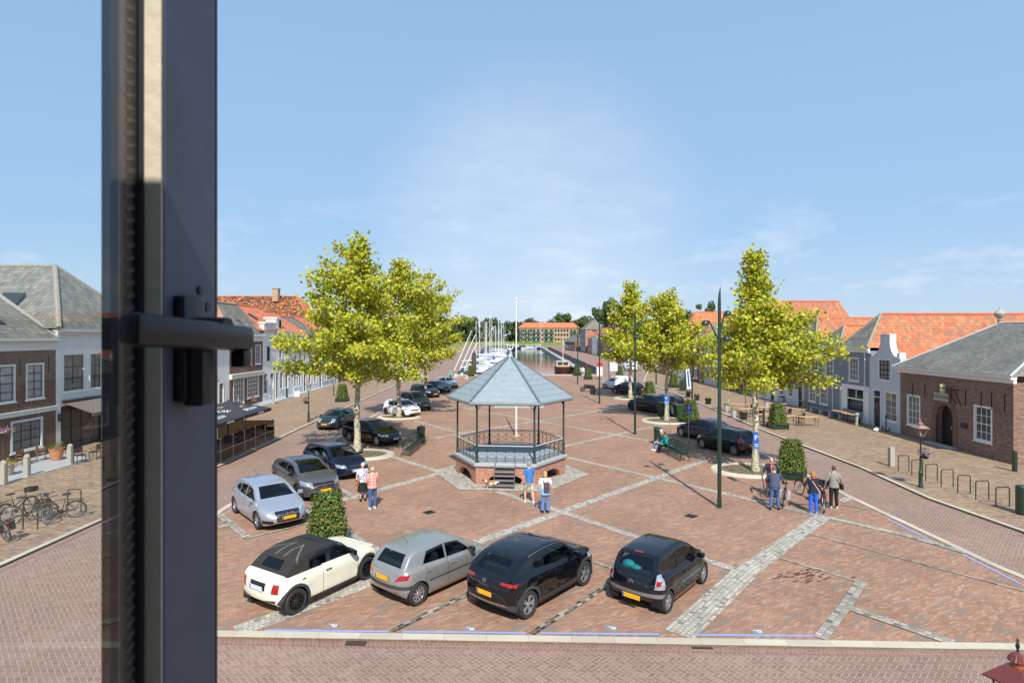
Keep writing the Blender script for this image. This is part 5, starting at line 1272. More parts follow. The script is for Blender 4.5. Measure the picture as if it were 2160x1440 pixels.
    mb = MB(); rx = sx - .95; mb.rbox((rx, 0, zs_ - .08), (.5, 1.2, .2), .06); mb.rbox((rx - .32, 0, zs_ + .22), (.16, 1.2, .56), .06, M=Matrix.Rotation(R(-16), 3, 'Y')); mb.build('rear_seat', sm, root, True)
    xc = C['ws'][2] if 'ws' in C and C['ws'][2] > C['ws'][0] else C['ws'][0]
    mb = MB(); mb.rbox((xc - .28, 0, interp(belt, xc) - .17), (.55, 2 * hw - .36, .2), .06); mb.build('dashboard', M['inner'], root, True)
    mb = MB(); n_ = Matrix.Rotation(R(65), 3, 'Y'); c_ = Vector((xc - .58, .36, interp(belt, xc) - .06)); mb.tube([c_ + n_ @ Vector((.18 * cos(a * pi / 8), .18 * sin(a * pi / 8), 0)) for a in range(16)], .014, 6, True); mb.build('steering_wheel', M['gap'], root, True)
    if C.get('antenna'):
        ax = C['antenna']; MB().tube([(ax, 0, interp(top, ax)), (ax - .22, 0, interp(top, ax) + .22)], .006, 5).build('antenna', M['dark'], root)
    if C.get('rails'):
        for s in (1, -1):
            mb = MB(); P = [(x, s * (hw - .09 - tumble * .45 - .03), interp(top, x) - .02) for x in [C['rails'][0] + (C['rails'][1] - C['rails'][0]) * k / 8 for k in range(9)]]; mb.tube(P, .018, 6); mb.build('roof_rail', M['dark'], root)
    if C.get('wiper', True) and 'rwx' in C:
        pass
    return root, made, (xr, xf, hw, wt)

def spec(kind, **k):
    """body shapes; x forward, origin between the axles"""
    D = {}; dfo, dro = dict(hatch=(.80, .62), suv=(.85, .72), estate=(.86, 1.05), sedan=(.8, 1.0), van=(.88, .80))[kind]; k['fo'] = k.get('fo', dfo) - .13; k['ro'] = k.get('ro', dro) - .11
    if kind == 'hatch':
        D = dict(wb=2.5, fo=.80, ro=.62, W=1.70, H=1.46, r=.31)
        D.update(k); wb, fo, ro, Ht = D['wb'], D['fo'], D['ro'], D['H']; xf, xr = wb / 2 + fo, -wb / 2 - ro
        D.setdefault('top', [(xr, .80), (xr + .04, .90), (xr + .10, .97), (xr + .30, 1.24), (xr + .44, Ht - .085), (xr + .62, Ht - .045), (xr + 1.2, Ht - .005), (-.15, Ht), (.22, Ht - .03), (.50, Ht - .13), (wb / 2 - .22, .99), (wb / 2 + .02, .93), (xf - .30, .80), (xf - .10, .70), (xf, .58)])
        D.setdefault('belt', [(xr, .76), (xr + .15, .92), (xr + .6, .945), (0, .91), (wb / 2 - .3, .885), (wb / 2 + .1, .84), (xf - .25, .72), (xf, .54)])
        D.setdefault('ws', (wb / 2 - .27, .60, .44, .50)); D['ws'] = (.42, .50, wb / 2 - .26, .63) if 'ws' not in k else k['ws']
        D.setdefault('rwx', [(-.50, 1.0), (.50, 1.0), (.43, Ht - .14), (-.43, Ht - .14)])
        D.setdefault('side', [[(.44 - .06, Ht - .17), (-.12, Ht - .115), (-.12, .955), (wb / 2 - .42, .93)], [(-.19, Ht - .115), (-.80, Ht - .15), (xr + .72, 1.0), (-.19, .96)]])
        D.setdefault('gaps', [((-.155, gcv(D)), (-.155, .95)), ((wb / 2 - .46, gcv(D)), (wb / 2 - .40, .90)), ((-.98, .62), (-.90, .95)), ((-.98, .62), (-.80, gcv(D)))]); D.setdefault('doors', [(-.15, wb / 2 - .45), (-.96, -.16)])
        D.setdefault('handles', [.02, -.86]); D.setdefault('mx', wb / 2 - .50)
    if kind == 'suv':
        D = dict(wb=2.6, fo=.85, ro=.72, W=1.81, H=1.56, r=.345, gc=.2, clad=True, flare=.035)
        D.update(k); wb, fo, ro, Ht = D['wb'], D['fo'], D['ro'], D['H']; xf, xr = wb / 2 + fo, -wb / 2 - ro
        D.setdefault('top', [(xr, .92), (xr + .04, 1.02), (xr + .12, 1.10), (xr + .42, 1.33), (xr + .62, Ht - .10), (xr + .85, Ht - .05), (xr + 1.4, Ht - .005), (-.1, Ht), (.25, Ht - .03), (.52, Ht - .13), (wb / 2 - .25, 1.10), (wb / 2 + .02, 1.05), (xf - .30, .95), (xf - .10, .86), (xf, .72)])
        D.setdefault('belt', [(xr, .86), (xr + .15, 1.03), (xr + .6, 1.06), (0, 1.0), (wb / 2 - .3, .985), (wb / 2 + .1, .96), (xf - .25, .86), (xf, .66)])
        D['ws'] = k.get('ws', (.44, .52, wb / 2 - .29, .66))
        D.setdefault('rwx', [(-.52, 1.12), (.52, 1.12), (.44, Ht - .15), (-.44, Ht - .15)])
        D.setdefault('side', [[(.42, Ht - .18), (-.12, Ht - .125), (-.12, 1.06), (wb / 2 - .44, 1.03)], [(-.19, Ht - .125), (-.82, Ht - .16), (xr + .80, 1.15), (-.19, 1.07)]])
        D.setdefault('gaps', [((-.155, gcv(D) + .1), (-.155, 1.05)), ((wb / 2 - .46, gcv(D) + .1), (wb / 2 - .42, 1.0)), ((-1.0, .72), (-.92, 1.05)), ((-1.0, .72), (-.85, gcv(D) + .1))]); D.setdefault('doors', [(-.15, wb / 2 - .45), (-.97, -.16)])
        D.setdefault('handles', [.02, -.86]); D.setdefault('mx', wb / 2 - .52)
    if kind == 'estate':
        D = dict(wb=2.8, fo=.86, ro=1.05, W=1.82, H=1.47, r=.33)
        D.update(k); wb, fo, ro, Ht = D['wb'], D['fo'], D['ro'], D['H']; xf, xr = wb / 2 + fo, -wb / 2 - ro
        D.setdefault('top', [(xr, .84), (xr + .04, .93), (xr + .10, 1.0), (xr + .34, 1.26), (xr + .48, Ht - .11), (xr + .66, Ht - .075), (xr + 1.4, Ht - .02), (-.3, Ht), (.15, Ht - .03), (.42, Ht - .12), (wb / 2 - .38, 1.0), (wb / 2 - .10, .95), (xf - .30, .80), (xf - .10, .71), (xf, .60)])
        D.setdefault('belt', [(xr, .80), (xr + .15, .95), (xr + .6, .96), (0, .92), (wb / 2 - .4, .895), (wb / 2, .86), (xf - .25, .73), (xf, .56)])
        D['ws'] = k.get('ws', (.36, .52, wb / 2 - .42, .64))
        D.setdefault('rwx', [(-.52, 1.03), (.52, 1.03), (.44, Ht - .15), (-.44, Ht - .15)])
        D.setdefault('side', [[(.32, Ht - .165), (-.22, Ht - .12), (-.22, .965), (wb / 2 - .60, .94)], [(-.29, Ht - .12), (-1.05, Ht - .14), (-1.05, .985), (-.29, .965)], [(-1.11, Ht - .14), (xr + .66, Ht - .18), (xr + .46, 1.02), (-1.11, .985)]])
        D.setdefault('gaps', [((-.255, .3), (-.255, .95)), ((wb / 2 - .62, .3), (wb / 2 - .55, .90)), ((-1.14, .62), (-1.06, .95)), ((-1.14, .62), (-1.0, .3))]); D.setdefault('doors', [(-.25, wb / 2 - .6), (-1.12, -.26)])
        D.setdefault('handles', [-.08, -1.0]); D.setdefault('mx', wb / 2 - .68)
    if kind == 'sedan':
        D = dict(wb=2.76, fo=.8, ro=1.0, W=1.81, H=1.43, r=.33)
        D.update(k); wb, fo, ro, Ht = D['wb'], D['fo'], D['ro'], D['H']; xf, xr = wb / 2 + fo, -wb / 2 - ro
        D.setdefault('top', [(xr, .92), (xr + .06, 1.03), (xr + .5, 1.06), (xr + .72, 1.09), (xr + 1.25, Ht - .10), (xr + 1.6, Ht - .03), (-.2, Ht), (.15, Ht - .03), (.42, Ht - .12), (wb / 2 - .36, .98), (wb / 2 - .08, .93), (xf - .30, .79), (xf - .10, .70), (xf, .58)])
        D.setdefault('belt', [(xr, .86), (xr + .15, .95), (xr + .6, .96), (0, .91), (wb / 2 - .4, .885), (wb / 2, .85), (xf - .25, .72), (xf, .54)])
        D['ws'] = k.get('ws', (.36, .52, wb / 2 - .40, .64)); D['rw'] = (xr + 1.22, .48, xr + .76, .60)
        D.setdefault('side', [[(.32, Ht - .165), (-.22, Ht - .115), (-.22, .955), (wb / 2 - .60, .93)], [(-.29, Ht - .115), (-.85, Ht - .15), (xr + 1.0, 1.0), (-.29, .96)]])
        D.setdefault('gaps', [((-.255, .3), (-.255, .95)), ((wb / 2 - .62, .3), (wb / 2 - .55, .90))]); D.setdefault('doors', [(-.25, wb / 2 - .6), (-1.1, -.26)])
        D.setdefault('handles', [-.08, -1.0]); D.setdefault('mx', wb / 2 - .68)
    if kind == 'van':
        D = dict(wb=2.7, fo=.88, ro=.80, W=1.8, H=1.80, r=.32, tumble=.14)
        D.update(k); wb, fo, ro, Ht = D['wb'], D['fo'], D['ro'], D['H']; xf, xr = wb / 2 + fo, -wb / 2 - ro
        D.setdefault('top', [(xr, 1.0), (xr + .03, 1.5), (xr + .08, Ht - .12), (xr + .25, Ht - .03), (-.6, Ht), (.2, Ht - .01), (.45, Ht - .12), (wb / 2 - .25, 1.16), (wb / 2 + .05, 1.06), (xf - .30, .92), (xf - .10, .80), (xf, .64)])
        D.setdefault('belt', [(xr, .9), (xr + .1, 1.02), (0, 1.0), (wb / 2 - .3, .99), (wb / 2 + .1, .96), (xf - .25, .82), (xf, .58)])
        D['ws'] = k.get('ws', (.44, .60, wb / 2 - .28, .68))
        D.setdefault('side', [[(.42, Ht - .32), (-.05, Ht - .30), (-.05, 1.06), (wb / 2 - .42, 1.05)]])
        D.setdefault('gaps', [((-.12, .3), (-.12, Ht - .3)), ((wb / 2 - .46, .3), (wb / 2 - .42, 1.0)), ((-1.0, .4), (-1.0, Ht - .3))]); D.setdefault('doors', [(-.115, wb / 2 - .45)])
        D.setdefault('handles', [.05, -.3]); D.setdefault('mx', wb / 2 - .52)
    xf, xr = D['wb'] / 2 + D['fo'], -D['wb'] / 2 - D['ro']; hw = D['W'] / 2; z = D['H']; hi = .1 if kind in ('suv', 'van') else 0
    D.setdefault('front', [([(.50, .60 + hi), (hw - .02, .66 + hi), (hw - .02, .80 + hi), (.46, .72 + hi)], 'headl', 'headlight'), ([(-.42, .56 + hi), (.42, .56 + hi), (.44, .68 + hi), (-.44, .68 + hi)], 'grille', 'grille'), ([(-.58, .26 + hi / 2), (.58, .26 + hi / 2), (.52, .40 + hi / 2), (-.52, .40 + hi / 2)], 'grille', 'lower_grille')])
    D.setdefault('back', [([(.52, .74 + hi), (hw, .74 + hi), (hw, .94 + hi), (.60, .94 + hi)], 'tail', 'tail_light')])
    D.setdefault('plates', [(xf + D.get('fbul', .16) * .98 + .012, .46 + hi, 1, 'plate_y'), (xr - D.get('rbul', .10) - .012, .62 + hi, -1, 'plate_y')])
    return D
def gcv(D): return D.get('gc', .17) + .08
def park(rear, front, wb):       # ground points of one side's wheels -> centre and heading; side = +1 when those are the right-hand wheels
    d = (front - rear); d.normalize(); return d
def place(rear, front, W, right=True):
    d = Vector((front.x - rear.x, front.y - rear.y, 0)).normalized(); left = Vector((-d.y, d.x, 0)); m = (Vector(rear) + Vector(front)) / 2; m.z = 0
    m += left * (W / 2 - .1) * (1 if right else -1)
    return m, math.atan2(d.y, d.x)
def addv(loc_rz, name, label, C, **k): return car(name, label, loc_rz[0], loc_rz[1], C, **k)
cars = {}
# cream soft-top
C = spec('hatch', wb=2.495, fo=.78, ro=.58, W=1.727, H=1.40, r=.325, paint='cream', rim='rim_b', spokes=10, clad=True, sill=.13, plates=[], gc=.15, seatx=-.05, mirror='black')
xr = -C['wb'] / 2 - C['ro']; xf = C['wb'] / 2 + C['fo']
C['top'] = [(xr, .86), (xr + .04, .97), (xr + .22, 1.02), (xr + .42, 1.19), (xr + .64, 1.34), (xr + .95, 1.415), (-.2, 1.43), (.14, 1.415), (.36, 1.345), (.80, 1.02), (1.05, .985), (xf - .32, .91), (xf - .10, .80), (xf, .62)]; C['tumble'] = .24; C['clad'] = True
C['belt'] = [(xr, .82), (xr + .12, .96), (xr + .6, .97), (0, .95), (.8, .925), (1.2, .89), (xf - .22, .78), (xf, .56)]
C['side'] = [[(.30, 1.33), (-.42, 1.34), (-.74, 1.22), (-.80, 1.0), (.70, .965)]]; C['rwx'] = [(-.38, 1.08), (.38, 1.08), (.33, 1.26), (-.33, 1.26)]
C['gaps'] = [((-.40, .25), (-.40, .96)), ((.82, .3), (.84, .92))]; C['doors'] = [(-.39, .81)]; C['handles'] = [-.22]; C['chromeh'] = True; C['mx'] = .60; C['ws'] = (.32, .52, .84, .63)
C['back'] = [([(.50, .62), (.70, .62), (.72, .86), (.54, .86)], 'tail', 'tail_light'), ([(-.30, .66), (.30, .66), (.30, .86), (-.30, .86)], 'grille', 'plate_recess'), ([(.28, .34), (.62, .38), (.62, .46), (.28, .42)], 'grille', 'bumper_vent')]
C['front'] = [([(.42, .60), (.72, .60), (.72, .84), (.42, .84)], 'headl', 'headlight'), ([(-.4, .42), (.4, .42), (.34, .66), (-.34, .66)], 'grille', 'grille')]
C['plates'] = [(xr - .118, .715, -1, 'plate_w')]
C['custom'] = [('soft_top', lambda f: f.calc_center_median().z > interp(C['belt'], f.calc_center_median().x) + .015 and xr + .22 < f.calc_center_median().x < -.05, 'softtop'), ('windscreen_frame', lambda f: f.calc_center_median().z > interp(C['belt'], f.calc_center_median().x) + .05 and f.calc_center_median().x >= -.05 and f.calc_center_median().x < .82, 'dark')]
r_, f_ = G(621.7, 1292.8), G(771.7, 1220.3)
c1, made, info = addv(place(r_, f_, 1.727), 'convertible', 'cream soft-top convertible with black wheels at the left of the front row', C)
mb = MB(); mb.tube([(-.12, y, interp(C['top'], -.12) + .02 - .05 * (y / .55) ** 2) for y in [-.6 + .12 * k for k in range(11)]], .028, 6); mb.build('roof_bow', M['dark'], c1)
for s in (1, -1):
    mb = MB()
    for k in range(7):
        xa, xb = 1.02 + .13 * k, 1.02 + .13 * (k + 1); mb.bar((xa, s * .33, interp(C['top'], xa) + .004 - .02), (xb, s * .33, interp(C['top'], xb) + .004 - .02), .075, .012)
    mb.build('bonnet_stripe', M['clad'], c1)
    MB().lathe([(0, 0), (.06, 0), (.055, .012), (0, .014)], (-1.0, s * .835 if s > 0 else -.849, .80), 14, 'Y').build('fuel_cap' if s < 0 else 'side_badge', M['chrome'], c1)
MB().bbox(-.35, .32, -.45, .45, 1.0, 1.02) if False else None
C1 = C
# beige-grey hatchback
C = spec('hatch', wb=2.442, fo=.78, ro=.60, W=1.66, H=1.43, r=.30, paint='greige', rim='rim_s', spokes=9, seatx=.0, mirror='dark', antenna=-.9, gc=.17)
xr = -C['wb'] / 2 - C['ro']; xf = C['wb'] / 2 + C['fo']
C['back'] = [([(.44, .70), (.78, .76), (.78, .88), (.58, .86)], 'tail', 'tail_light'), ([(-.9, .50), (.9, .50), (.9, .60), (-.9, .60)], 'clad', 'bumper_strip')]
C['sidepatch'] = [([(-.85, .52), (.75, .52), (.75, .565), (-.85, .565)], 'clad')]; C['gaps'] += []
C['plates'] = [(xr - .115, .74, -1, 'plate_y')]
addv(place(G(880, 1273.9), G(1010.6, 1212.8), 1.66), 'hatchback', 'beige-grey five-door hatchback with red tail lights between the cream convertible and black crossover', C)
# black crossover
C = spec('suv', wb=2.56, fo=.85, ro=.74, W=1.79, H=1.535, r=.345, paint='black', rim='rim_s', spokes=5, style=1, antenna=-1.1, seatx=.0, privacy=False)
xr = -C['wb'] / 2 - C['ro']; xf = C['wb'] / 2 + C['fo']
C['back'] = [([(.42, .94), (.84, .90), (.84, .98), (.48, 1.0)], 'tail', 'tail_light'), ([(-.9, .30), (.9, .30), (.9, .46), (-.9, .46)], 'clad', 'bumper_cladding'), ([(-.7, .42), (.7, .42), (.6, .47), (-.6, .47)], 'chrome', 'bumper_trim')]
C['plates'] = [(xr - .117, .66, -1, 'plate_y')]
cm_, md_, inf_ = addv(place(G(1111.4, 1301.1), G(1229.4, 1232.2), 1.79), 'crossover', 'black crossover with silver line over its side windows in the front row', C)
for s in (1, -1):
    mb = MB(); P = []
    for x in [.75, .42, 0, -.5, -.85, -1.1]:
        zt = interp(C['top'], x); zb = interp(C['belt'], x); g_ = zt - zb; w_ = interp(inf_[3], x) - .09; kk = .93 if x < .5 else .55
        P.append((x, s * (w_ - .32 * g_ * kk + .012), zb + g_ * kk))
    mb.tube(P, .011, 5); mb.build('roof_trim', M['chrome'], cm_)
text('rear_lettering', 'M O K K A', .07, M['chrome'], frame4((xr - .112, 0, .86), (0, -1, 0), (0, 0, 1)), cm_, .003)
mb = MB(); mb.torus((xr - .10, 0, .97), .05, .008, 'X', 16); mb.bar((xr - .10, -.06, .96), (xr - .10, .06, .98), .01); mb.build('emblem', M['chrome'], cm_)
# small black hatchback
C = spec('hatch', wb=2.34, fo=.66, ro=.53, W=1.63, H=1.465, r=.285, paint='black', rim='rim_s', spokes=5, seatx=-.05, flare=.03)
xr = -C['wb'] / 2 - C['ro']; xf = C['wb'] / 2 + C['fo']
C['top'] = [(xr, .86), (xr + .04, .96), (xr + .09, 1.02), (xr + .20, 1.24), (xr + .30, 1.39), (xr + .45, 1.43), (xr + 1.0, 1.465), (-.1, 1.465), (.25, 1.43), (.52, 1.33), (1.05, 1.0), (1.25, .93), (xf - .22, .82), (xf - .08, .72), (xf, .60)]
C['side'] = [[(.46, 1.28), (-.30, 1.335), (-.30, .97), (.92, .94)], [(-.38, 1.32), (-.75, 1.26), (-.95, 1.05), (-.72, .98), (-.38, .98)]]
C['rwx'] = [(-.48, .92), (.48, .92), (.46, 1.34), (-.46, 1.34)]; C['gaps'] = [((-.34, .25), (-.34, .96)), ((.95, .3), (.98, .92))]; C['doors'] = [(-.33, .94)]; C['handles'] = [-.15]; C['mx'] = .72
C['wrap'] = .24; C['back'] = [([(.60, .68), (.80, .68), (.78, 1.06), (.62, 1.02)], 'headl', 'lamp_cluster'), ([(.63, .76), (.74, .76), (.74, .88), (.63, .88)], 'tail', 'tail_light'), ([(-.8, .46), (.8, .46), (.8, .56), (-.8, .56)], 'grey_b', 'bumper_strip')]; PT['grey_b'] = M['clad']
M['grey_b'] = plain('grey_bumper_plastic', rgb(112, 114, 118), .6)
C['sidepatch'] = [([(-.35, .52), (.85, .52), (.85, .56), (-.35, .56)], 'grey_b')]
C['plates'] = [(xr - .115, .40, -1, 'plate_y')]; C['ws'] = (.48, .50, 1.0, .62)
cs_, _, _ = addv(place(G(1404.4, 1290.5), G(1479.4, 1228.1), 1.63), 'hatchback', 'small black three-door hatchback with turquoise bags behind its rear window', C)
mb = MB(); mb.ball((xr + .30, .28, 1.02), (.13, .2, .14), 8, 6); mb.ball((xr + .28, .05, .98), (.12, .16, .1), 8, 6); tag(mb.build('shopping_bag', plain('turquoise_bag', rgb(40, 176, 184), .5, var=.4, vs=12), None, True), 'turquoise plastic bag inside the small black hatchback behind its rear window', 'bag')
bpy.data.objects['shopping_bag'].location = cs_.location; bpy.data.objects['shopping_bag'].rotation_euler = cs_.rotation_euler
mb = MB(); mb.bar((xr - .102, -.07, .80), (xr - .10, 0, .84), .02); mb.bar((xr - .102, 0, .84), (xr - .10, .07, .80), .02); mb.bar((xr - .102, -.07, .76), (xr - .10, 0, .80), .02); mb.bar((xr - .102, 0, .80), (xr - .10, .07, .76), .02); mb.build('emblem', M['chrome'], cs_)
text('rear_lettering', 'C1', .08, M['chrome'], frame4((xr - .06, -.42, .74), (0, -1, 0), (0, 0, 1)), cs_, .003)
MB().box((xr + .33, 0, 1.425), (.04, .24, .03)).build('brake_light', M['tail'], cs_)
# left row
C = spec('hatch', wb=2.63, fo=.88, ro=.78, W=1.785, H=1.43, r=.32, paint='silver', rim='rim_s', spokes=10, antenna=-1.3, chromeh=False)
xf = C['wb'] / 2 + C['fo']; xr = -C['wb'] / 2 - C['ro']
C['side'] = [[(.38, 1.26), (-.12, 1.31), (-.12, .955), (.86, .93)], [(-.19, 1.31), (-.80, 1.29), (-.80, .97), (-.19, .96)], [(-.86, 1.28), (-1.15, 1.24), (-1.38, 1.06), (-.86, .975)]]
C['front'] = [([(.40, .60), (.84, .66), (.84, .80), (.46, .74)], 'headl', 'headlight'), ([(-.40, .34), (.40, .34), (.45, .70), (-.45, .70)], 'grille', 'grille'), ([(.52, .28), (.82, .30), (.82, .42), (.52, .40)], 'grille', 'air_intake')]
C['plates'] = [(xf + .175, .50, 1, 'plate_y')]
ca, _, _ = addv(place(G(498.8, 1081), G(545, 1114.5), 1.785), 'hatchback', 'silver five-door hatchback at the left end of the left parking row', C)
for k in range(6): MB().box((xf + .163, 0, .385 + .055 * k), (.012, .78, .012)).build('grille_bar', M['chrome'], ca)
mb = MB()
for k in range(4): mb.torus((xf + .178, -.1 + .067 * k, .64), .042, .008, 'X', 14)
mb.build('emblem', M['chrome'], ca)
C = spec('suv', wb=2.70, fo=.86, ro=.86, W=1.80, H=1.49, r=.345, paint='grey', rim='rim_b', spokes=5, style=1, roofmat='black', roofpoly=[(.46, -.53), (.46, .53), (-1.3, .53), (-1.3, -.53)], sill=.08, flare=.03, privacy=True, mirror='black')
xf = C['wb'] / 2 + C['fo']
C['front'] = [([(.44, .66), (.86, .70), (.86, .90), (.50, .82)], 'headl', 'headlight'), ([(-.44, .54), (.44, .54), (.50, .80), (-.50, .80)], 'grille', 'grille'), ([(-.62, .26), (.62, .26), (.56, .42), (-.56, .42)], 'grille', 'lower_grille')]
C['plates'] = [(xf + .175, .50, 1, 'plate_y')]
dH = (G(631, 1055) - Vector((1.72, -1.95, 0)).normalized() * 2.70)
ca, _, _ = addv(place(dH, G(631, 1055), 1.80), 'crossover', 'metallic grey crossover with black roof between the silver hatchback and dark blue estate', C)
for k in range(2): MB().box((xf + .163, 0, .62 + .10 * k), (.014, .88, .02)).build('grille_bar', M['chrome'], ca)
mb = MB(); mb.torus((xf + .175, 0, .68), .075, .011, 'X', 18)
for a in (90, 210, 330): mb.bar((xf + .175, 0, .68), (xf + .175, .075 * cos(R(a)), .68 + .075 * sin(R(a))), .012)
mb.build('emblem', M['chrome'], ca)
C = spec('estate', wb=2.81, fo=.78, ro=1.03, W=1.81, H=1.45, r=.335, paint='navy', rim='rim_s', spokes=5, style=1, rails=(-1.7, .2), seat='seatl')
xf = C['wb'] / 2 + C['fo']
C['front'] = [([(.46, .60), (.84, .64), (.84, .78), (.48, .74)], 'headl', 'headlight'), ([(.03, .55), (.36, .57), (.36, .72), (.03, .72)], 'grille', 'grille'), ([(-.60, .28), (.60, .28), (.5, .42), (-.5, .42)], 'grille', 'lower_grille')]
C['plates'] = [(xf + .175, .47, 1, 'plate_w')]
fw_ = G(705, 1011); ca, _, _ = addv(place(fw_ - Vector((1.75, -1.85, 0)).normalized() * 2.81, fw_, 1.81), 'estate_car', 'dark blue estate car with chrome kidney grille nearest the left plane tree', C)
for s in (1, -1): mb = MB(); mb.tube([(xf + .165, s * .03, .55), (xf + .165, s * .36, .57), (xf + .15, s * .36, .72), (xf + .165, s * .03, .72)], .011, 5, True); mb.build('grille_frame', M['chrome'], ca)
C = spec('estate', wb=2.79, fo=.88, ro=1.08, W=1.83, H=1.48, r=.335, paint='black', rim='rim_s', spokes=10, rails=(-1.7, .2), privacy=True)
xf = C['wb'] / 2 + C['fo']; C['plates'] = [(xf + .175, .46, 1, 'plate_w')]
r_, f_ = G(741, 930.5), G(792.5, 939.5); addv(place(r_, f_, 1.83), 'estate_car', 'long black estate car parked behind the trunk of the left plane tree', C)
C = spec('hatch', wb=2.57, fo=.80, ro=.62, W=1.727, H=1.42, r=.32, paint='green', rim='rim_b', spokes=8, clad=True, sill=.1, rwx=[(-.46, 1.0), (.46, 1.0), (.42, 1.28), (-.42, 1.28)])
xf = C['wb'] / 2 + C['fo']
C['front'] = [([(.42, .62), (.70, .62), (.70, .84), (.42, .84)], 'headl', 'headlight'), ([(-.46, .38), (.46, .38), (.38, .64), (-.38, .64)], 'grille', 'grille')]
C['plates'] = [(xf + .175, .50, 1, 'plate_y')]
fl_ = G(713.8, 903.8); rl_ = fl_ + Vector((.42, 2.53, 0)); l, z_ = place(rl_, fl_, 1.727, right=False); l.z = ZR
ca, _, _ = car('hatchback', 'dark green small hatchback with round lamps driving on the left road', l, z_, C, group=None)
mb = MB(); mb.tube([(xf + .165, y, z) for y, z in ((-.46, .4), (-.38, .64), (.38, .64), (.46, .4), (.3, .37), (-.3, .37))], .016, 6, True); mb.build('grille_frame', M['chrome'], ca)
C = spec('hatch', wb=2.56, fo=.83, ro=.72, W=1.78, H=1.46, r=.32, paint='white', rim='rim_b', spokes=5)
r_, f_ = G(815.8, 874.3), G(849, 880); addv(place(r_, f_, 1.78), 'hatchback', 'white hatchback parked behind the second tree of the left row', C)
C = spec('suv', wb=2.64, paint='dgrey', privacy=True, W=1.84, H=1.64, rim='rim_s', spokes=5)
C['top'] = [(x, z + .07) if z > 1.2 else (x, z + .02) for x, z in C['top']]
l = G(893, 866) ; addv((Vector((l.x - 1.1, l.y + 1.4, 0)), R(-50)), 'suv', 'dark grey tall car parked just behind the white hatchback', C)
far = [('estate', 'black', (G(920, 838) + Vector((-1.4, 1.2, 0))), -52, 'black car with yellow plate, third from the far end of the left row'), ('sedan', 'navy', (G(940, 828) + Vector((-1.2, 1.2, 0))), -50, 'dark blue saloon second from the far end of the left row'), ('hatch', 'lgrey', (G(953, 818) + Vector((-.8, 1.2, 0))), -50, 'pale silver car at the far end of the left row')]
for kd, pt, l, a, lab in far: C = spec(kd, paint=pt, N=40); car('parked_car', lab, l, R(a), C)
# right row
C = spec('hatch', wb=2.49, fo=.80, ro=.66, W=1.72, H=1.48, r=.315, paint='black', rim='rim_s', spokes=5, style=1, privacy=True)
C['back'] = [([(.50, .84), (.86, .80), (.86, 1.10), (.62, 1.12)], 'tail', 'tail_light'), ([(.5, .42), (.78, .42), (.78, .48), (.5, .48)], 'tail', 'reflector')]
r_, f_ = G(1553.8, 961), G(1477.5, 944); l, z_ = place(r_, f_, 1.72, right=False); car('hatchback', 'black hatchback with red tail lamp nearest the near right tree', l, z_, C)
C = spec('sedan', wb=2.76, paint='navy', rim='rim_s', spokes=10)
f_ = G(1437.5, 920.5); r_ = f_ + (G(1553.8, 961) - G(1477.5, 944)).normalized() * 2.76; l, z_ = place(r_, f_, 1.81, right=False)
car('saloon_car', 'dark blue saloon with silver wheels beside the black hatchback on the right', l, z_, C)
C = spec('suv', wb=2.66, paint='black', rim='rim_b', spokes=5, style=1, W=1.86, H=1.62, privacy=True)
f_ = G(1330, 864.5); r_ = G(1380, 871.5); l, z_ = place(r_, f_, 1.84, right=False); car('suv', 'black tall car behind the second lamp post on the right', l, z_, C)
C = spec('estate', paint='black', rim='rim_s', spokes=5, N=40); l2 = Vector((l.x + 1.7, l.y + 1.9, 0)); car('estate_car', 'black estate car with yellow plate half hidden behind the second right tree', l2, z_ + R(2), C)
C = spec('suv', wb=2.6, paint='navy', rim='rim_s', spokes=5, N=44, W=1.8, H=1.55); f_ = G(1289.5, 829.5); r_ = G(1343.8, 834); l, z_ = place(r_, f_, 1.8, right=False); car('suv', 'dark blue car parked in front of the white van', l, z_, C)
C = spec('van', paint='white', rim='rim_s', N=44); l = G(1277.5, 821) + Vector((1.7, .9, 0)); car('delivery_van', 'white small delivery van behind the dark blue car on the right', l, z_ + R(2), C, cat='van')
C = spec('van', paint='white', N=36, H=1.95); car('delivery_van', 'white van on the far road behind the third right tree', Vector((26.3, 128, ZR)), R(115), C, group=None, cat='van')
C = spec('hatch', paint='white', N=36); car('parked_car', 'white car on the far right road below the tree crown', Vector((24.2, 118, ZR)), R(100), C, group=None)
C = spec('hatch', paint='navy', N=30); car('parked_car', 'blue car by the quayside house far along the right quay', Vector((33.0, 232, ZR)), R(100), C, group=None)
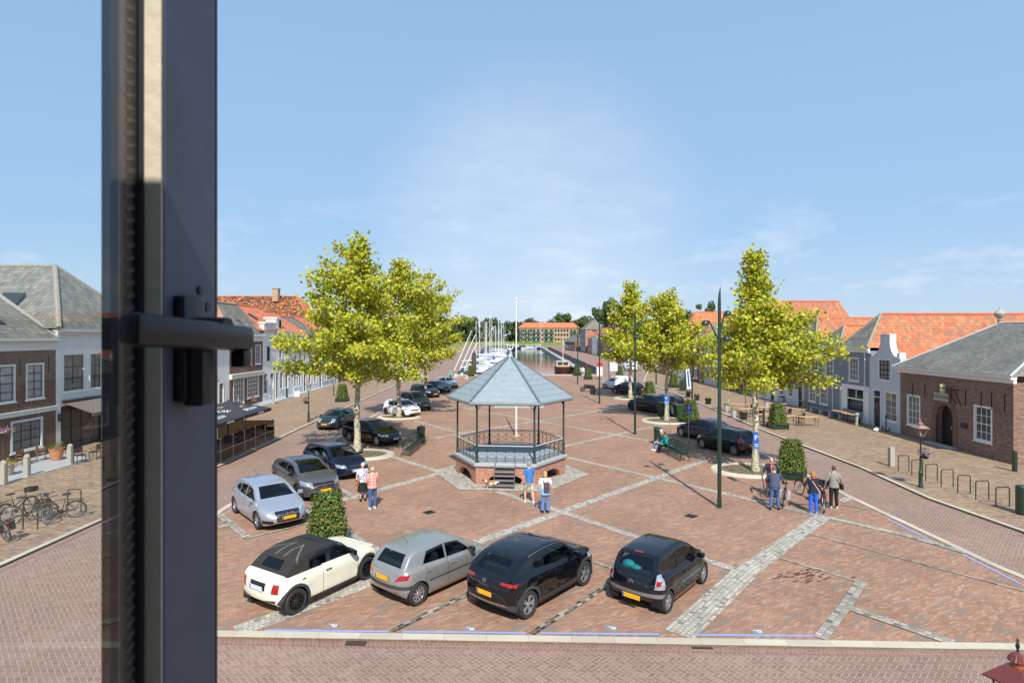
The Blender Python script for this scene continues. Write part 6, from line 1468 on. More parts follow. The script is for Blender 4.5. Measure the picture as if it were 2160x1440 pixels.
# ---------------- trees and plants ----------------
def leafpoly(c, n, size, rn, star=True):
    n = n.normalized(); a = n.orthogonal().normalized(); b = n.cross(a); t = rn.uniform(0, 2 * pi); u = a * cos(t) + b * sin(t); v = n.cross(u)
    if star:
        P = [(-.45, 0), (-.25, .42), (.05, .28), (.32, .52), (.55, 0), (.32, -.52), (.05, -.28), (-.25, -.42)]
    else: P = [(-.5, 0), (0, .38), (.5, 0), (0, -.38)]
    return [c + (u * x + v * y + n * (.12 * abs(y))) * size for x, y in P]
def plane_tree(label, base, ht, prof, nleaf, leaf, seed, rt=.17, z0=3.2, nb=34, lean=0):
    rn = random.Random(seed); t = thing('plane_tree', label, 'tree', (base[0], base[1], 0), 0, 'plane trees on the plaza')
    mb = MB(); P = []; wob = [rn.uniform(-.08, .08) for _ in range(12)]
    for k in range(12):
        z = ht * .95 * k / 11; P.append(Vector((wob[k] * (k > 1), wob[-k - 1] * (k > 1), z)))
    mb.tube(P, [rt * (1.35 if k == 0 else 1) * (1 - .93 * (k / 11) ** 1.05) + .012 for k in range(12)], 10)
    def trunk(z): k = min(10.999, z / (ht * .95) * 11); i = int(k); return P[i].lerp(P[i + 1], k - i)
    pts = []
    for b in range(nb):
        f = (b + rn.random() * .6) / nb; z = z0 + (ht * .93 - z0) * f ** 1.25; az = b * 2.39996 + rn.uniform(-.4, .4)
        Rr = prof(f, az) * rn.uniform(.58, 1.2); el = R(14 + 48 * f + rn.uniform(-8, 10))
        s = trunk(z); d = Vector((cos(az) * cos(el), sin(az) * cos(el), sin(el))); L = Rr / max(.35, cos(el)); L = min(L, (ht * .99 - z) / max(.15, sin(el)) if el > 0 else L)
        br = []; n = 7
        for k in range(n + 1):
            q = s + d * L * k / n + Vector((0, 0, -.06 * L * (k / n) ** 2 + .06 * L * sin(pi * k / n))) + Vector((rn.uniform(-.08, .08), rn.uniform(-.08, .08), rn.uniform(-.08, .08))) * (k > 0)
            br.append(q)
        r0 = max(.012, .055 * (1 - f * .75)); mb.tube(br, [r0 * (1 - .85 * k / n) for k in range(n + 1)], 5)
        for k in range(2, n + 1):
            pts.append((br[k], .20 + .10 * L / 4, (L / 2.6) ** 1.3))
            for s_ in range(3):
                aa = az + rn.choice((-1, 1)) * rn.uniform(.5, 1.2); l2 = L * .33 * rn.uniform(.5, 1.1) * (1 - .35 * k / n)
                e2 = br[k] + Vector((cos(aa) * l2, sin(aa) * l2, l2 * rn.uniform(-.1, .65))); mb.tube([br[k], br[k].lerp(e2, .5) + Vector((0, 0, .04)), e2], [r0 * .4, r0 * .3, .006], 4)
                pts.append((e2, .25, (L / 2.6) ** 1.3)); pts.append((br[k].lerp(e2, .55), .24, (L / 2.6) ** 1.3))
    pts += [(trunk(ht * .95) + Vector((0, 0, .25)), .15, .28)] + [(trunk(ht * q), .2, .22) for q in (.95, .92, .88, .84)]
    mb.build('trunk', M['bark'], t, True)
    lb = MB(); vs = []; fs = []
    wts = [(rn.uniform(.1, 2.0) ** 1.3) * p[2] for p in pts]; tot = sum(wts)
    for (p, sg, _w), w_ in zip(pts, wts):
        for _ in range(max(2, int(nleaf * w_ / tot))):
            c = p + Vector((rn.gauss(0, sg), rn.gauss(0, sg), rn.gauss(0, sg * .8)))
            if c.z < 2.1: continue
            n = Vector((rn.gauss(0, .7), rn.gauss(-.25, .7), rn.gauss(.65, .5)))
            if n.length < .1: continue
            q = leafpoly(c, n, leaf * rn.uniform(.65, 1.25), rn); o = len(vs); vs += q; fs.append(tuple(range(o, o + len(q))))
    lb.v = [tuple(v) for v in vs]; lb.f = fs; lb.build('crown', M['leaf'], t); return t
def profile(Rl, Rr, pw=1.15, top=.10):
    def f(t, az):
        R_ = Rl if cos(az) < 0 else Rr; k = abs(cos(az)); R_ = R_ * k + (Rl + Rr) / 2 * (1 - k) * .95
        s = (1 - t) ** pw * (1 if t > .2 else .66 + t * 1.7); return R_ * max(top, s)
    return f
plane_tree('tall plane tree in the left stone ring with a thin leafy spire', (-9.3, 34.8), 13.4, profile(5.3, 5.0, 1.05, .07), 17000, .185, 3, .19, 4.3, 62)
plane_tree('plane tree behind the white hatchback, second from the left ring', (-9.9, 50.7), 13.9, profile(4.8, 5.8, .8), 15000, .205, 8, .19, 4.0, 54)
plane_tree('plane tree third in the left row, its crown against the harbour masts', (-10.1, 67.5), 12.2, profile(4.2, 5.6, .6), 10500, .25, 12, .19, 3.8, 46)
plane_tree('slender plane tree in the near right stone ring beside the leaning parking sign', (12.8, 30.4), 12.1, profile(3.5, 4.7, 1.5, .06), 11800, .17, 21, .17, 4.3, 60)
plane_tree('plane tree second in the right row, in the ring with the green bins', (13.0, 48.6), 11.0, profile(4.0, 4.2, .95), 11500, .195, 33, .18, 4.1, 48)
plane_tree('plane tree third in the right row above the dark blue car', (13.5, 66), 13.4, profile(5.0, 4.2, 1.0), 9800, .255, 41, .2, 4.0, 44)
# stone rings round the trees
for (x, y, r0, r1, lab) in ((-9.0, 34.6, 1.2, 1.55, 'oval stone ring round the left plane tree by the dark estate cars'), (-9.9, 50.7, 1.2, 1.5, 'stone ring round the second left plane tree'), (12.6, 30.6, 1.3, 1.62, 'stone ring with bare soil round the near right plane tree'), (13.1, 48.4, 1.5, 1.8, 'stone ring round the right plane tree with the green bins'), (13.5, 66.0, 1.2, 1.5, 'stone ring round the third right plane tree')):
    t = thing('tree_ring', lab, 'tree ring', (x, y, 0), 0, 'stone rings round the plane trees')
    mb = MB(); n = 28; sx = 1.25
    rings = [[Vector((rr * sx * cos(2 * pi * i / n), rr * sin(2 * pi * i / n), z)) for i in range(n)] for rr, z in ((r1 + .04, 0), (r1, .10), (r1 - .02, .115), (r0, .115), (r0 - .01, .02))]; mb.loft(rings, caps=False); mb.build('kerb_ring', M['kerb'], t)
    mb = MB(); mb.prism([(r0 * sx * cos(2 * pi * i / n) * .995, r0 * sin(2 * pi * i / n) * .995) for i in range(n)], .0, .06); mb.build('soil_bed', M['soil'], t)
    rn = random.Random(int(x * 10)); vs = []; lb = MB()
    for k in range(90):
        a = rn.uniform(0, 6.3); rr = rn.uniform(.3, 1) * r0; c = Vector((rr * sx * cos(a), rr * sin(a), .07 + rn.random() * .08)); q = leafpoly(c, Vector((rn.gauss(0, 1), rn.gauss(0, 1), .8)), .10, rn, False); lb.add(q, [tuple(range(4))])
    lb.build('weeds', M['hedge_leaf'], t)
# hedge towers
def hedge(tier, nleaf, seed, size=.075):
    rn = random.Random(seed); t = thing('hedge_tower', 'x', 'planter', (0, 0, 0), 0, 'hedge towers in green planters')
    mb = MB(); mb.bbox(-.56, .56, -.56, .56, .03, .34); mb.bbox(-.6, .6, -.6, .6, .342, .38)
    for i in (-1, 1):
        for j in (-1, 1): mb.bbox(i * .57 - .04, i * .57 + .04, j * .57 - .04, j * .57 + .04, 0, .40)
    mb.build('planter_box', M['green_metal'], t)
    mb = MB(); mb.loft([[Vector((i * w_, j * w_, z)) for i, j in ((-1, -1), (1, -1), (1, 1), (-1, 1))] for w_, z in ((.46, .36), (.25, 1.80))]); mb.build('stem_core', plain('hedge_core', (.02, .035, .01), .9) if 'hedge_core' not in bpy.data.materials else bpy.data.materials['hedge_core'], t)
    lb = MB()
    for k in range(nleaf):
        f = rn.random(); z = .38 + 1.5 * f; w_ = .57 - .25 * f
        if tier: ph = (z * 5.2) % 1.0; w_ += .05 - .13 * ph; z += 0
        if rn.random() < .12: c = Vector((rn.uniform(-.3, .3), rn.uniform(-.3, .3), 1.86 + rn.gauss(0, .04))); n = Vector((rn.gauss(0, .4), rn.gauss(0, .4), 1))
        else:
            s = rn.choice(((1, 0), (-1, 0), (0, 1), (0, -1))); u = rn.uniform(-1, 1) * w_; ww = w_ + rn.gauss(0, .035 if tier else .075); ww -= max(0, abs(u) - w_ * .75) * .35
            c = Vector((s[0] * ww + (u if s[0] == 0 else 0), s[1] * ww + (u if s[1] == 0 else 0), z)); n = Vector((s[0] + rn.gauss(0, .5), s[1] + rn.gauss(0, .5), .55 + rn.gauss(0, .4)))
        q = leafpoly(c, n, size * rn.uniform(.6, 1.5), rn, False); lb.add(q, [tuple(range(4))])
    lb.build('foliage', M['hedge_leaf'], t); return t
ha = hedge(False, 3600, 5, .09); hb = hedge(True, 3000, 6, .085)
MB().bbox(-.31, .31, -.31, .31, 1.74, 1.82).build('top_tray', M['dark'], ha); ha.location = (-6.15, 19.3, 0); ha.rotation_euler.z = R(20); ha['label'] = 'leafy hedge tower behind the cream convertible, closest to the window'
dup(ha, G(1670, 1007), R(-35), 'hedge tower in a green planter behind the cyclists on the right')
hb.location = G(1640, 903); hb['label'] = 'tiered hedge tower standing in front of the beer tables'
for px, py, rz, lab in ((1456, 893, 20, 'hedge tower beside the two green bins under the right tree'), (1370, 840, 10, 'hedge tower behind the black tall car on the right'), (1421, 817, 0, 'hedge tower on the right sidewalk beside the green cabinet'), (1217, 792, 15, 'hedge tower at the harbour edge, left one of the pair'), (1240.5, 800, 5, 'hedge tower at the harbour edge, right one of the pair'), (722, 846.5, 0, 'hedge tower on the left sidewalk left of the big plane tree'), (993, 793, 0, 'hedge tower at the foot of the left harbour masts'), (1307, 795, 0, 'low hedge tower beyond the white delivery van')):
    dup(hb, G(px, py), R(rz), lab)
# distant trees
def far_tree(seed, kind, ht=20, wd=16, nl=1500, ls=.85):
    rn = random.Random(seed); t = thing(kind, 'x', 'tree', (0, 0, 0)); mb = MB(); mb.tube([(0, 0, 0), (.2, .1, ht * .4), (0, 0, ht * .75)], [.5, .4, .15], 7)
    for k in range(6): a = k * 1.1; mb.tube([(0, 0, ht * .3), (cos(a) * wd * .3, sin(a) * wd * .3, ht * .7)], [.25, .08], 5)
    mb.build('trunk', M['farbark'], t); lb = MB(); cl = []
    for k in range(34):
        z = rn.uniform(.10, .92); rr = wd * .5 * math.sqrt(max(.02, 1 - ((z - .5) / .52) ** 2)) * rn.uniform(.45, .92); a = rn.uniform(0, 6.28); cl.append((Vector((rr * cos(a), rr * sin(a), z * ht)), rn.uniform(.09, .16) * wd))
    for k in range(nl):
        c, r = rn.choice(cl); d = Vector((rn.gauss(0, 1), rn.gauss(0, 1), rn.gauss(0, 1))).normalized(); p = c + d * r * rn.uniform(.6, 1.05)
        q = leafpoly(p, d + Vector((rn.gauss(0, .4), rn.gauss(0, .4), .3)), ls * rn.uniform(.6, 1.3), rn, False); lb.add(q, [tuple(range(4))])
    lb.build('crown', M['far_leaf'], t); return t
ft = [far_tree(101, 'elm_tree', 20, 17, 3600, 1.25), far_tree(102, 'elm_tree', 18, 20, 3800, 1.25), far_tree(103, 'poplar_tree', 22, 14, 3400, 1.1)]
placed = [0, 0, 0]
def fplace(i, px, Y, ztop, wd_px, lab, z0=0.0, grp='trees beyond the harbour'):
    base = (20, 18, 22)[i]; w0 = (17, 20, 14)[i]; sc = (ztop - z0) / base; sw = wd_px * Y / FP / w0
    loc = ((px - CX) * Y / FP, Y, z0)
    if placed[i]: o = dup(ft[i], loc, R(37 * px % 360), lab, grp, (sw, sw, sc))
    else: o = ft[i]; o.location = loc; o.scale = (sw, sw, sc); o['label'] = lab; o['group'] = grp; placed[i] = 1
zt = lambda py, Y: H - (py - HOR) * Y / FP
rn = random.Random(77)
for k, (px, Y, py, wpx, where) in enumerate([(965, 500, 672, 46, 'left of the harbour masts'), (990, 520, 668, 44, 'behind the tallest harbour mast'), (1014, 500, 674, 40, 'behind the middle of the masts'), (1036, 510, 671, 36, 'at the right end of the mast group'), (1054, 560, 690, 30, 'low in the gap beyond the harbour'), (1080, 520, 678, 40, 'left of the flagpole top over the bank'), (1100, 505, 673, 42, 'behind the left end of the red-roofed flats'), (1122, 540, 672, 38, 'over the left part of the red roof'), (1148, 540, 675, 40, 'over the middle of the red roof'), (1186, 545, 661, 48, 'highest crown over the red roof'), (1215, 530, 670, 40, 'over the right part of the red roof'), (1238, 500, 668, 40, 'right behind the end of the red-roofed flats')]):
    fplace(k % 2, px, Y, zt(py, Y), wpx * 1.25, 'distant dark green tree ' + where)
for k, (px, Y, py, wpx, where) in enumerate([(1265, 330, 640, 52, 'left one of the tall group beyond the right quay'), (1290, 320, 627, 60, 'tallest of the group beyond the right quay'), (1325, 330, 634, 56, 'right one of the tall group beyond the right quay'), (1385, 340, 645, 60, 'behind the second right plane tree'), (1440, 330, 650, 60, 'left of the tallest lamp post'), (1490, 320, 634, 56, 'left of the near right plane tree'), (1912, 260, 657, 40, 'peeping over the long orange roof'), (900, 420, 665, 80, 'hidden behind the left plane trees'), (830, 420, 668, 80, 'far behind the left plane tree trunks'), (940, 380, 672, 60, 'just left of the harbour behind the left crowns')]):
    fplace(2 if k % 2 else 0, px, Y, zt(py, Y), wpx, 'large dark tree ' + where)
# ---------------- street furniture ----------------
def lamp_post(px, py, lab):
    t = thing('lamp_post', lab, 'lamp post', G(px, py), R(0), 'tall green lamp posts on the plaza')
    mb = MB(); mb.lathe([(0, 0), (.095, 0), (.095, .35), (.082, .36), (.082, 4.2), (.072, 4.25), (.066, 8.6), (0, 8.6)], n=12); mb.build('pole', M['green_metal'], t, True)
    mb = MB(); n = 12; A = [Vector((.06 * cos(2 * pi * i / n), .06 * sin(2 * pi * i / n), 8.6)) for i in range(n)]; B = [Vector((p.x * .8, p.y * .8, 9.0 + .22 * (p.x / .06))) for p in A]; mb.loft([A, B]); mb.build('slanted_tip', M['green_metal'], t, True)
    for a, z0, z1, r in ((R(178), 7.0, 7.75, .52), (R(20), 7.3, 8.15, .36), (R(-60), 6.9, 7.1, .30)):
        d = Vector((cos(a), sin(a), 0)); ar = MB(); ar.tube([d * .05 + Vector((0, 0, z0)), d * r * .45 + Vector((0, 0, z0 + (z1 - z0) * .5)), d * r * .8 + Vector((0, 0, z1)), d * r + Vector((0, 0, z1 + .02))], .035, 7); arm = ar.build('arm', M['green_metal'], t, True)
        c = d * (r + .06) + Vector((0, 0, z1 - .08)); hb_ = MB(); hb_.lathe([(0, .14), (.07, .13), (.14, .06), (.155, -.03), (.15, -.09), (.0, -.07)], c, 12); hb_.build('lamp_head', M['green_metal'], arm, True)
    return t
l1 = lamp_post(1517.5, 1070, 'tallest-looking green lamp post, nearest the window on the right of the plaza')
for px, py, lab in ((1339.5, 915.5, 'second green lamp post, beside the black tall car'), (1264.5, 851, 'third green lamp post, just right of the bandstand roof'), (1218.5, 810, 'farthest green lamp post near the harbour edge')): dup(l1, G(px, py), 0, lab)
def lantern(loc, lab, red=False, basket=True, rz=0):
    t = thing('street_lantern', lab, 'street lantern', loc, rz, 'old style street lanterns')
    mb = MB(); mb.lathe([(0, 0), (.13, 0), (.13, .12), (.10, .16), (.10, .75), (.12, .78), (.07, .86), (.055, 1.6), (.075, 1.63), (.045, 1.7), (.035, 2.45), (.06, 2.5), (0, 2.5)], n=12); mb.build('post', M['green_metal'], t, True)
    mb = MB()
    for s in (-1, 1): mb.tube([(0, 0, 2.42), (s * .12, 0, 2.42), (s * .16, 0, 2.52), (s * .12, 0, 2.60)], .014, 5); mb.tube([(0, 0, 2.42), (0, s * .12, 2.42), (0, s * .16, 2.52), (0, s * .12, 2.60)], .014, 5)
    mb.build('scroll_bracket', M['dark'], t)
    fm = M['lantern_red'] if red else M['lantern_pink']; bm_ = M['dark'] if red else M['lantern_pink']
    mb = MB(); c4 = lambda w_, z: [Vector((i * w_, j * w_, z)) for i, j in ((-1, -1), (1, -1), (1, 1), (-1, 1))]
    lo, hi = c4(.13, 2.60), c4(.225, 2.98)
    for k in range(4): mb.bar(lo[k], hi[k], .022); mb.bar(lo[k], lo[(k + 1) % 4], .022); mb.bar(hi[k], hi[(k + 1) % 4], .022)
    mb.build('lantern_frame', bm_, t)
    mb = MB(); mb.loft([c4(.128, 2.605), c4(.222, 2.975)], caps=False); mb.build('lantern_glass', M['lglass'], t)
    MB().lathe([(0, 2.62), (.03, 2.62), (.04, 2.75), (.025, 2.82), (0, 2.83)], n=10).build('bulb', M['cream'], t, True)
    mb = MB(); mb.loft([c4(.31, 2.975), c4(.315, 2.99), c4(.12, 3.13)]); mb.build('cap', fm, t)
    mb = MB(); mb.lathe([(0, 3.12), (.09, 3.12), (.085, 3.19), (0, 3.19)], n=14); mb.build('collar', M['copper'] if red else fm, t, True)
    mb = MB(); n = 32; rr = lambda r, z: [Vector(((r + (.012 if i % 2 else 0) * (r > .05)) * cos(2 * pi * i / n), (r + (.012 if i % 2 else 0) * (r > .05)) * sin(2 * pi * i / n), z)) for i in range(n)]
    mb.loft([rr(.115, 3.185), rr(.118, 3.195), rr(.07, 3.25), rr(.015, 3.28)]); mb.build('chimney_cap', fm, t)
    mb = MB(); mb.lathe([(0, 3.27), (.02, 3.27), (.012, 3.30), (.028, 3.33), (.03, 3.35), (.01, 3.38), (.018, 3.40), (0, 3.43)], n=8); mb.tube([(-.03, 0, 3.36), (0, 0, 3.40), (.03, 0, 3.36)], .007, 5); mb.build('finial', M['dark'] if red else fm, t, True)
    if basket:
        rn = random.Random(5); mb = MB(); mb.tube([(0, 0, 1.95), (.2, 0, 1.98), (.34, 0, 1.9)], .015, 5); mb.tube([(0, 0, 1.95), (-.12, -.12, 1.98)], .015, 5); mb.build('basket_arm', M['green_metal'], t)
        bk = MB(); bk.lathe([(0, 1.42), (.14, 1.45), (.24, 1.66), (.23, 1.67), (0, 1.6)], (.22, -.02, 0), 14); b_ = bk.build('hanging_basket', M['dark'], t, True)
        fl = MB()
        for k in range(420):
            a = rn.uniform(0, 6.28); el = rn.uniform(-.5, 1.4); r = rn.uniform(.2, .44); c = Vector((.22 + r * cos(a) * cos(el) * 1.1, -.02 + r * sin(a) * cos(el), 1.70 + r * sin(el) * .62)); fl.add(leafpoly(c, Vector((rn.gauss(0, 1), rn.gauss(0, 1), rn.gauss(.6, .8))), rn.uniform(.04, .085), rn, False), [tuple(range(4))])
        fl.build('flowers', M['flower'], b_)
    return t
lantern(G(1942, 1027.5), 'green lantern post with hanging flower basket before the brick hall').scale = (.85, .85, .94)
lantern(G(651, 889.5), 'green lantern post with hanging flower basket on the left kerb', rz=R(200)).scale = (.85, .85, 1.05)
lantern((5.77, 6.6, ZR), 'reddish brown lantern right below the window, bottom right corner', True, False, R(22)).scale = (.74, .74, 1.10)
MB_small = None
p = G(704, 835); t = thing('bollard', 'slim green post on the left sidewalk far behind the big plane tree', 'bollard', (p.x, p.y, 0)); MB().lathe([(0, 0), (.06, 0), (.05, 1.2), (.06, 1.25), (0, 1.3)], n=8).build('post', M['green_metal'], t)
# bike racks
def rack(loc, rz, lab, h=.82, w_=.56, grp='hooped bicycle racks on the right sidewalk'):
    t = thing('bike_rack', lab, 'bicycle rack', loc, rz, grp); mb = MB(); r = .09
    P = [(-w_ / 2, 0, -.05), (-w_ / 2, 0, h - r)] + [(-w_ / 2 + r - r * cos(a), 0, h - r + r * sin(a)) for a in (R(30), R(60), R(90))] + [(w_ / 2 - r + r * sin(a), 0, h - r + r * cos(a)) for a in (0, R(30), R(60))] + [(w_ / 2, 0, h - r), (w_ / 2, 0, -.05)]
    mb.tube(P, .024, 8); mb.build('hoop', M['green_metal'], t, True); return t
ordn = ['first', 'second', 'third', 'fourth', 'fifth', 'sixth', 'seventh']
for k, (px, py) in enumerate(((1906, 993), (1935, 1003), (1965, 1014), (1998, 1026.5), (2033.5, 1040), (2072, 1053), (2115, 1068))):
    rack(G(px, py), R(-1), ordn[k] + ' green bicycle hoop from the stone post, on the right sidewalk')
for k, (px, py, lab) in enumerate(((157, 1079, 'green bicycle hoop behind the sporty bicycle on the left'), (64, 1116, 'green bicycle hoop between the city bicycles on the left'), (232, 1066, 'green bicycle hoop behind the window frame, left one'), (265, 1049, 'green bicycle hoop behind the window frame, right one'))):
    rack(G(px, py), R(-3), lab, .92, .56, 'hooped bicycle racks on the left sidewalk')
# stone posts and bollards
def box_thing(name, lab, cat, loc, parts, rz=0, grp=None):
    t = thing(name, lab, cat, loc, rz, grp)
    for nm, mb, mt in parts: mb.build(nm, M[mt] if isinstance(mt, str) else mt, t)
    return t
box_thing('stone_post', 'square pale stone post at the start of the right bicycle hoops', 'post', G(1880, 983), [('shaft', MB().rbox((0, 0, .52), (.24, .24, 1.04), .02), 'stonepost')])
box_thing('stone_post', 'carved stone post beside the shop bench on the right', 'post', G(1808, 897), [('shaft', MB().lathe([(0, 0), (.17, 0), (.17, .15), (.12, .2), (.11, .75), (.17, .8), (.2, .9), (.06, 1.0), (0, 1.0)], n=8), 'stonepost')])
box_thing('bollard', 'dark green round bollard at the right corner of the brick hall', 'bollard', G(2140.5, 994), [('shaft', MB().lathe([(0, 0), (.12, 0), (.12, 1.05), (.1, 1.1), (0, 1.1)], n=12), 'green_metal')])
box_thing('litter_bin', 'dark green litter bin cut by the right edge', 'bin', G(2157, 1084), [('body', MB().lathe([(0, .05), (.23, .05), (.23, 1.1), (.2, 1.15), (0, 1.15)], n=16), 'green_metal'), ('foot', MB().lathe([(0, 0), (.2, 0), (.2, .05), (0, .05)], n=12), 'dark')])
bp = [G(8, 1022), G(57, 1006), G(148, 980)]
stl = MB(); stl.prism([(-24.4, 26), (-24.3, 33.6), (-27.95, 35.3), (-27.95, 26)], .0, .05); struct('stone_stoop', stl, M['bluestone'])
for k, b in enumerate(bp): box_thing('stone_bollard', ('weathered stone bollard at the left picture edge before the brick house', 'weathered stone bollard between the other two before the brick house', 'weathered stone bollard nearest the white house terrace')[k], 'bollard', (b.x, b.y, 0), [('shaft', MB().rbox((0, 0, .5), (.24, .24, 1.0), .05), 'stonepost'), ('cap', MB().lathe([(.14, 1.0), (.13, 1.08), (.07, 1.16), (0, 1.18)], n=10), 'stonepost')], 0, 'stone bollards before the brick house')
rn = random.Random(11)
def bush(mb, c, r, n, sz, rn, flat=.7):
    for _ in range(n):
        d = Vector((rn.gauss(0, 1), rn.gauss(0, 1), abs(rn.gauss(.3, .8)))).normalized(); p = Vector(c) + Vector((d.x * r, d.y * r, d.z * r * flat)) * rn.uniform(.4, 1.1); mb.add(leafpoly(p, d + Vector((rn.gauss(0, .5),) * 3), sz * rn.uniform(.6, 1.3), rn, False), [tuple(range(4))])
    return mb
def potplant(loc, lab, r, h, r0, leafm, pm, nl=220, pr=None, grp=None, sq=False, sz=.09):
    t = thing('potted_plant', lab, 'potted plant', loc, rn.uniform(0, 1), grp)
    mb = MB(); 
    if sq: mb.loft([[Vector((i * w_, j * w_, z)) for i, j in ((-1, -1), (1, -1), (1, 1), (-1, 1))] for w_, z in ((r0 * .75, 0), (r0, h), (r0 * .9, h), (r0 * .85, h - .05))])
    else: mb.lathe([(0, 0), (r0 * .6, 0), (r0 * .85, h * .35), (r0, h * .8), (r0 * 1.1, h), (r0 * .95, h), (r0 * .9, h - .05), (0, h - .05)], n=14)
    mb.build('pot', M[pm], t, not sq)
    bush(MB(), (0, 0, h), r, nl, sz, rn).build('foliage', M[leafm], t); return t
potplant(G(112, 980) + Vector((-.6, 1, 0)), 'terracotta pot with green plant between the stone bollards', .55, .75, .36, 'hedge_leaf', 'terracotta')
potplant(G(15, 1004), 'yellowish plant in a pot behind the leftmost stone bollard', .5, .55, .3, 'yflower', 'stonepost')
t = potplant(G(10, 1000) + Vector((-.8, .8, 0)), 'small standard tree with purple flowers at the left edge', .3, .4, .25, 'hedge_leaf', 'stonepost', 60)
mb = MB(); mb.tube([(0, 0, .4), (.02, 0, 1.2), (0, 0, 2.0)], .03, 6); mb.build('stem', M['farbark'], t); bush(MB(), (0, 0, 2.05), .6, 420, .1, rn, .5).build('flowering_crown', M['flower'], t)
def chair(loc, rz, lab, mt='rawwood', grp=None):
    t = thing('cafe_chair', lab, 'chair', loc, rz, grp); mb = MB(); mb.rbox((0, 0, .45), (.46, .44, .04), .01); mb.build('seat', M[mt], t)
    mb = MB(); mb.rbox((0, -.21, .72), (.44, .03, .34), .01); mb.build('backrest', M[mt], t)
    for i in (-1, 1):
        for j in (-1, 1): MB().bar((i * .2, j * .19, 0), (i * .2, j * .19, .45 if j > 0 else .9), .03).build('leg', M[mt], t)
        MB().bar((i * .23, -.2, .66), (i * .23, .2, .66), .03).build('armrest', M[mt], t)
    return t
c0 = chair(G(50, 985) + Vector((-.3, .3, 0)), R(-100), 'brown wicker chair before the big window of the brick house, nearer one', 'rawwood', 'wicker chairs before the brick house')
dup(c0, G(82, 975) + Vector((-.2, .4, 0)), R(-60), 'brown wicker chair beside the terracotta pot')
c1_ = chair(G(168, 976), R(-120), 'grey chair on the terrace by the white house, left one', 'dark', 'grey chairs by the white house'); dup(c1_, G(200, 968), R(100), 'grey chair on the terrace by the white house, right one')
# benches and bins
def bench(loc, rz, L, lab):
    t = thing('bench', lab, 'bench', loc, rz, 'green slatted benches on the plaza'); st = MB()
    for k in range(5): st.bbox(-L / 2, L / 2, -.02 + k * .09, .045 + k * .09, .43 - .008 * k, .455 - .008 * k)
    st.build('seat', M['green_metal'], t); st = MB()
    for k in range(6): z = .52 + .07 * k; st.box((0, -.09 - .03 * k, z), (L, .022, .045))
    st.build('backrest', M['green_metal'], t)
    for x in (-L / 2 + .05, L / 2 - .05) + ((0,) if L > 2 else ()):
        mb = MB(); mb.tube([(x, .38, 0), (x, .33, .42), (x, -.04, .42), (x, -.28, .98)], .022, 6); mb.tube([(x, -.04, .42), (x, -.22, 0)], .022, 6); mb.tube([(x, -.14, .66), (x, .22, .66), (x, .34, .42)], .016, 6); mb.build('end_frame', M['green_metal'], t, True)
    return t
A, B = G(855, 964), G(889, 936); m_ = (A + B) / 2; bench(m_ + Vector((-.1, 0, 0)), math.atan2(A.y - B.y, A.x - B.x) + 0, (A - B).length, 'long green slatted bench left of the bandstand')
A, B = G(1437, 974), G(1384, 946); m_ = (A + B) / 2; bn = bench(m_ + Vector((.35, 0, 0)), math.atan2(B.y - A.y, B.x - A.x), (A - B).length * .95, 'green slatted bench on the right where two people sit')
BR = math.atan2(B.y - A.y, B.x - A.x); BC = m_ + Vector((.35, 0, 0))
def plaza_bin(px, py, lab): box_thing('litter_bin', lab, 'bin', G(px, py), [('body', MB().lathe([(0, .03), (.27, .03), (.27, .95), (.29, 1.0), (.26, 1.08), (0, 1.16)], n=18), 'green_metal'), ('rim', MB().lathe([(.275, .90), (.30, .90), (.30, .94), (.275, .94)], n=18), 'dark')], 0, 'round green litter bins')
plaza_bin(888, 933, 'round green litter bin at the far end of the left bench'); plaza_bin(1388, 937, 'round green litter bin behind the bench with two people')
def wheelie(px, py, rz, lab):
    t = thing('wheelie_bin', lab, 'bin', G(px, py), rz, 'big green wheelie bins'); mb = MB(); mb.loft([[Vector((i * a, j * b, z)) for i, j in ((-1, -1), (1, -1), (1, 1), (-1, 1))] for a, b, z in ((.5, .38, .12), (.64, .5, 1.15))]); mb.build('body', M['green_bin'], t)
    MB().rbox((0, 0, 1.21), (1.34, 1.06, .1), .03).build('lid', M['green_bin'], t)
    for i in (-1, 1):
        for j in (-1, 1): MB().cyl((i * .45, j * .3 - .02, .08), (i * .45, j * .3 + .03, .08), .08).build('wheel', M['rubber'], t)
wheelie(1403, 878, R(20), 'green wheelie bin left of the second right tree trunk'); wheelie(1438, 883, R(5), 'green wheelie bin between the tree trunk and the hedge tower')
p = G(1420, 880); t = thing('scooter', 'grey parked moped between the two green wheelie bins', 'moped', p, R(80)); MB().rbox((0, 0, .55), (1.1, .3, .5), .1).build('body', M['lead'], t, True)
for x in (-.55, .55): mb = MB(); mb.torus((x, 0, .25), .2, .05, 'Y', 18, 6); mb.build('wheel', M['rubber'], t, True)
MB().tube([(.45, 0, .5), (.4, 0, 1.0), (.35, .3, 1.05)], .02).build('handlebar', M['dark'], t)
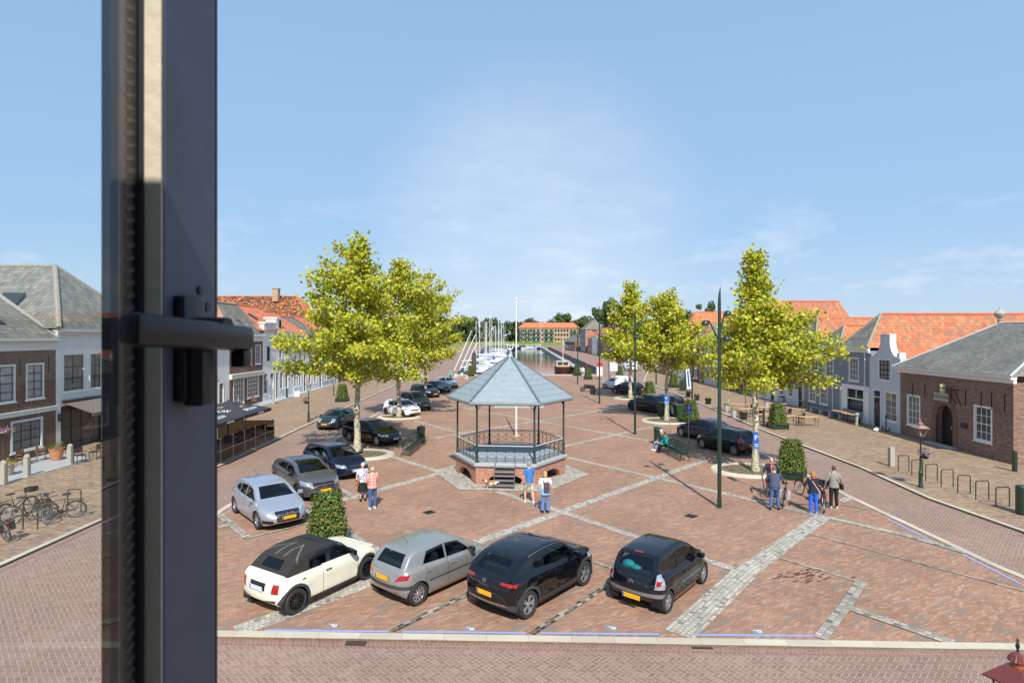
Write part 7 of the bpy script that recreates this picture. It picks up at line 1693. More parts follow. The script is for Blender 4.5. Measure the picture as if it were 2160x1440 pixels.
# motorcycle far
p = G(1240, 826); t = thing('motorcycle', 'grey touring motorcycle parked beyond the bandstand roof on the right', 'motorcycle', p, R(170))
for x in (-.7, .7): mb = MB(); mb.torus((x, 0, .3), .26, .06, 'Y', 18, 6); mb.cyl((x, -.03, .3), (x, .03, .3), .15); mb.build('wheel', M['rubber'], t, True)
mb = MB(); mb.rbox((0, 0, .6), (1.1, .34, .4), .1); mb.rbox((.25, 0, .85), (.5, .3, .22), .08); mb.build('body', PT['dgrey'], t, True); MB().rbox((-.35, 0, .84), (.7, .3, .12), .05).build('seat', M['seatf'], t, True)
for s in (-1, 1): MB().rbox((-.6, s * .32, .65), (.5, .22, .35), .06).build('pannier', M['dark'], t, True)
mb = MB(); mb.tube([(.6, 0, .35), (.42, 0, .95), (.35, .35, 1.02)], .025); mb.tube([(.42, 0, .95), (.35, -.35, 1.02)], .025); mb.rbox((.5, 0, 1.1), (.05, .4, .35), .02); mb.build('fork', M['steel'], t)
box_thing('litter_bin', 'black square bin beside the parked motorcycle', 'bin', G(1250, 831), [('body', MB().rbox((0, 0, .55), (.5, .5, 1.1), .04), 'dark')])
# parking signs
def psign(base, top, lab, w_=.42, h=.62, z=2.35):
    b = G(*base); t = thing('parking_sign', lab, 'sign', b, 0, 'blue parking signs'); tp = Vector(top); mb = MB(); mb.cyl((0, 0, 0), tp, .03, .03, 8); mb.build('pole', M['steel'], t, True)
    a = Vector((0, 0, 0)).lerp(tp, .97); up = tp.normalized(); side_ = Vector((1, .35, 0)).normalized(); n = side_.cross(up).normalized(); up = n.cross(side_)
    m = Matrix((side_, n, up)).transposed(); pl = MB().box(a - up * h * .45 + n * -.035 * (1 if n.y > 0 else -1), (w_, .02, h), M=m).build('panel', M['signblue'], t)
    nn = -n if n.y > 0 else n; text('letter', 'P', .34, M['white'], frame4(a - up * h * .30 + nn * .05, side_, up), pl, .002)
    mb = MB()
    for k in range(2): mb.box(a - up * (h * .68 + .09 * k) + nn * .05, (w_ * .7, .004, .03), M=m)
    mb.build('line', M['white'], pl)
psign((1415, 911), (-.35, .1, 2.75), 'blue parking sign leaning left beside the second right tree'); psign((1452.5, 935), (.02, 0, 2.6), 'blue parking sign in front of the hedge tower and dark blue saloon'); psign((1613, 1036), (-.42, .1, 2.75), 'blue parking sign leaning beside the near right tree', .3, .75)
# cafe terrace on the right
def beer_table(loc, rz, lab, L=1.6, h=.76, w_=.5, grp='folding beer tables on the right terrace'):
    t = thing('beer_table', lab, 'table', loc, rz, grp); MB().rbox((0, 0, h), (L, w_, .035), .01).build('tabletop', M['wood'], t)
    for x in (-L / 2 + .12, L / 2 - .12):
        mb = MB(); 
        for y in (-w_ / 2 + .05, w_ / 2 - .05): mb.bar((x, y, 0), (x, y, h - .02), .025)
        mb.bar((x, -w_ / 2 + .05, .35), (x, w_ / 2 - .05, .35), .02); mb.bar((x, 0, .36), (x * .55, 0, h - .03), .018); mb.build('leg_frame', M['dark'], t)
    return t
bt = beer_table(G(1705, 899), R(4), 'folding wooden table standing apart, nearest the kerb side hedge tower')
spots = [(1660, 897, 8, 'table just right of the tiered hedge tower, partly behind it'), (1680, 880, -62, 'table beyond the lone one, turned towards the houses'), (1619, 893, 0, 'table left of the tiered hedge tower behind the tree trunk'), (1575, 880, 10, 'table left of the near tree trunk on the terrace'), (1560, 869, -20, 'table farthest left on the terrace near the potted tree'), (1612, 876, 5, 'table behind the hedge tower in the middle of the terrace'), (1640, 868, -8, 'table close to the shop side behind the middle tables')]
for px, py, rz, lab in spots: dup(bt, G(px, py), R(rz), 'wooden beer ' + lab)
for (px, py, lab) in ((1763, 886, 'long wooden table against the grey house, nearer part'), (1787, 893, 'long wooden table before the white shop front'), (1720, 868, 'long wooden table along the grey house below its windows'), (1692, 862, 'long wooden table along the grey house, farthest')): dup(bt, G(px, py) + Vector((.35, 0, 0)), R(-80), lab)
for k, (px, py, lab) in enumerate(((1662, 882, 'black terrace chair at the far side of the middle tables'), (1690, 893, 'black terrace chair left of the lone beer table'), (1600, 888, 'black terrace chair behind the near right tree trunk'), (1588, 874, 'black terrace chair near the farthest beer tables'), (1632, 885, 'black terrace chair between hedge tower and tree trunk'), (1570, 889, 'black terrace chair beside the grey plant tubs'))):
    if k == 0: tc_ = chair(G(px, py), R(40), lab, 'dark', 'black terrace chairs')
    else: dup(tc_, G(px, py), R(50 * k), lab)
mb_ = thing('bench', 'long grey bench against the wall of the grey house', 'bench', W3.P(6.8, 0, .45), 0)
mb = MB(); mb.box((0, 0, .46), (.42, 5.2, .05)); mb.build('seat', M['grey_wall'], mb_)
for y in (-2.4, -.8, .8, 2.4): MB().bbox(-.18, .18, y - .05, y + .05, 0, .43).build('leg', M['white'], mb_)
b2 = thing('bench', 'grey wall bench in front of the white shop window', 'bench', W3.P(10.4, 0, .4), 0); MB().box((0, 0, .46), (.4, 2.6, .05)).build('seat', M['grey_wall'], b2); MB().box((.18, 0, .75), (.04, 2.6, .4)).build('backrest', M['grey_wall'], b2)
for y in (-1.2, 1.2): MB().bbox(-.16, .16, y - .04, y + .04, 0, .43).build('leg', M['dark'], b2)
for (px, py, sq, lm, lab) in ((1548, 880, False, 'yflower', 'grey tub with pale heather near the potted terrace tree'), (1568, 884, True, 'yflower', 'grey square tub with orange heather, right one of the row'), (1494, 852, True, 'yflower', 'dark square tub with yellow heather standing alone by the kerb'), (1470, 844, True, 'yflower', 'wooden framed tub with yellow heather by the lantern'), (1452, 837, True, 'hedge_leaf', 'black tub below the blue banner'), (1533, 868, False, 'hedge_leaf', 'round pot of the small terrace tree'), (1617, 861, False, 'flower', 'pot with red flowers by the shop door'), (1650, 850, False, 'hedge_leaf', 'orange pot by the grey shop')):
    potplant(G(px, py), lab, .30, .62, .24, lm, 'dark' if sq else 'lead', 130, grp='plant tubs on the right sidewalk', sq=sq, sz=.08)
t = thing('small_tree', 'young leafy tree in a black pot on the right terrace', 'tree', G(1536, 868)); MB().tube([(0, 0, .5), (.03, 0, 1.6), (0, 0, 2.4)], .03, 6).build('trunk', M['bark'], t); bush(MB(), (0, 0, 2.2), .95, 420, .14, rn, .8).build('crown', M['leaf'], t)
t = thing('small_tree', 'dark narrow leafed young tree beside the near right trunk', 'tree', G(1572, 876)); MB().tube([(0, 0, 0), (.03, 0, 1.6), (0, 0, 2.6)], .03, 6).build('trunk', M['farbark'], t); bush(MB(), (0, 0, 1.9), .7, 300, .12, rn, .6).build('crown', M['hedge_leaf'], t)
box_thing('terrace_post', 'dark green post left of the tiered hedge tower', 'post', G(1611, 899), [('shaft', MB().lathe([(0, 0), (.09, 0), (.08, 1.35), (0, 1.4)], n=8), 'green_metal')])
t = thing('beach_flag', 'white and blue upright banner on the right sidewalk', 'banner', G(1452, 834), R(10)); MB().tube([(0, 0, 0), (-.05, 0, 2.4), (-.25, 0, 3.4)], .02, 6).build('pole', M['steel'], t)
mb = MB(); mb.box((.0, 0, 2.0), (.5, .02, 2.4), M=Matrix.Rotation(R(-6), 3, 'Y')); fb = mb.build('banner_cloth', M['white'], t); MB().box((.0, -.012, 2.0), (.22, .01, 1.9), M=Matrix.Rotation(R(-6), 3, 'Y')).build('blue_print', M['signblue'], fb)
box_thing('green_cabinet', 'dark green metal cabinet beside a hedge tower on the right sidewalk', 'cabinet', G(1440, 824), [('body', MB().rbox((0, 0, .75), (.8, .5, 1.4), .03), 'green_metal'), ('foot', MB().bbox(-.3, .3, -.2, .2, 0, .08), 'dark')])
box_thing('lamp_bollard', 'white topped lamp bollard by the far right kerb', 'lamp', G(1384, 811), [('post', MB().lathe([(0, 0), (.1, 0), (.08, 2.3), (0, 2.3)], n=8), 'dark'), ('lamp_head', MB().lathe([(0, 2.3), (.25, 2.32), (.25, 2.8), (.1, 2.85), (0, 2.85)], n=12), 'white')])
box_thing('lantern_post', 'green post with baskets of pale flowers by the blue banner', 'street lantern', G(1460, 842), [('post', MB().lathe([(0, 0), (.1, 0), (.08, 2.6), (0, 2.6)], n=8), 'green_metal'), ('flower_basket', bush(MB(), (.3, 0, 2.3), .42, 160, .1, rn), 'flower')])
t = thing('info_board', 'red and white information board by the harbour', 'sign', G(1283, 800), 0); MB().box((-1.4, 0, 1.7), (.9, .08, 2.2)).build('panel', M['white'], t); MB().box((-1.4, -.05, 2.45), (.9, .03, .7)).build('red_header', M['red'], t)
MB().box((.9, 0, 2.1), (1.3, .06, 1.5)).build('map_panel', M['lgrey_wall'], t)
for x in (.1, 1.7): MB().bar((x, 0, 0), (x, 0, 3.0), .1).build('post', M['dark'], t)
# parasol and glass screens on the left
t = thing('parasol', 'charcoal square parasol with printed lettering over the left terrace, the farther one', 'parasol', (0, 0, 0))
def parasol_canopy(t, x0, x1, y0, y1):
    c_ = Vector(((x0 + x1) / 2, (y0 + y1) / 2, 3.08)); cor = [Vector((x1, y0, 2.42)), Vector((x1, y1, 2.42)), Vector((x0, y1, 2.42)), Vector((x0, y0, 2.42))]; mb = MB()
    for k in range(4):
        a, b = cor[k], cor[(k + 1) % 4]; mb.add([a, b, c_], [(0, 1, 2)]); mb.add([a, b, b - Vector((0, 0, .2)), a - Vector((0, 0, .2))], [(3, 2, 1, 0)])
    mb.build('canopy', M['black_fabric'], t); MB().cyl((c_.x, c_.y, 0), c_ + Vector((0, 0, .08)), .045).build('pole', M['dark'], t); MB().bbox(c_.x - .4, c_.x + .4, c_.y - .4, c_.y + .4, 0, .12).build('foot', M['dark'], t)
    return c_, cor
gl = plain('gold_print', rgb(205, 178, 130), .7)
def onface(t, c_, a, b, u, v, s_, size, mt):
    p = a.lerp(b, u).lerp(c_, v); x = (b - a).normalized(); n = (b - a).cross(c_ - a).normalized(); n = n if n.z > 0 else -n; text('lettering', s_, size, mt, frame4(p + n * .012, x, n.cross(x)), t, .002)
def fill_parasol(t, x0, x1, y0, y1):
    c_, cor = parasol_canopy(t, x0, x1, y0, y1)
    for i in (0, 3): onface(t, c_, cor[i], cor[(i + 1) % 4], .5, .26, 'BROUW', .44, M['white']); onface(t, c_, cor[i], cor[(i + 1) % 4], .42, .50, 'HET', .34, gl)
    text('lettering', 'BROUWERIJ', .15, M['white'], frame4(Vector((x1 + .012, (y0 + y1) / 2 + .3, 2.32)), (0, 1, 0), (0, 0, 1)), t, .002)
fill_parasol(t, -19.7, -15.85, 34.3, 38.1)
t = thing('parasol', 'charcoal square parasol half hidden by the window frame, the nearer one', 'parasol', (0, 0, 0)); fill_parasol(t, -19.7, -15.75, 30.1, 34.0)
M['smoked'] = glassmat('smoked_glass', tint=(.34, .30, .27), ior=1.3)
t = thing('glass_screen', 'low screen of smoked glass panels along the left terrace', 'screen', (0, 0, 0)); a_ = Vector((-16.35, 29.5, 0)); b_ = Vector((-16.3, 39.6, 0)); W_ = Wall(a_, b_ - a_); L = (b_ - a_).length; n = 7
for k in range(n + 1):
    x = L * k / n; mb = MB(); W_.box(mb, x - .03, x + .03, 0, 1.45, -.03, .03); mb.build('post', M['steel'], t)
    if k < n:
        mb = MB(); W_.box(mb, x + .03, x + L / n - .03, .12, .68, -.005, .005); W_.box(mb, x + .03, x + L / n - .03, .72, 1.38, -.005, .005); mb.build('pane', M['smoked'], t)
        mb = MB(); W_.box(mb, x + .03, x + L / n - .03, .68, .72, -.015, .015); W_.box(mb, x + .03, x + L / n - .03, .08, .12, -.015, .015); mb.build('rail', M['steel'], t)
t = thing('glass_screen', 'short end screen of smoked glass behind the parasol', 'screen', (0, 0, 0)); W_ = Wall((-20.1, 39.6), (3.7, 0)); L = 3.7
for k in range(3):
    mb = MB(); W_.box(mb, L * k / 2 - .03, L * k / 2 + .03, 0, 1.45, -.03, .03); mb.build('post', M['dark'], t)
    if k < 2: mb = MB(); W_.box(mb, L * k / 2 + .03, L * (k + 1) / 2 - .03, .12, 1.38, -.005, .005); mb.build('pane', M['smoked'], t)
tc_2 = chair((-17.8, 34.6, 0), R(80), 'black chair under the charcoal parasol, nearest the glass screen', 'dark', 'chairs under the parasol')
for k, (x, y, lab) in enumerate(((-17.9, 36.6, 'black chair under the charcoal parasol, middle one'), (-19.6, 36.2, 'black chair under the charcoal parasol, innermost'), (-18.2, 38.3, 'black chair under the charcoal parasol, by the end screen'))): dup(tc_2, (x, y, 0), R(70 * k), lab)
t = thing('cafe_table', 'dark square table under the charcoal parasol', 'table', (-18.6, 35.4, 0)); MB().rbox((0, 0, .74), (.8, .8, .04), .01).build('tabletop', M['dark'], t); MB().bar((0, 0, 0), (0, 0, .74), .08).build('pedestal', M['dark'], t)
ch2 = chair(G(538, 855) + Vector((-.3, .6, 0)), R(-90), 'teak chair beside the garden doors of the brown brick house', 'rawwood')
t = thing('garden_seat', 'white slatted garden seat before the white houses', 'seat', G(626, 836), R(-70)); mb = MB(); mb.rbox((0, 0, .4), (.6, .55, .05), .01); mb.box((0, -.3, .7), (.6, .05, .7), M=Matrix.Rotation(R(15), 3, 'X')); mb.build('seat', M['white'], t)
for i in (-1, 1): MB().box((i * .3, 0, .3), (.06, .6, .6)).build('arm_frame', M['white'], t)
box_thing('hitching_post', 'pale wooden post on the stoop of the white houses', 'post', G(577, 852), [('shaft', MB().lathe([(0, 0), (.13, 0), (.1, 1.4), (.12, 1.5), (0, 1.5)], n=8), 'stonepost')])
box_thing('bollard', 'dark green bollard on the stoop of the white houses', 'bollard', G(605, 839), [('shaft', MB().lathe([(0, 0), (.12, 0), (.1, 1.1), (0, 1.15)], n=8), 'green_metal')])
stl = MB(); a_, b_ = G(552, 857), G(700, 812); stl.prism([(a_.x, a_.y), (b_.x, b_.y), (-26.6, 86), (-27.1, 60)], 0, .05); struct('left_stoop', stl, M['bluestone'])

# ---------------- people ----------------
def remesh(o, v):
    m = o.modifiers.new('Remesh', 'REMESH'); m.mode = 'VOXEL'; m.voxel_size = v; m.use_smooth_shade = True
    s = o.modifiers.new('Smooth', 'SMOOTH'); s.iterations = 3; s.factor = .5
SK = plain('skin', rgb(222, 168, 140), .5, var=.04); HAIRS = {k: plain('hair_' + k, c, .8, var=.25, vs=40) for k, c in dict(white=rgb(206, 200, 190), grey=rgb(150, 140, 128), blonde=rgb(196, 156, 96), ginger=rgb(176, 116, 66), brown=rgb(96, 72, 56), darkgrey=rgb(92, 88, 84)).items()}
def checkmat(name, a, b, sc=14, kind='check'):
    m, nt, bs = newmat(name); u, v = uvco(nt)
    if kind == 'check':
        f = nmath(nt, 'MULTIPLY', nmath(nt, 'ADD', nmath(nt, 'GREATER_THAN', nmath(nt, 'SINE', nmath(nt, 'MULTIPLY', u, sc * 5)), 0.2), nmath(nt, 'GREATER_THAN', nmath(nt, 'SINE', nmath(nt, 'MULTIPLY', v, sc * 5)), 0.2)), .5)
        co = objco(nt); s = nt.nodes.new('ShaderNodeSeparateXYZ'); nt.links.new(co, s.inputs[0])
        f = nmath(nt, 'MULTIPLY', nmath(nt, 'ADD', nmath(nt, 'GREATER_THAN', nmath(nt, 'SINE', nmath(nt, 'MULTIPLY', s.outputs[0], sc * 6)), 0.1), nmath(nt, 'GREATER_THAN', nmath(nt, 'SINE', nmath(nt, 'MULTIPLY', s.outputs[2], sc * 6)), 0.1)), .5)
    else: f = nramp(nt, nnoise(nt, objco(nt), sc, 2, .5), [(.52, 0.0), (.58, 1.0)])
    nt.links.new(nmix(nt, f, a, b), bs.inputs['Base Color']); setp(bs, Roughness=.85); return m
def person(label, loc, rz, h=1.72, lean=0, shirt=None, sleeve='short', lower=('trousers', None), shoes=None, hair='grey', hairlen=0, arms=None, legs=None, sit=False, bulk=1.0, head=0, extra=None, bald=False):
    t = thing('person', label, 'person', loc, rz); k = h / 1.72; b = bulk
    L = legs or {1: ((.10, .02, .50), (.11, 0, .09)), -1: ((-.10, .02, .50), (-.11, 0, .09))}
    Aq = arms or {1: ((.27, -.02, 1.14), (.28, .08, .90)), -1: ((-.27, -.02, 1.14), (-.28, .08, .90))}
    piv = Vector((0, 0, .93 if not sit else .5)); Rm = Matrix.Rotation(R(-lean), 3, 'X'); zo = 0 if not sit else -.43
    def T(p, lean_=True):
        p = Vector(p) + Vector((0, 0, zo)); return (piv + Rm @ (p - piv)) * k if lean_ else Vector(p) * k
    def ell(z, rx, ry, off=0, y=0): return [T((rx * cos(2 * pi * i / 14), y + ry * sin(2 * pi * i / 14), z)) for i in range(14)]
    prof = [(.84, .15, .11), (.93, .165 * b, .12 * b), (1.06, .145 * b, .115 * b), (1.22, .165 * b, .12 * b), (1.36, .185, .11), (1.43, .15, .085), (1.47, .06, .06), (1.54, .052, .055)]
    mb = MB(); mb.loft([ell(*p) for p in prof]); hc = Vector((0, .015, 1.62)); Hm = Matrix.Rotation(R(head), 3, 'Z')
    hd = MB(); hd.ball((0, 0, 0), (.074, .094, .115), 14, 10); hd.ball((0, .055, -.06), (.045, .045, .05), 8, 6); hd.lathe([(0, .13), (.012, .10), (.02, .08), (0, .07)], (0, 0, -.03), 6, 'Y')
    for s in (-1, 1): hd.ball((s * .076, -.005, -.01), (.012, .02, .03), 6, 4); hd.ball((s * .03, .085, .012), (.013, .008, .007), 6, 4)
    hd.ball((0, .088, -.065), (.022, .008, .007), 6, 4)
    mb.add([T(hc + Hm @ Vector(v)) for v in hd.v], hd.f)
    for s in (1, -1):
        sh = T((s * .185, 0, 1.40)); e = T(Aq[s][0]); w_ = T(Aq[s][1]); mb.cyl(sh, e, .05 * k, .038 * k, 10); mb.ball(sh, .052 * k); mb.ball(e, .039 * k); mb.cyl(e, w_, .038 * k, .026 * k, 10)
        d = (w_ - e).normalized(); q = d.orthogonal().normalized(); q2 = d.cross(q); mb.rbox(w_ + d * .05, (.05, .085, .10), .015, M=Matrix((q, q2, d)).transposed())
        for f in range(4):
            a0 = w_ + d * .09 + q2 * (-.03 + .02 * f); ln = (.06, .072, .076, .066)[f]; mb.tube([a0, a0 + d * ln * .5 + q * .006, a0 + d * ln * .9 + q * .022], [.010, .009, .008], 6)
        mb.tube([w_ + d * .03 + q2 * .04, w_ + d * .07 + q2 * .065, w_ + d * .10 + q2 * .07 + q * .01], [.012, .011, .009], 6)
        hp_ = T((s * .09, 0, .90), False); kn, an = Vector(L[s][0]) * k, Vector(L[s][1]) * k
        mb.cyl(hp_, kn, .082 * k * b, .055 * k, 12); mb.ball(kn, .056 * k); mb.cyl(kn, an, .055 * k, .036 * k, 12); mb.ball(hp_, .085 * k)
    bd = mb.build('body', SK, t, True); remesh(bd, .0085)
    # hair
    hm = MB()
    if bald: hm.ball((0, -.03, -.02), (.083, .085, .075), 12, 8)
    else: hm.ball((0, -.014, .022), (.087, .1, .108), 14, 10)
    if hairlen: hm.ball((0, -.045, -.05), (.088, .075, .10 + hairlen), 12, 8)
    m2 = MB(); m2.add([T(hc + Hm @ Vector(v)) for v in hm.v], hm.f); m2.build('hair', HAIRS[hair], bd, True)
    # shirt
    off = .016; mb = MB(); mb.loft([ell(z, rx + off + .008 * (z < 1.1), ry + off + .01 * (z < 1.1)) for z, rx, ry in [(.86, .165 * b, .125 * b)] + prof[1:6] + [(1.465, .08, .075)]])
    for s in (1, -1):
        sh = T((s * .185, 0, 1.40)); e = T(Aq[s][0]); w_ = T(Aq[s][1]); mb.ball(sh, .068 * k)
        if sleeve == 'long': mb.cyl(sh, e, .066 * k, .056 * k); mb.ball(e, .056 * k); mb.cyl(e, e.lerp(w_, .97), .055 * k, .043 * k)
        else: mb.cyl(sh, sh.lerp(e, .75), .068 * k, .064 * k)
    sb_ = mb.build('shirt', shirt, bd, True); remesh(sb_, .014)
    kind, lm = lower; mb = MB()
    mb.loft([[Vector((rx * cos(2 * pi * i / 14), ry * sin(2 * pi * i / 14), z + zo)) * k for i in range(14)] for z, rx, ry in ((.80, .15, .125), (.88, .175 * b, .135 * b), (.96, .172 * b, .13 * b))])
    if kind == 'skirt': mb = MB(); mb.loft([[Vector((rx * cos(2 * pi * i / 18), ry * sin(2 * pi * i / 18), z)) * k for i in range(18)] for z, rx, ry in ((.42, .25, .20), (.6, .23, .18), (.85, .19, .145), (1.0, .165, .125))])
    else:
        for s in (1, -1):
            hp_ = Vector((s * .09, 0, .90 + zo)) * k; kn, an = Vector(L[s][0]) * k, Vector(L[s][1]) * k
            mb.ball(hp_, .097 * k * b)
            if kind == 'shorts': mb.cyl(hp_, hp_.lerp(kn, .92), .098 * k * b, .088 * k)
            else: mb.cyl(hp_, kn, .097 * k * b, .073 * k); mb.ball(kn, .073 * k); mb.cyl(kn, kn.lerp(an, .96), .073 * k, (.062 if kind == 'trousers' else .085) * k)
    lo_ = mb.build('skirt' if kind == 'skirt' else ('shorts' if kind == 'shorts' else 'trousers'), lm, bd, True); remesh(lo_, .014)
    for s in (1, -1):
        an = Vector(L[s][1]) * k; mb = MB(); mb.loft([[Vector((an.x + rx * cos(2 * pi * i / 12), an.y + .06 + ry * sin(2 * pi * i / 12), an.z - .09 + z)) for i in range(12)] for z, rx, ry in ((.0, .047, .135), (.03, .05, .14), (.06, .042, .12), (.085, .036, .07))]); mb.ball(an + Vector((0, 0, -.02)), (.045, .05, .05), 8, 5); mb.build('shoe', shoes or M['dark'], bd, True)
    if extra: extra(t, bd, T, k)
    return t
cloth = lambda n, c, r=.85: plain(n, c, r, var=.1, vs=12)
def strap(pts, mt, w_=.014, nm='strap'):
    def f(t, bd, T, k): MB().tube([T(p) for p in pts], w_, 5).build(nm, mt, bd, True)
    return f
jeans = cloth('blue_denim', rgb(70, 96, 140)); navy = cloth('navy_cloth', rgb(34, 42, 66)); blk = cloth('black_cloth', rgb(26, 26, 28))
lb_ = cloth('tan_leather', rgb(150, 92, 52)); wshoe = cloth('pale_shoe', rgb(196, 196, 190))
def bagf(pts, c, sz, mt, nm='shoulder_bag', st=None):
    def f(t, bd, T, k):
        MB().tube([T(p) for p in pts], .012, 5).build('strap', st or mt, bd); MB().rbox(T(c), sz, .03).build(nm, mt, bd, True)
    return f
Pw = G(765, 1055); person('woman in white floral blouse and black skirt facing the man in the checked shirt', Pw, R(-150), 1.62, 0, checkmat('floral_print', rgb(226, 226, 236), rgb(110, 110, 170), 16, 'noise'), 'short', ('skirt', blk), blk, 'white', 0, head=-30, bulk=1.15, extra=bagf([(-.16, .1, 1.42), (0, .17, 1.2), (.22, .1, .92)], (.26, .05, .86), (.09, .24, .28), lb_))
Pm = G(786, 1072.5); person('man in red checked shirt and jeans seen from behind next to the floral blouse', Pm, R(40), 1.72, 0, checkmat('red_check', rgb(214, 120, 108), rgb(232, 190, 180), 8), 'short', ('trousers', jeans), wshoe, 'grey', 0, bald=True, bulk=1.15, head=20, arms={1: ((.27, .02, 1.14), (.24, .22, 1.05)), -1: ((-.27, .05, 1.14), (-.20, .26, 1.08))})
person('man in blue t-shirt and pale shorts walking before the bandstand steps', G(1117, 1060), R(28), 1.74, 3, cloth('blue_tee', rgb(58, 118, 184)), 'short', ('shorts', cloth('khaki', rgb(190, 184, 166))), wshoe, 'grey', 0, legs={1: ((.11, -.04, .50), (.10, -.16, .11)), -1: ((-.10, .20, .52), (-.12, .16, .09))}, arms={-1: ((-.27, .02, 1.14), (-.27, .12, .90)), 1: ((.26, .04, 1.15), (.18, .22, 1.12))}, head=20)
def pack(t, bd, T, k):
    MB().rbox(T((.04, -.21, 1.14)), (.24, .16, .36), .06).build('backpack', cloth('plum_pack', rgb(84, 66, 76)), bd, True)
    for s in (-1, 1): MB().tube([T((s * .10, .12, 1.40)), T((s * .11, .0, 1.47)), T((s * .09, -.13, 1.36)), T((s * .05, -.17, 1.0))], .012, 5).build('strap', M['dark'], bd)
    mb = MB(); mb.loft([[T((rx * cos(2 * pi * i / 14), ry * sin(2 * pi * i / 14), z)) for i in range(14)] for z, rx, ry in ((.78, .215, .165), (.95, .205, .155), (1.04, .19, .15))]); mb.build('tied_shirt', cloth('pale_denim', rgb(140, 176, 200)), bd, True)
person('blonde woman in white t-shirt and flared jeans with small plum backpack', G(1150, 1081), R(4), 1.66, 0, cloth('white_tee', rgb(228, 226, 224)), 'short', ('flares', cloth('light_jeans', rgb(96, 122, 170))), blk, 'blonde', .03, extra=pack)
# cyclists
person('man in salmon top and dark jacket facing the window, holding a bicycle', G(1627, 1047), R(175), 1.74, 0, cloth('dark_jacket', rgb(40, 40, 56)), 'long', ('trousers', blk), blk, 'white', 0, bald=True, arms={1: ((.33, .05, 1.16), (.40, .32, 1.08)), -1: ((-.33, .05, 1.16), (-.24, .34, 1.08))}, extra=lambda t, bd, T, k: MB().loft([[T((x, .115 + .03 * (abs(x) < .05), z)) for x in (-.07, -.02, .02, .07)] + [T((x, .09, z)) for x in (.07, -.07)] for z in (.90, 1.15, 1.42)]).build('salmon_top', cloth('salmon', rgb(214, 120, 92)), bd, True))
person('man in navy quilted jacket and jeans bent over his bicycle, seen from behind', G(1634, 1074), R(-22), 1.76, 24, cloth('quilted_navy', rgb(66, 74, 96)), 'long', ('trousers', jeans), blk, 'darkgrey', 0, bulk=1.15, arms={1: ((.32, .16, 1.22), (.34, .42, 1.16)), -1: ((-.30, .16, 1.2), (-.22, .42, 1.15))}, legs={1: ((.11, .10, .50), (.15, .0, .09)), -1: ((-.11, .0, .50), (-.16, -.12, .09))})
person('woman with curly ginger hair, dark top and bright blue trousers beside a bicycle', G(1716, 1083), R(-15), 1.68, 6, cloth('dark_top', rgb(30, 34, 46)), 'long', ('trousers', cloth('bright_blue', rgb(36, 100, 214))), cloth('blue_shoe', rgb(120, 150, 200)), 'ginger', .01, bulk=1.08, arms={1: ((.34, .16, 1.22), (.48, .40, 1.08)), -1: ((-.30, .04, 1.16), (-.30, .26, 1.10))}, extra=strap([(-.15, -.03, 1.49), (0, -.16, 1.25), (.2, -.13, .92)], cloth('pale_strap', rgb(214, 200, 176))))
person('person in grey jacket and black trousers with dark shoulder bag, rightmost of the cyclists', G(1759, 1072), R(-5), 1.76, 0, cloth('grey_jacket', rgb(138, 136, 126)), 'long', ('trousers', blk), wshoe, 'brown', 0, bulk=1.08, arms={1: ((.30, -.02, 1.14), (.30, .05, .92)), -1: ((-.30, .0, 1.14), (-.30, .1, .93))}, extra=bagf([(-.12, -.04, 1.48), (.05, -.15, 1.2), (.24, -.06, .95)], (.28, -.02, .90), (.1, .26, .22), blk))
# seated pair: local +y of the bench faces the plaza
bm3 = Matrix.Rotation(BR, 3, 'Z')
def seat_pos(u): p = BC + bm3 @ Vector((u, .12, 0)); return (p.x, p.y, 0)
SL = {1: ((.11, .44, .47), (.12, .50, .09)), -1: ((-.11, .44, .47), (-.12, .48, .09))}
SA = {1: ((.26, .12, 1.14), (.14, .32, 1.02)), -1: ((-.26, .12, 1.14), (-.14, .32, 1.02))}
ubig = (A - B).length / 2
s1 = person('seated person in grey-green coat and faded jeans at the far end of the right bench', seat_pos(ubig - .45), BR, 1.72, 6, cloth('grey_green', rgb(78, 86, 78)), 'long', ('trousers', cloth('faded_jeans', rgb(134, 156, 196))), wshoe, 'white', 0, legs=SL, arms=SA, sit=True, head=20)
s2 = person('seated person with turquoise coat over the shoulders on the right bench', seat_pos(ubig - 1.15), BR, 1.68, 8, cloth('turquoise', rgb(30, 180, 160)), 'long', ('trousers', blk), blk, 'brown', .02, legs=SL, arms=SA, sit=True, bulk=1.15)
p = G(1232, 787); person('person in white shirt standing on the harbour edge between the hedge towers', (p.x, 112, -.6 if False else -.6), R(150), 1.78, 0, cloth('white_shirt', rgb(232, 232, 236)), 'short', ('trousers', cloth('grey_trs', rgb(150, 150, 156))), blk, 'brown', 0)
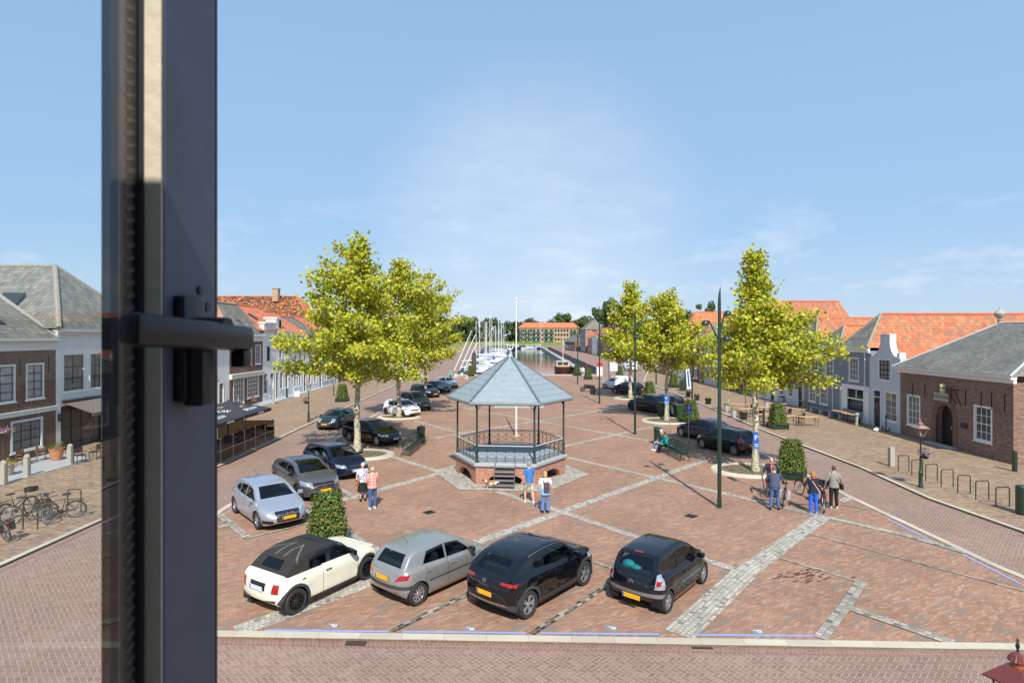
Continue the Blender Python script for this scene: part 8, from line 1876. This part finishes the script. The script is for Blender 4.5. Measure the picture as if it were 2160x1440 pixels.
# dog
d = thing('dog', 'small brown and white dog standing left of the bandstand steps', 'dog', G(1036, 1031), R(8))
mb = MB(); bodyr = [(-.26, .23, .075, .085), (-.15, .25, .10, .115), (.0, .24, .095, .12), (.14, .25, .105, .13), (.24, .29, .08, .10), (.31, .35, .058, .07)]
rings = [[Vector((-x, rx * cos(2 * pi * i / 12), z + .06 + rz_ * sin(2 * pi * i / 12))) for i in range(12)] for x, z, rx, rz_ in bodyr]; mb.loft(rings)
mb.ball((-.37, 0, .44), (.07, .058, .06), 10, 8); mb.loft([[Vector((-x, r * cos(2 * pi * i / 8), z + r * sin(2 * pi * i / 8))) for i in range(8)] for x, z, r in ((.38, .43, .042), (.45, .41, .03), (.49, .40, .02))])
for s in (-1, 1):
    mb.loft([[Vector((-.35 + dx, s * (.035 + dy), .50 + dz)) for dx, dy in ((-.02, 0), (.02, 0), (.0, .02))] for dz in (-.02, .05)] if False else [[Vector((-.34 + .02 * cos(a), s * (.05 + .3 * dz), .47 + dz)) for a in (0, 2, 4)] for dz in (0, .045)])
    mb.tube([(-.19, s * .06, .27), (-.18, s * .06, .14), (-.19, s * .06, .03), (-.22, s * .06, .015)], [.04, .025, .02, .022], 8)
    mb.tube([(.20, s * .06, .28), (.16, s * .065, .19), (.235, s * .065, .11), (.215, s * .065, .03), (.19, s * .065, .015)], [.06, .04, .022, .018, .02], 8)
mb.tube([(.25, 0, .30), (.34, 0, .33), (.40, 0, .26)], [.03, .025, .012], 8)
m_, nt_, bs_ = newmat('dog_coat'); n_ = nnoise(nt_, objco(nt_), 5.0, 2, .5); nt_.links.new(nramp(nt_, n_, [(.40, rgb(226, 218, 204)), (.47, rgb(160, 110, 66)), (.62, rgb(128, 84, 50))]), bs_.inputs['Base Color']); setp(bs_, Roughness=.9)
o = mb.build('body', m_, d, True); remesh(o, .009)
# ---------------- bicycles ----------------
def bicycle(label, rear, front, lean=4, col='dark', panniers=None, saddle='dark', rack_=True, crate=False, ladies=True, grp=None, steer=0):
    a = Vector(rear); b = Vector(front); dd = (b - a); dd.z = 0; rz = math.atan2(dd.y, dd.x); m = (a + b) / 2
    t = thing('bicycle', label, 'bicycle', (m.x, m.y, 0), rz, grp); t.rotation_euler = (R(lean), 0, rz); fm = M[col]; r = .34; hx = .54
    for x, st in ((-hx, 0), (hx, steer)):
        w_ = bpy.data.objects.new('wheel', None); COL.objects.link(w_); w_.parent = t; w_.location = (x, 0, r); w_.rotation_euler = (0, 0, R(st)); w_.empty_display_size = .1
        MB().torus((0, 0, 0), r - .02, .02, 'Y', 30, 6).build('tyre', M['rubber'], w_, True); MB().torus((0, 0, 0), r - .045, .012, 'Y', 30, 5).build('rim', M['steel'], w_, True)
        mb = MB()
        for k in range(18): an = 2 * pi * k / 18; mb.bar((0, .02 * (-1) ** k, 0), ((r - .045) * cos(an), 0, (r - .045) * sin(an)), .0035)
        mb.cyl((0, -.04, 0), (0, .04, 0), .022); mb.build('spoke', M['steel'], w_)
        mb = MB(); mb.torus((x, 0, r), r + .02, .014, 'Y', 14, 5, R(20) if x < 0 else R(10), R(200) if x < 0 else R(150)); mb.build('mudguard', M['dark'], t, True)
    bb = Vector((-.08, 0, .29)); st = Vector((-.22, 0, .80)); hd_ = Vector((.36, 0, .82)); hl = Vector((.40, 0, .66)); mb = MB()
    mb.tube([bb, st], .017); mb.tube([bb, hl], .022); mb.tube([(hl + Vector((-.02, 0, .05))), (Vector((-.15, 0, .48)) if ladies else st)], .017); mb.tube([hl, hd_], .02)
    for s in (-1, 1): mb.tube([bb, (-hx, s * .05, r)], .010); mb.tube([st + Vector((0, 0, -.12)), (-hx, s * .05, r)], .009)
    mb.build('frame', fm, t, True)
    mb = MB()
    for s in (-1, 1): mb.tube([hl + Vector((.01, s * .03, -.02)), (hx, s * .05, r)], .012)
    mb.build('fork', fm, t, True); mb = MB(); mb.tube([hd_, hd_ + Vector((-.03, 0, .16)), hd_ + Vector((-.03, .18, .20)), hd_ + Vector((-.18, .29, .19))], .012); mb.tube([hd_ + Vector((-.03, 0, .16)), hd_ + Vector((-.03, -.18, .20)), hd_ + Vector((-.18, -.29, .19))], .012); mb.build('handlebar', M['dark'], t, True)
    MB().tube([st, st + Vector((-.03, 0, .15))], .012).build('seat_post', M['steel'], t); MB().rbox(st + Vector((-.04, 0, .18)), (.27, .17, .06), .028).build('saddle', M[saddle], t, True)
    mb = MB(); mb.lathe([(0, -.012), (.09, -.012), (.09, .012), (0, .012)], bb, 14, 'Y'); mb.bar(bb + Vector((0, .06, 0)), bb + Vector((.14, .06, -.08)), .018); mb.bar(bb + Vector((0, -.06, 0)), bb + Vector((-.14, -.06, .08)), .018); mb.build('crank', M['dark'], t)
    if rack_: mb = MB(); [mb.bar((-.30, y, .76), (-.78, y, .76), .012) for y in (-.06, 0, .06)]; [mb.bar((-.74, y, .76), (-hx, y, r), .01) for y in (-.06, .06)]; mb.build('rack', M['dark'], t); MB().rbox((-.80, 0, .70), (.04, .1, .06), .012).build('tail_light', M['tail'], t)
    if panniers: 
        for s in (-1, 1): MB().rbox((-.56, s * .17, .58), (.38, .14, .34), .04).build('pannier', panniers, t, True)
    if crate: mb = MB(); mb.bbox(.46, .76, -.18, .18, .86, .88); [mb.bbox(x, x + .01, -.18, .18, .88, 1.05) for x in (.46, .75)]; [mb.bbox(.46, .76, y, y + .01, .88, 1.05) for y in (-.18, .17)]; mb.build('front_basket', M['dark'], t)
    return t
gp = cloth('grey_pannier', rgb(160, 162, 166)); bp_ = cloth('black_pannier', rgb(44, 42, 42))
bicycle('black bicycle held by the man in the salmon top', G(1614, 1052), G(1643, 1034), 2)
bicycle('bicycle with light grey panniers under the man in the navy jacket, seen from behind', G(1649, 1079), G(1655, 1049), 6, panniers=gp)
bicycle('bicycle with red saddle and front wheel pointing left behind the woman in blue', G(1722, 1058), G(1684, 1043), 5, saddle='red', ladies=True)
bicycle('bicycle with child seat held by the woman in blue trousers, seen from behind', G(1740, 1090), G(1733, 1058), 4, crate=True)
lg = 'bicycles by the left hoops'
bicycle('sporty dark bicycle with orange frame patch, rightmost of the left group', G(147, 1092), G(104, 1096), -6, ladies=False, grp=lg)
bicycle('city bicycle with its front wheel turned to the road in the left group', G(80, 1088), G(101, 1111), -8, panniers=bp_, grp=lg, steer=20)
bicycle('dark bicycle with open basket second from the left edge', G(16, 1098), G(62, 1083), -5, crate=True, grp=lg)
bicycle('bicycle with black panniers cut by the left picture edge', G(26, 1146), G(-26, 1128), -7, panniers=bp_, grp=lg)
bicycle('grey bicycle leaning behind the city bicycle in the left group', G(40, 1104), G(84, 1098), -5, grp=lg, rack_=False)
# ---------------- harbour ----------------
WZ = -1.8
def hull(mb, L, B, hgt=1.0, z=WZ, bluff=1.0):
    R_ = []; n = 10
    for k in range(n + 1):
        u = k / n; w_ = B / 2 * (min(1, (1 - u) * 2.6) ** (.62 * bluff)) * (.82 + .18 * min(1, u * 5)); s = hgt * (1 + .25 * u * u)
        R_.append([Vector((-L / 2 + L * u, y * max(w_, .02), z + zz)) for y, zz in ((0, -.3), (.75, -.25), (.95, .3), (1, s), (-1, s), (-.95, .3), (-.75, -.25))])
    return mb.loft(R_)
bw = plain('white_hull', rgb(206, 208, 208), .35, coat=.5); bn = plain('navy_hull', rgb(30, 40, 74), .3, coat=.5); bblue = plain('blue_tarpaulin', rgb(44, 84, 146), .7); brd = plain('brown_hull', rgb(96, 52, 40), .5)
M['mast'] = plain('silver_mast', rgb(214, 214, 212), .4)
def yacht(lab, loc, rz, L=9, B=2.9, mast=12.5, hm=None, tarp=True, grp='sailing yachts on the left quay'):
    t = thing('sailing_yacht', lab, 'yacht', loc, rz, grp); hull(MB(), L, B).build('hull', hm or bw, t, True)
    mb = MB(); mb.loft([[Vector((x, y * w_, WZ + z)) for x, y in ((-L * .12, -1), (L * .22, -.6), (L * .22, .6), (-L * .12, 1))] for w_, z in ((B * .30, 1.0), (B * .26, 1.45))]); mb.build('cabin', bw, t)
    MB().cyl((L * .1, 0, WZ + 1), (L * .1, 0, WZ + 1 + mast), .085, .06, 8).build('mast', M['mast'], t)
    mb = MB(); mb.bar((L * .1, -.7, WZ + 1 + mast * .6), (L * .1, .7, WZ + 1 + mast * .6), .05); mb.build('spreader', M['mast'], t)
    mb = MB(); [mb.bar((L * .1, 0, WZ + mast), p, .022) for p in ((L * .49, 0, WZ + 1.2), (-L * .49, 0, WZ + 1.1), (L * .08, B * .45, WZ + 1.1), (L * .08, -B * .45, WZ + 1.1))]; mb.build('rigging', M['mast'], t)
    mb = MB(); mb.tube([(L * .1, 0, WZ + 2.1), (-L * .1, 0, WZ + 2.25), (-L * .34, 0, WZ + 2.1)], [.1, .2, .12], 7); mb.build('sail_cover', bblue if tarp else bw, t, True)
    if tarp: mb = MB(); mb.lathe([(1.0, 0), (.8, .5), (0, .6)], (-L * .22, 0, WZ + 1.1), 10); mb.build('spray_hood', bblue, t)
    return t
names_ = ['nearest on the left quay, white with navy stripe', 'second on the left quay, blue sail cover', 'third on the left quay', 'fourth on the left quay, with blue hood', 'fifth on the left quay', 'sixth on the left quay', 'seventh on the left quay', 'eighth on the left quay', 'ninth on the left quay', 'tenth on the left quay, near the blue tarpaulins', 'eleventh on the left quay', 'twelfth on the left quay', 'thirteenth on the left quay', 'farthest on the left quay']
ys = [126, 139, 150, 163, 176, 190, 204, 218, 233, 250, 268, 288, 310, 335]; ya = None; yb = None
for k, y in enumerate(ys):
    lab = 'sailing yacht ' + names_[k]; x = -8.0 + (k % 3) * 1.5 - .7 * math.sin(k * 2.1)
    if k == 0: ya = yacht(lab, (x, y, 0), R(4), 9.5, 3.0, 13.0, bn, tarp=False)
    elif k == 1: yb = yacht(lab, (x, y, 0), R(-3), 8.6, 2.8, 11.2)
    elif k == 2: yc = yacht(lab, (x, y, 0), R(2), 8.8, 2.8, 12.0, tarp=False)
    else: dup((ya, yb, yc, yc)[k % 4], (x, y, 0), R(6 * math.sin(k)), lab, None, (1, 1, 1 + .12 * math.sin(k * 1.7)) if False else None)
for k in range(7): dup((ya, yc, yb)[k % 3], (-6.0 - (k % 2) * 4.6, 132 + k * 25, 0), R(5 - 3 * k), 'sailing yacht in the inner file of the left quay, %s from the harbour head' % ordn[k])
yacht('white sailing yacht with tall mast seen end-on by the right quay', (13.4, 268, 0), R(-92), 10, 3.3, 17.0, tarp=False, grp=None)
t = thing('motor_barge', 'dark wooden workboat with white wheelhouse moored at the right quay', 'boat', (12.6, 143, 0), R(-95)); hull(MB(), 13, 4.3, 1.3, bluff=.6).build('hull', brd, t, True)
mb = MB(); mb.rbox((-1, 0, WZ + 1.9), (3.4, 3.2, 1.3), .1); mb.rbox((-1, 0, WZ + 2.62), (3.8, 3.5, .12), .04); mb.build('wheelhouse', bw, t); MB().rbox((3.2, 0, WZ + 1.55), (3, 2.4, .5), .1).build('hatch', M['wood'], t); MB().cyl((1.2, 0, WZ + 1.2), (1.2, 0, 7.2), .1, .06).build('mast', M['mast'], t)
mb = MB(); mb.box((-1, -1.62, WZ + 2.05), (2.8, .03, .6)); mb.box((-1, 1.62, WZ + 2.05), (2.8, .03, .6)); mb.box((.72, 0, WZ + 2.05), (.03, 2.6, .6)); mb.build('window', M['pane'], t); mb = MB(); mb.bar((1.2, 0, 5.5), (1.2, 1.2, 4.2), .05); mb.bar((1.2, -.6, 6.3), (1.2, .6, 6.3), .06); mb.build('rigging', M['mast'], t)
for x, y, rz, lab, s_ in ((11, 385, 200, 'white cabin cruiser at the head of the harbour', 1.2), (17, 395, 190, 'dark blue motor boat right of the white cabin cruiser', 1.0), (2.5, 400, 185, 'small motor boat left of the white cabin cruiser', .9), (-2, 360, 180, 'small boat with blue cover behind the lyre', .9)):
    t = thing('motor_boat', lab, 'boat', (x, y, 0), R(rz)); t.scale = (s_, s_, 1); hull(MB(), 9, 3.3, 1.2).build('hull', bn if 'dark' in lab or 'small' in lab else bw, t, True); MB().rbox((-.6, 0, WZ + 2.0), (4, 2.6, 1.6), .15).build('cabin', bblue if 'blue cover' in lab else bw, t); MB().rbox((-.6, 0, WZ + 2.2), (3.4, 2.66, .5), .05).build('window', M['pane'], t)
# quay fence, posts, rings
t = thing('quay_fence', 'dark panelled fence along the right quay with red life rings on it', 'fence', (0, 0, 0)); W_ = Wall((QR(113), 113), (QR(330) - QR(113), 217)); 
mb = MB(); W_.box(mb, 0, 217, -.6, .95, -.04, .02); mb.build('panel', plain('anthracite_fence', rgb(62, 66, 74), .6), t); mb = MB(); W_.box(mb, 0, 217, .952, 1.02, -.07, .05); mb.build('rail', M['dark'], t)
for y, lab in ((128, 'nearest red life ring on the quay fence'), (165, 'second red life ring on the quay fence'), (215, 'third red life ring on the quay fence'), (270, 'farthest red life ring on the quay fence')):
    o = MB().torus((QR(y) - .12, y, .55), .42, .14, 'X', 18, 8).build('life_ring', M['red'], None, True); tag(o, lab, 'life ring', 'red life rings on the quay fence')
t = thing('mooring_pole', 'thick brown mooring pole at the harbour head beside the masts', 'post', (-7.3, 111, 0)); MB().lathe([(0, -2), (.5, -2), (.42, 3.6), (.2, 4.1), (0, 4.2)], n=10).build('pole', M['farbark'], t, True)
for k, (x0, x1, zt_) in enumerate(((-11.6, -8.4, 8.2), (-10.7, -7.7, 7.4), (-9.9, -7.6, 5.6))):
    t = thing('leaning_mast', ('lowest', 'longest', 'shortest')[k] + ' white mast leaning right on a stand at the left quay' if k else 'leftmost white mast leaning right beside the brown mooring pole', 'mast', (x0, 116 + 2 * k, 0), 0, 'masts laid up at the harbour head'); mb = MB(); mb.cyl((0, 0, .1), (x1 - x0, 4, zt_), .10, .07, 8); mb.build('spar', M['mast'], t)
rn = random.Random(4)
for k, (px, py, lab) in enumerate(((962, 800, 'left'), (973, 797, 'middle'), (984, 803, 'right'))):
    cc = chair(G(px, py), R(40 * k), 'pale terrace chair by the harbour head, %s one' % lab, 'white_wall', 'pale chairs by the harbour head')
o = person('standing passer-by in turquoise top behind the parked cars at the left harbour end', G(950, 803), R(160), 1.75, 0, bpy.data.materials['turquoise'], 'short', ('trousers', bpy.data.materials['black_cloth']), None, 'brown', 0)
# ---------------- far buildings ----------------
t = thing('flats', 'long tan brick flats with red roof and green balconies beyond the harbour', 'building', (0, 0, 0)); WF = Wall((5.6, 452), (1, 0)); zb = 2.2; Lf = 46.5
fx = lambda px: (px - CX) * 452 / FP - 5.6
MB_ = MB(); wins = []
for a_, b_ in ((1103, 1106), (1118, 1122), (1141, 1147), (1169, 1200)):
    n = max(1, int((b_ - a_) / 6))
    for i in range(n):
        s_ = fx(a_ + (b_ - a_) * (i + .5) / n)
        for z in (3.4, 6.9, 10.2): wins.append((s_ - .75, s_ + .75, z, z + 1.9))
WF.facade(MB_, 0, Lf, zb - 2, 13.3, wins, .25); MB_.bbox(5.6, 5.6 + Lf, 452.3, 464, zb - 2, 13.3) ; MB_.build('wall', M['tan_brick'], t)
for h in wins: mb = MB(); WF.box(mb, *h, -.3, -.2); o = mb.build('window', M['pane'], t)
for a_, b_ in ((1095, 1102), (1106, 1118), (1122, 1140), (1147, 1168), (1202, 1216)):
    s0, s1 = fx(a_), fx(b_)
    for z in (2.4, 5.9, 9.4): mb = MB(); WF.box(mb, s0, s1, z, z + .9, .9, 1.0); WF.box(mb, s0, s0 + .15, z, z + 3.3, .8, 1.0); WF.box(mb, s1 - .15, s1, z, z + 3.3, .8, 1.0); o = mb.build('balcony', plain('teal_balcony', rgb(46, 112, 98), .5) if 'teal_balcony' not in bpy.data.materials else bpy.data.materials['teal_balcony'], t); [(lambda m3: (WF.box(m3, s0 + (s1 - s0) * q, s0 + (s1 - s0) * (q + .3), z + .3, z + 2.6, .02, .1), m3.build('pane', M['pane'], o)))(MB()) for q in (.1, .6)]
roof_par(t, WF, -.5, Lf + .3, 13.3, 17.4, 6, 5, 4, 'orange_tile', over=.8)
t = thing('quay_house', 'tall house with grey hipped roof and red brick end wall on the right quay', 'house', (0, 0, 0)); WK = Wall((31.0, 262), (0, -1)); ww = [(a_, a_ + 1.3, z, z + 2.0) for a_ in (2, 6, 10, 14) for z in (.9, 4.2, 7.2)]
shell(t, WK, 0, 18, 9.8, 9, 'grey_wall', ww)
for h in ww: window(t, WK, *h, cols=2, rows=3)
WK2 = Wall((31.02, 243.98), (1, 0)); mb = MB(); WK2.facade(mb, 0, 9, 0, 9.8, [(2, 3.4, 1, 3), (2, 3.4, 5, 7)], .1); mb.build('end_wall', M['red_brick'], t); window(t, WK2, 2, 3.4, 1, 3); window(t, WK2, 2, 3.4, 5, 7)
roof_par(t, WK, 0, 18, 9.8, 14.2, 4.5, 4, 4, 'slate', rmat='ridge')
t = thing('quay_cafe', 'low building with pale awnings before the tall quay house', 'building', (0, 0, 0)); WC = Wall((27.5, 300), (.06, -1)); shell(t, WC, 0, 30, 4.2, 8, 'brown_brick', [(a_, a_ + 2, .6, 2.8) for a_ in range(2, 28, 4)])
for a_ in range(2, 28, 4): window(t, WC, a_, a_ + 2, .6, 2.8)
roof_par(t, WC, 0, 30, 4.2, 7.6, 4, 0, 0, 'slate', rmat='ridge')
W7 = Wall((31.5, 240), (0, -1))
for i, (a_, b_, ze_, wm, rm, lab) in enumerate([(0, 12, 6.5, 'red_brick', 'orange_tile', 'red brick quay row house nearest the tall slate-roofed house'), (12, 26, 7.0, 'white_wall', 'orange_tile', 'white row house along the right quay'), (26, 40, 6.2, 'brown_brick', 'grey_tile', 'brown row house along the right quay'), (40, 54, 6.8, 'red_brick', 'orange_tile', 'red brick row house in the middle of the right quay'), (54, 70, 6.4, 'lgrey_wall', 'grey_tile', 'pale row house along the right quay, grey roof'), (70, 88, 6.6, 'brown_brick', 'orange_tile', 'brown row house nearest the plaza on the right quay')]):
    rowhouse('row_house', lab, W7, a_ + .01, b_, ze_, ze_ + 3.2, wm, rm, nwin=3)
W8 = Wall((-25.5, 122), (.0, 1))
for i, (a_, b_, ze_, wm, rm, lab) in enumerate([(0, 14, 6.2, 'lgrey_wall', 'orange_tile', 'pale house on the left quay behind the tree crowns'), (14, 32, 6.0, 'red_brick', 'grey_tile', 'red brick house on the left quay behind the masts'), (32, 52, 5.4, 'white_wall', 'orange_tile', 'white house farthest along the left quay')]):
    rowhouse('row_house', lab, W8, a_ + .01, b_, ze_, ze_ + 3, wm, rm, nwin=3)
# ---------------- the window the view is taken from ----------------
mr = plain('room_plaster', rgb(196, 190, 180), .9); b = MB()
for q in ((-4, -.29, 3, 9.0 if False else 7.74), (.55, 4, 3, 7.74)): b.bbox(q[0], q[1], -.32, -.02, 0, q[3])
b.bbox(-.29, .55, -.32, -.02, 0, 6.48); b.bbox(-.29, .55, -.32, -.02, 7.68, 7.74); b.bbox(-4, 4, -4.3, -4.0, 0, 10.5); b.bbox(-4.3, -4, -4.3, -.02, 0, 7.7); b.bbox(4, 4.3, -4.3, -.02, 0, 7.7); b.bbox(-4, 4, -4, -.32, 5.4, 5.5)
struct('room_wall', b, mr)
b = MB(); b.add([(-4.6, -.0, 7.745), (4.6, -.0, 7.745), (4.6, -4.2, 11.0), (-4.6, -4.2, 11.0), (-4.6, -4.2, 7.7), (4.6, -4.2, 7.7)], [(0, 1, 2, 3), (4, 5, 1, 0), (2, 5, 4, 3)]); struct('room_roof', b, M['slate'])
t = thing('window_sash', 'dark grey window sash standing open at the left, with black lever handle', 'window', (-.30, 0, 6.5))
zz0, zz1 = -.05, 1.42; gp_ = MB().bbox(-.004, 0, .02, .47, zz0 + .05, zz1)
gp_.build('pane', glassmat('sash_glass', tint=(.97, .985, .985), ior=1.5), t)
m_, nt_, b_ = newmat('sash_paint'); co_ = objco(nt_); n_ = nnoise(nt_, co_, 9, 5, .7); n2_ = nnoise(nt_, co_, 700, 2, .5)
c_ = nmix(nt_, 1.0, rgb(92, 96, 108), nramp(nt_, n_, [(.3, .82), (.7, 1.12)]), 'MULTIPLY'); c_ = nmix(nt_, 1.0, c_, nramp(nt_, n2_, [(.3, .86), (.7, 1.14)]), 'MULTIPLY'); nt_.links.new(c_, b_.inputs['Base Color']); setp(b_, Roughness=.6); nt_.links.new(nbump(nt_, n2_, .3, .0008), b_.inputs['Normal'])
MB().rbox((-.0085, .5115, (zz0 + zz1) / 2), (.051, .083, zz1 - zz0), .0025).build('stile', m_, t)
MB().bbox(-.0005, .0165, .4672, .4692, zz0, zz1).build('putty_face', plain('putty_paint', rgb(196, 184, 162), .7, var=.1, vs=14, bump=.2, bs=60), t)
MB().bbox(-.0312, -.0005, .4665, .4688, zz0, zz1).build('outer_face', plain('navy_reflection_tint', rgb(30, 36, 50), .5), t)  # dark outer stile strip; the pane's bluish reflection is painted into its colour
MB().bbox(-.0005, .003, .4655, .467, zz0, zz1).build('gasket', M['dark'], t)
sp = MB(); sp.bbox(-.010, -.006, .4555, .4665, zz0, zz1); 
for k in range(150): sp.cyl((-.0058, .4565, zz0 + .01 * k), (-.0058, .4655, zz0 + .01 * k + .003), .0024, n=5)
sp.build('spacer_bar', plain('spacer_metal', rgb(150, 128, 116), .5, metal=.3), t)
MB().rbox((-.013, .245, zz0), (.045, .53, .09), .004).build('bottom_rail', m_, t)
MB().bbox(-.0005, .0168, .5535, .556, zz0, zz1).build('edge_seal', M['dark'], t)
hb2 = plain('black_handle', rgb(22, 23, 26), .45, var=.05); zl = .655
k0 = MB(); k0.rbox((.021, .4995, zl - .016), (.012, .034, .09), .004); hn = k0.build('handle_plate', hb2, t, True)
mb = MB(); mb.rbox((.030, .4995, zl - .035), (.018, .022, .06), .004); mb.cyl((.02, .4995, zl), (.055, .4995, zl), .011, n=12); mb.rbox((.05, .461, zl - .004), (.017, .17, .023), .007, M=Matrix.Rotation(R(-2.5), 3, 'X')); mb.rbox((.05, .534, zl - .026), (.013, .016, .016), .003); mb.build('lever', hb2, t, True)
for z in (.022, .036): MB().cyl((.017, .535 - .012 * (z > .03), zl + z), (.019, .535 - .012 * (z > .03), zl + z), .004, n=8).build('screw', hb2, t)
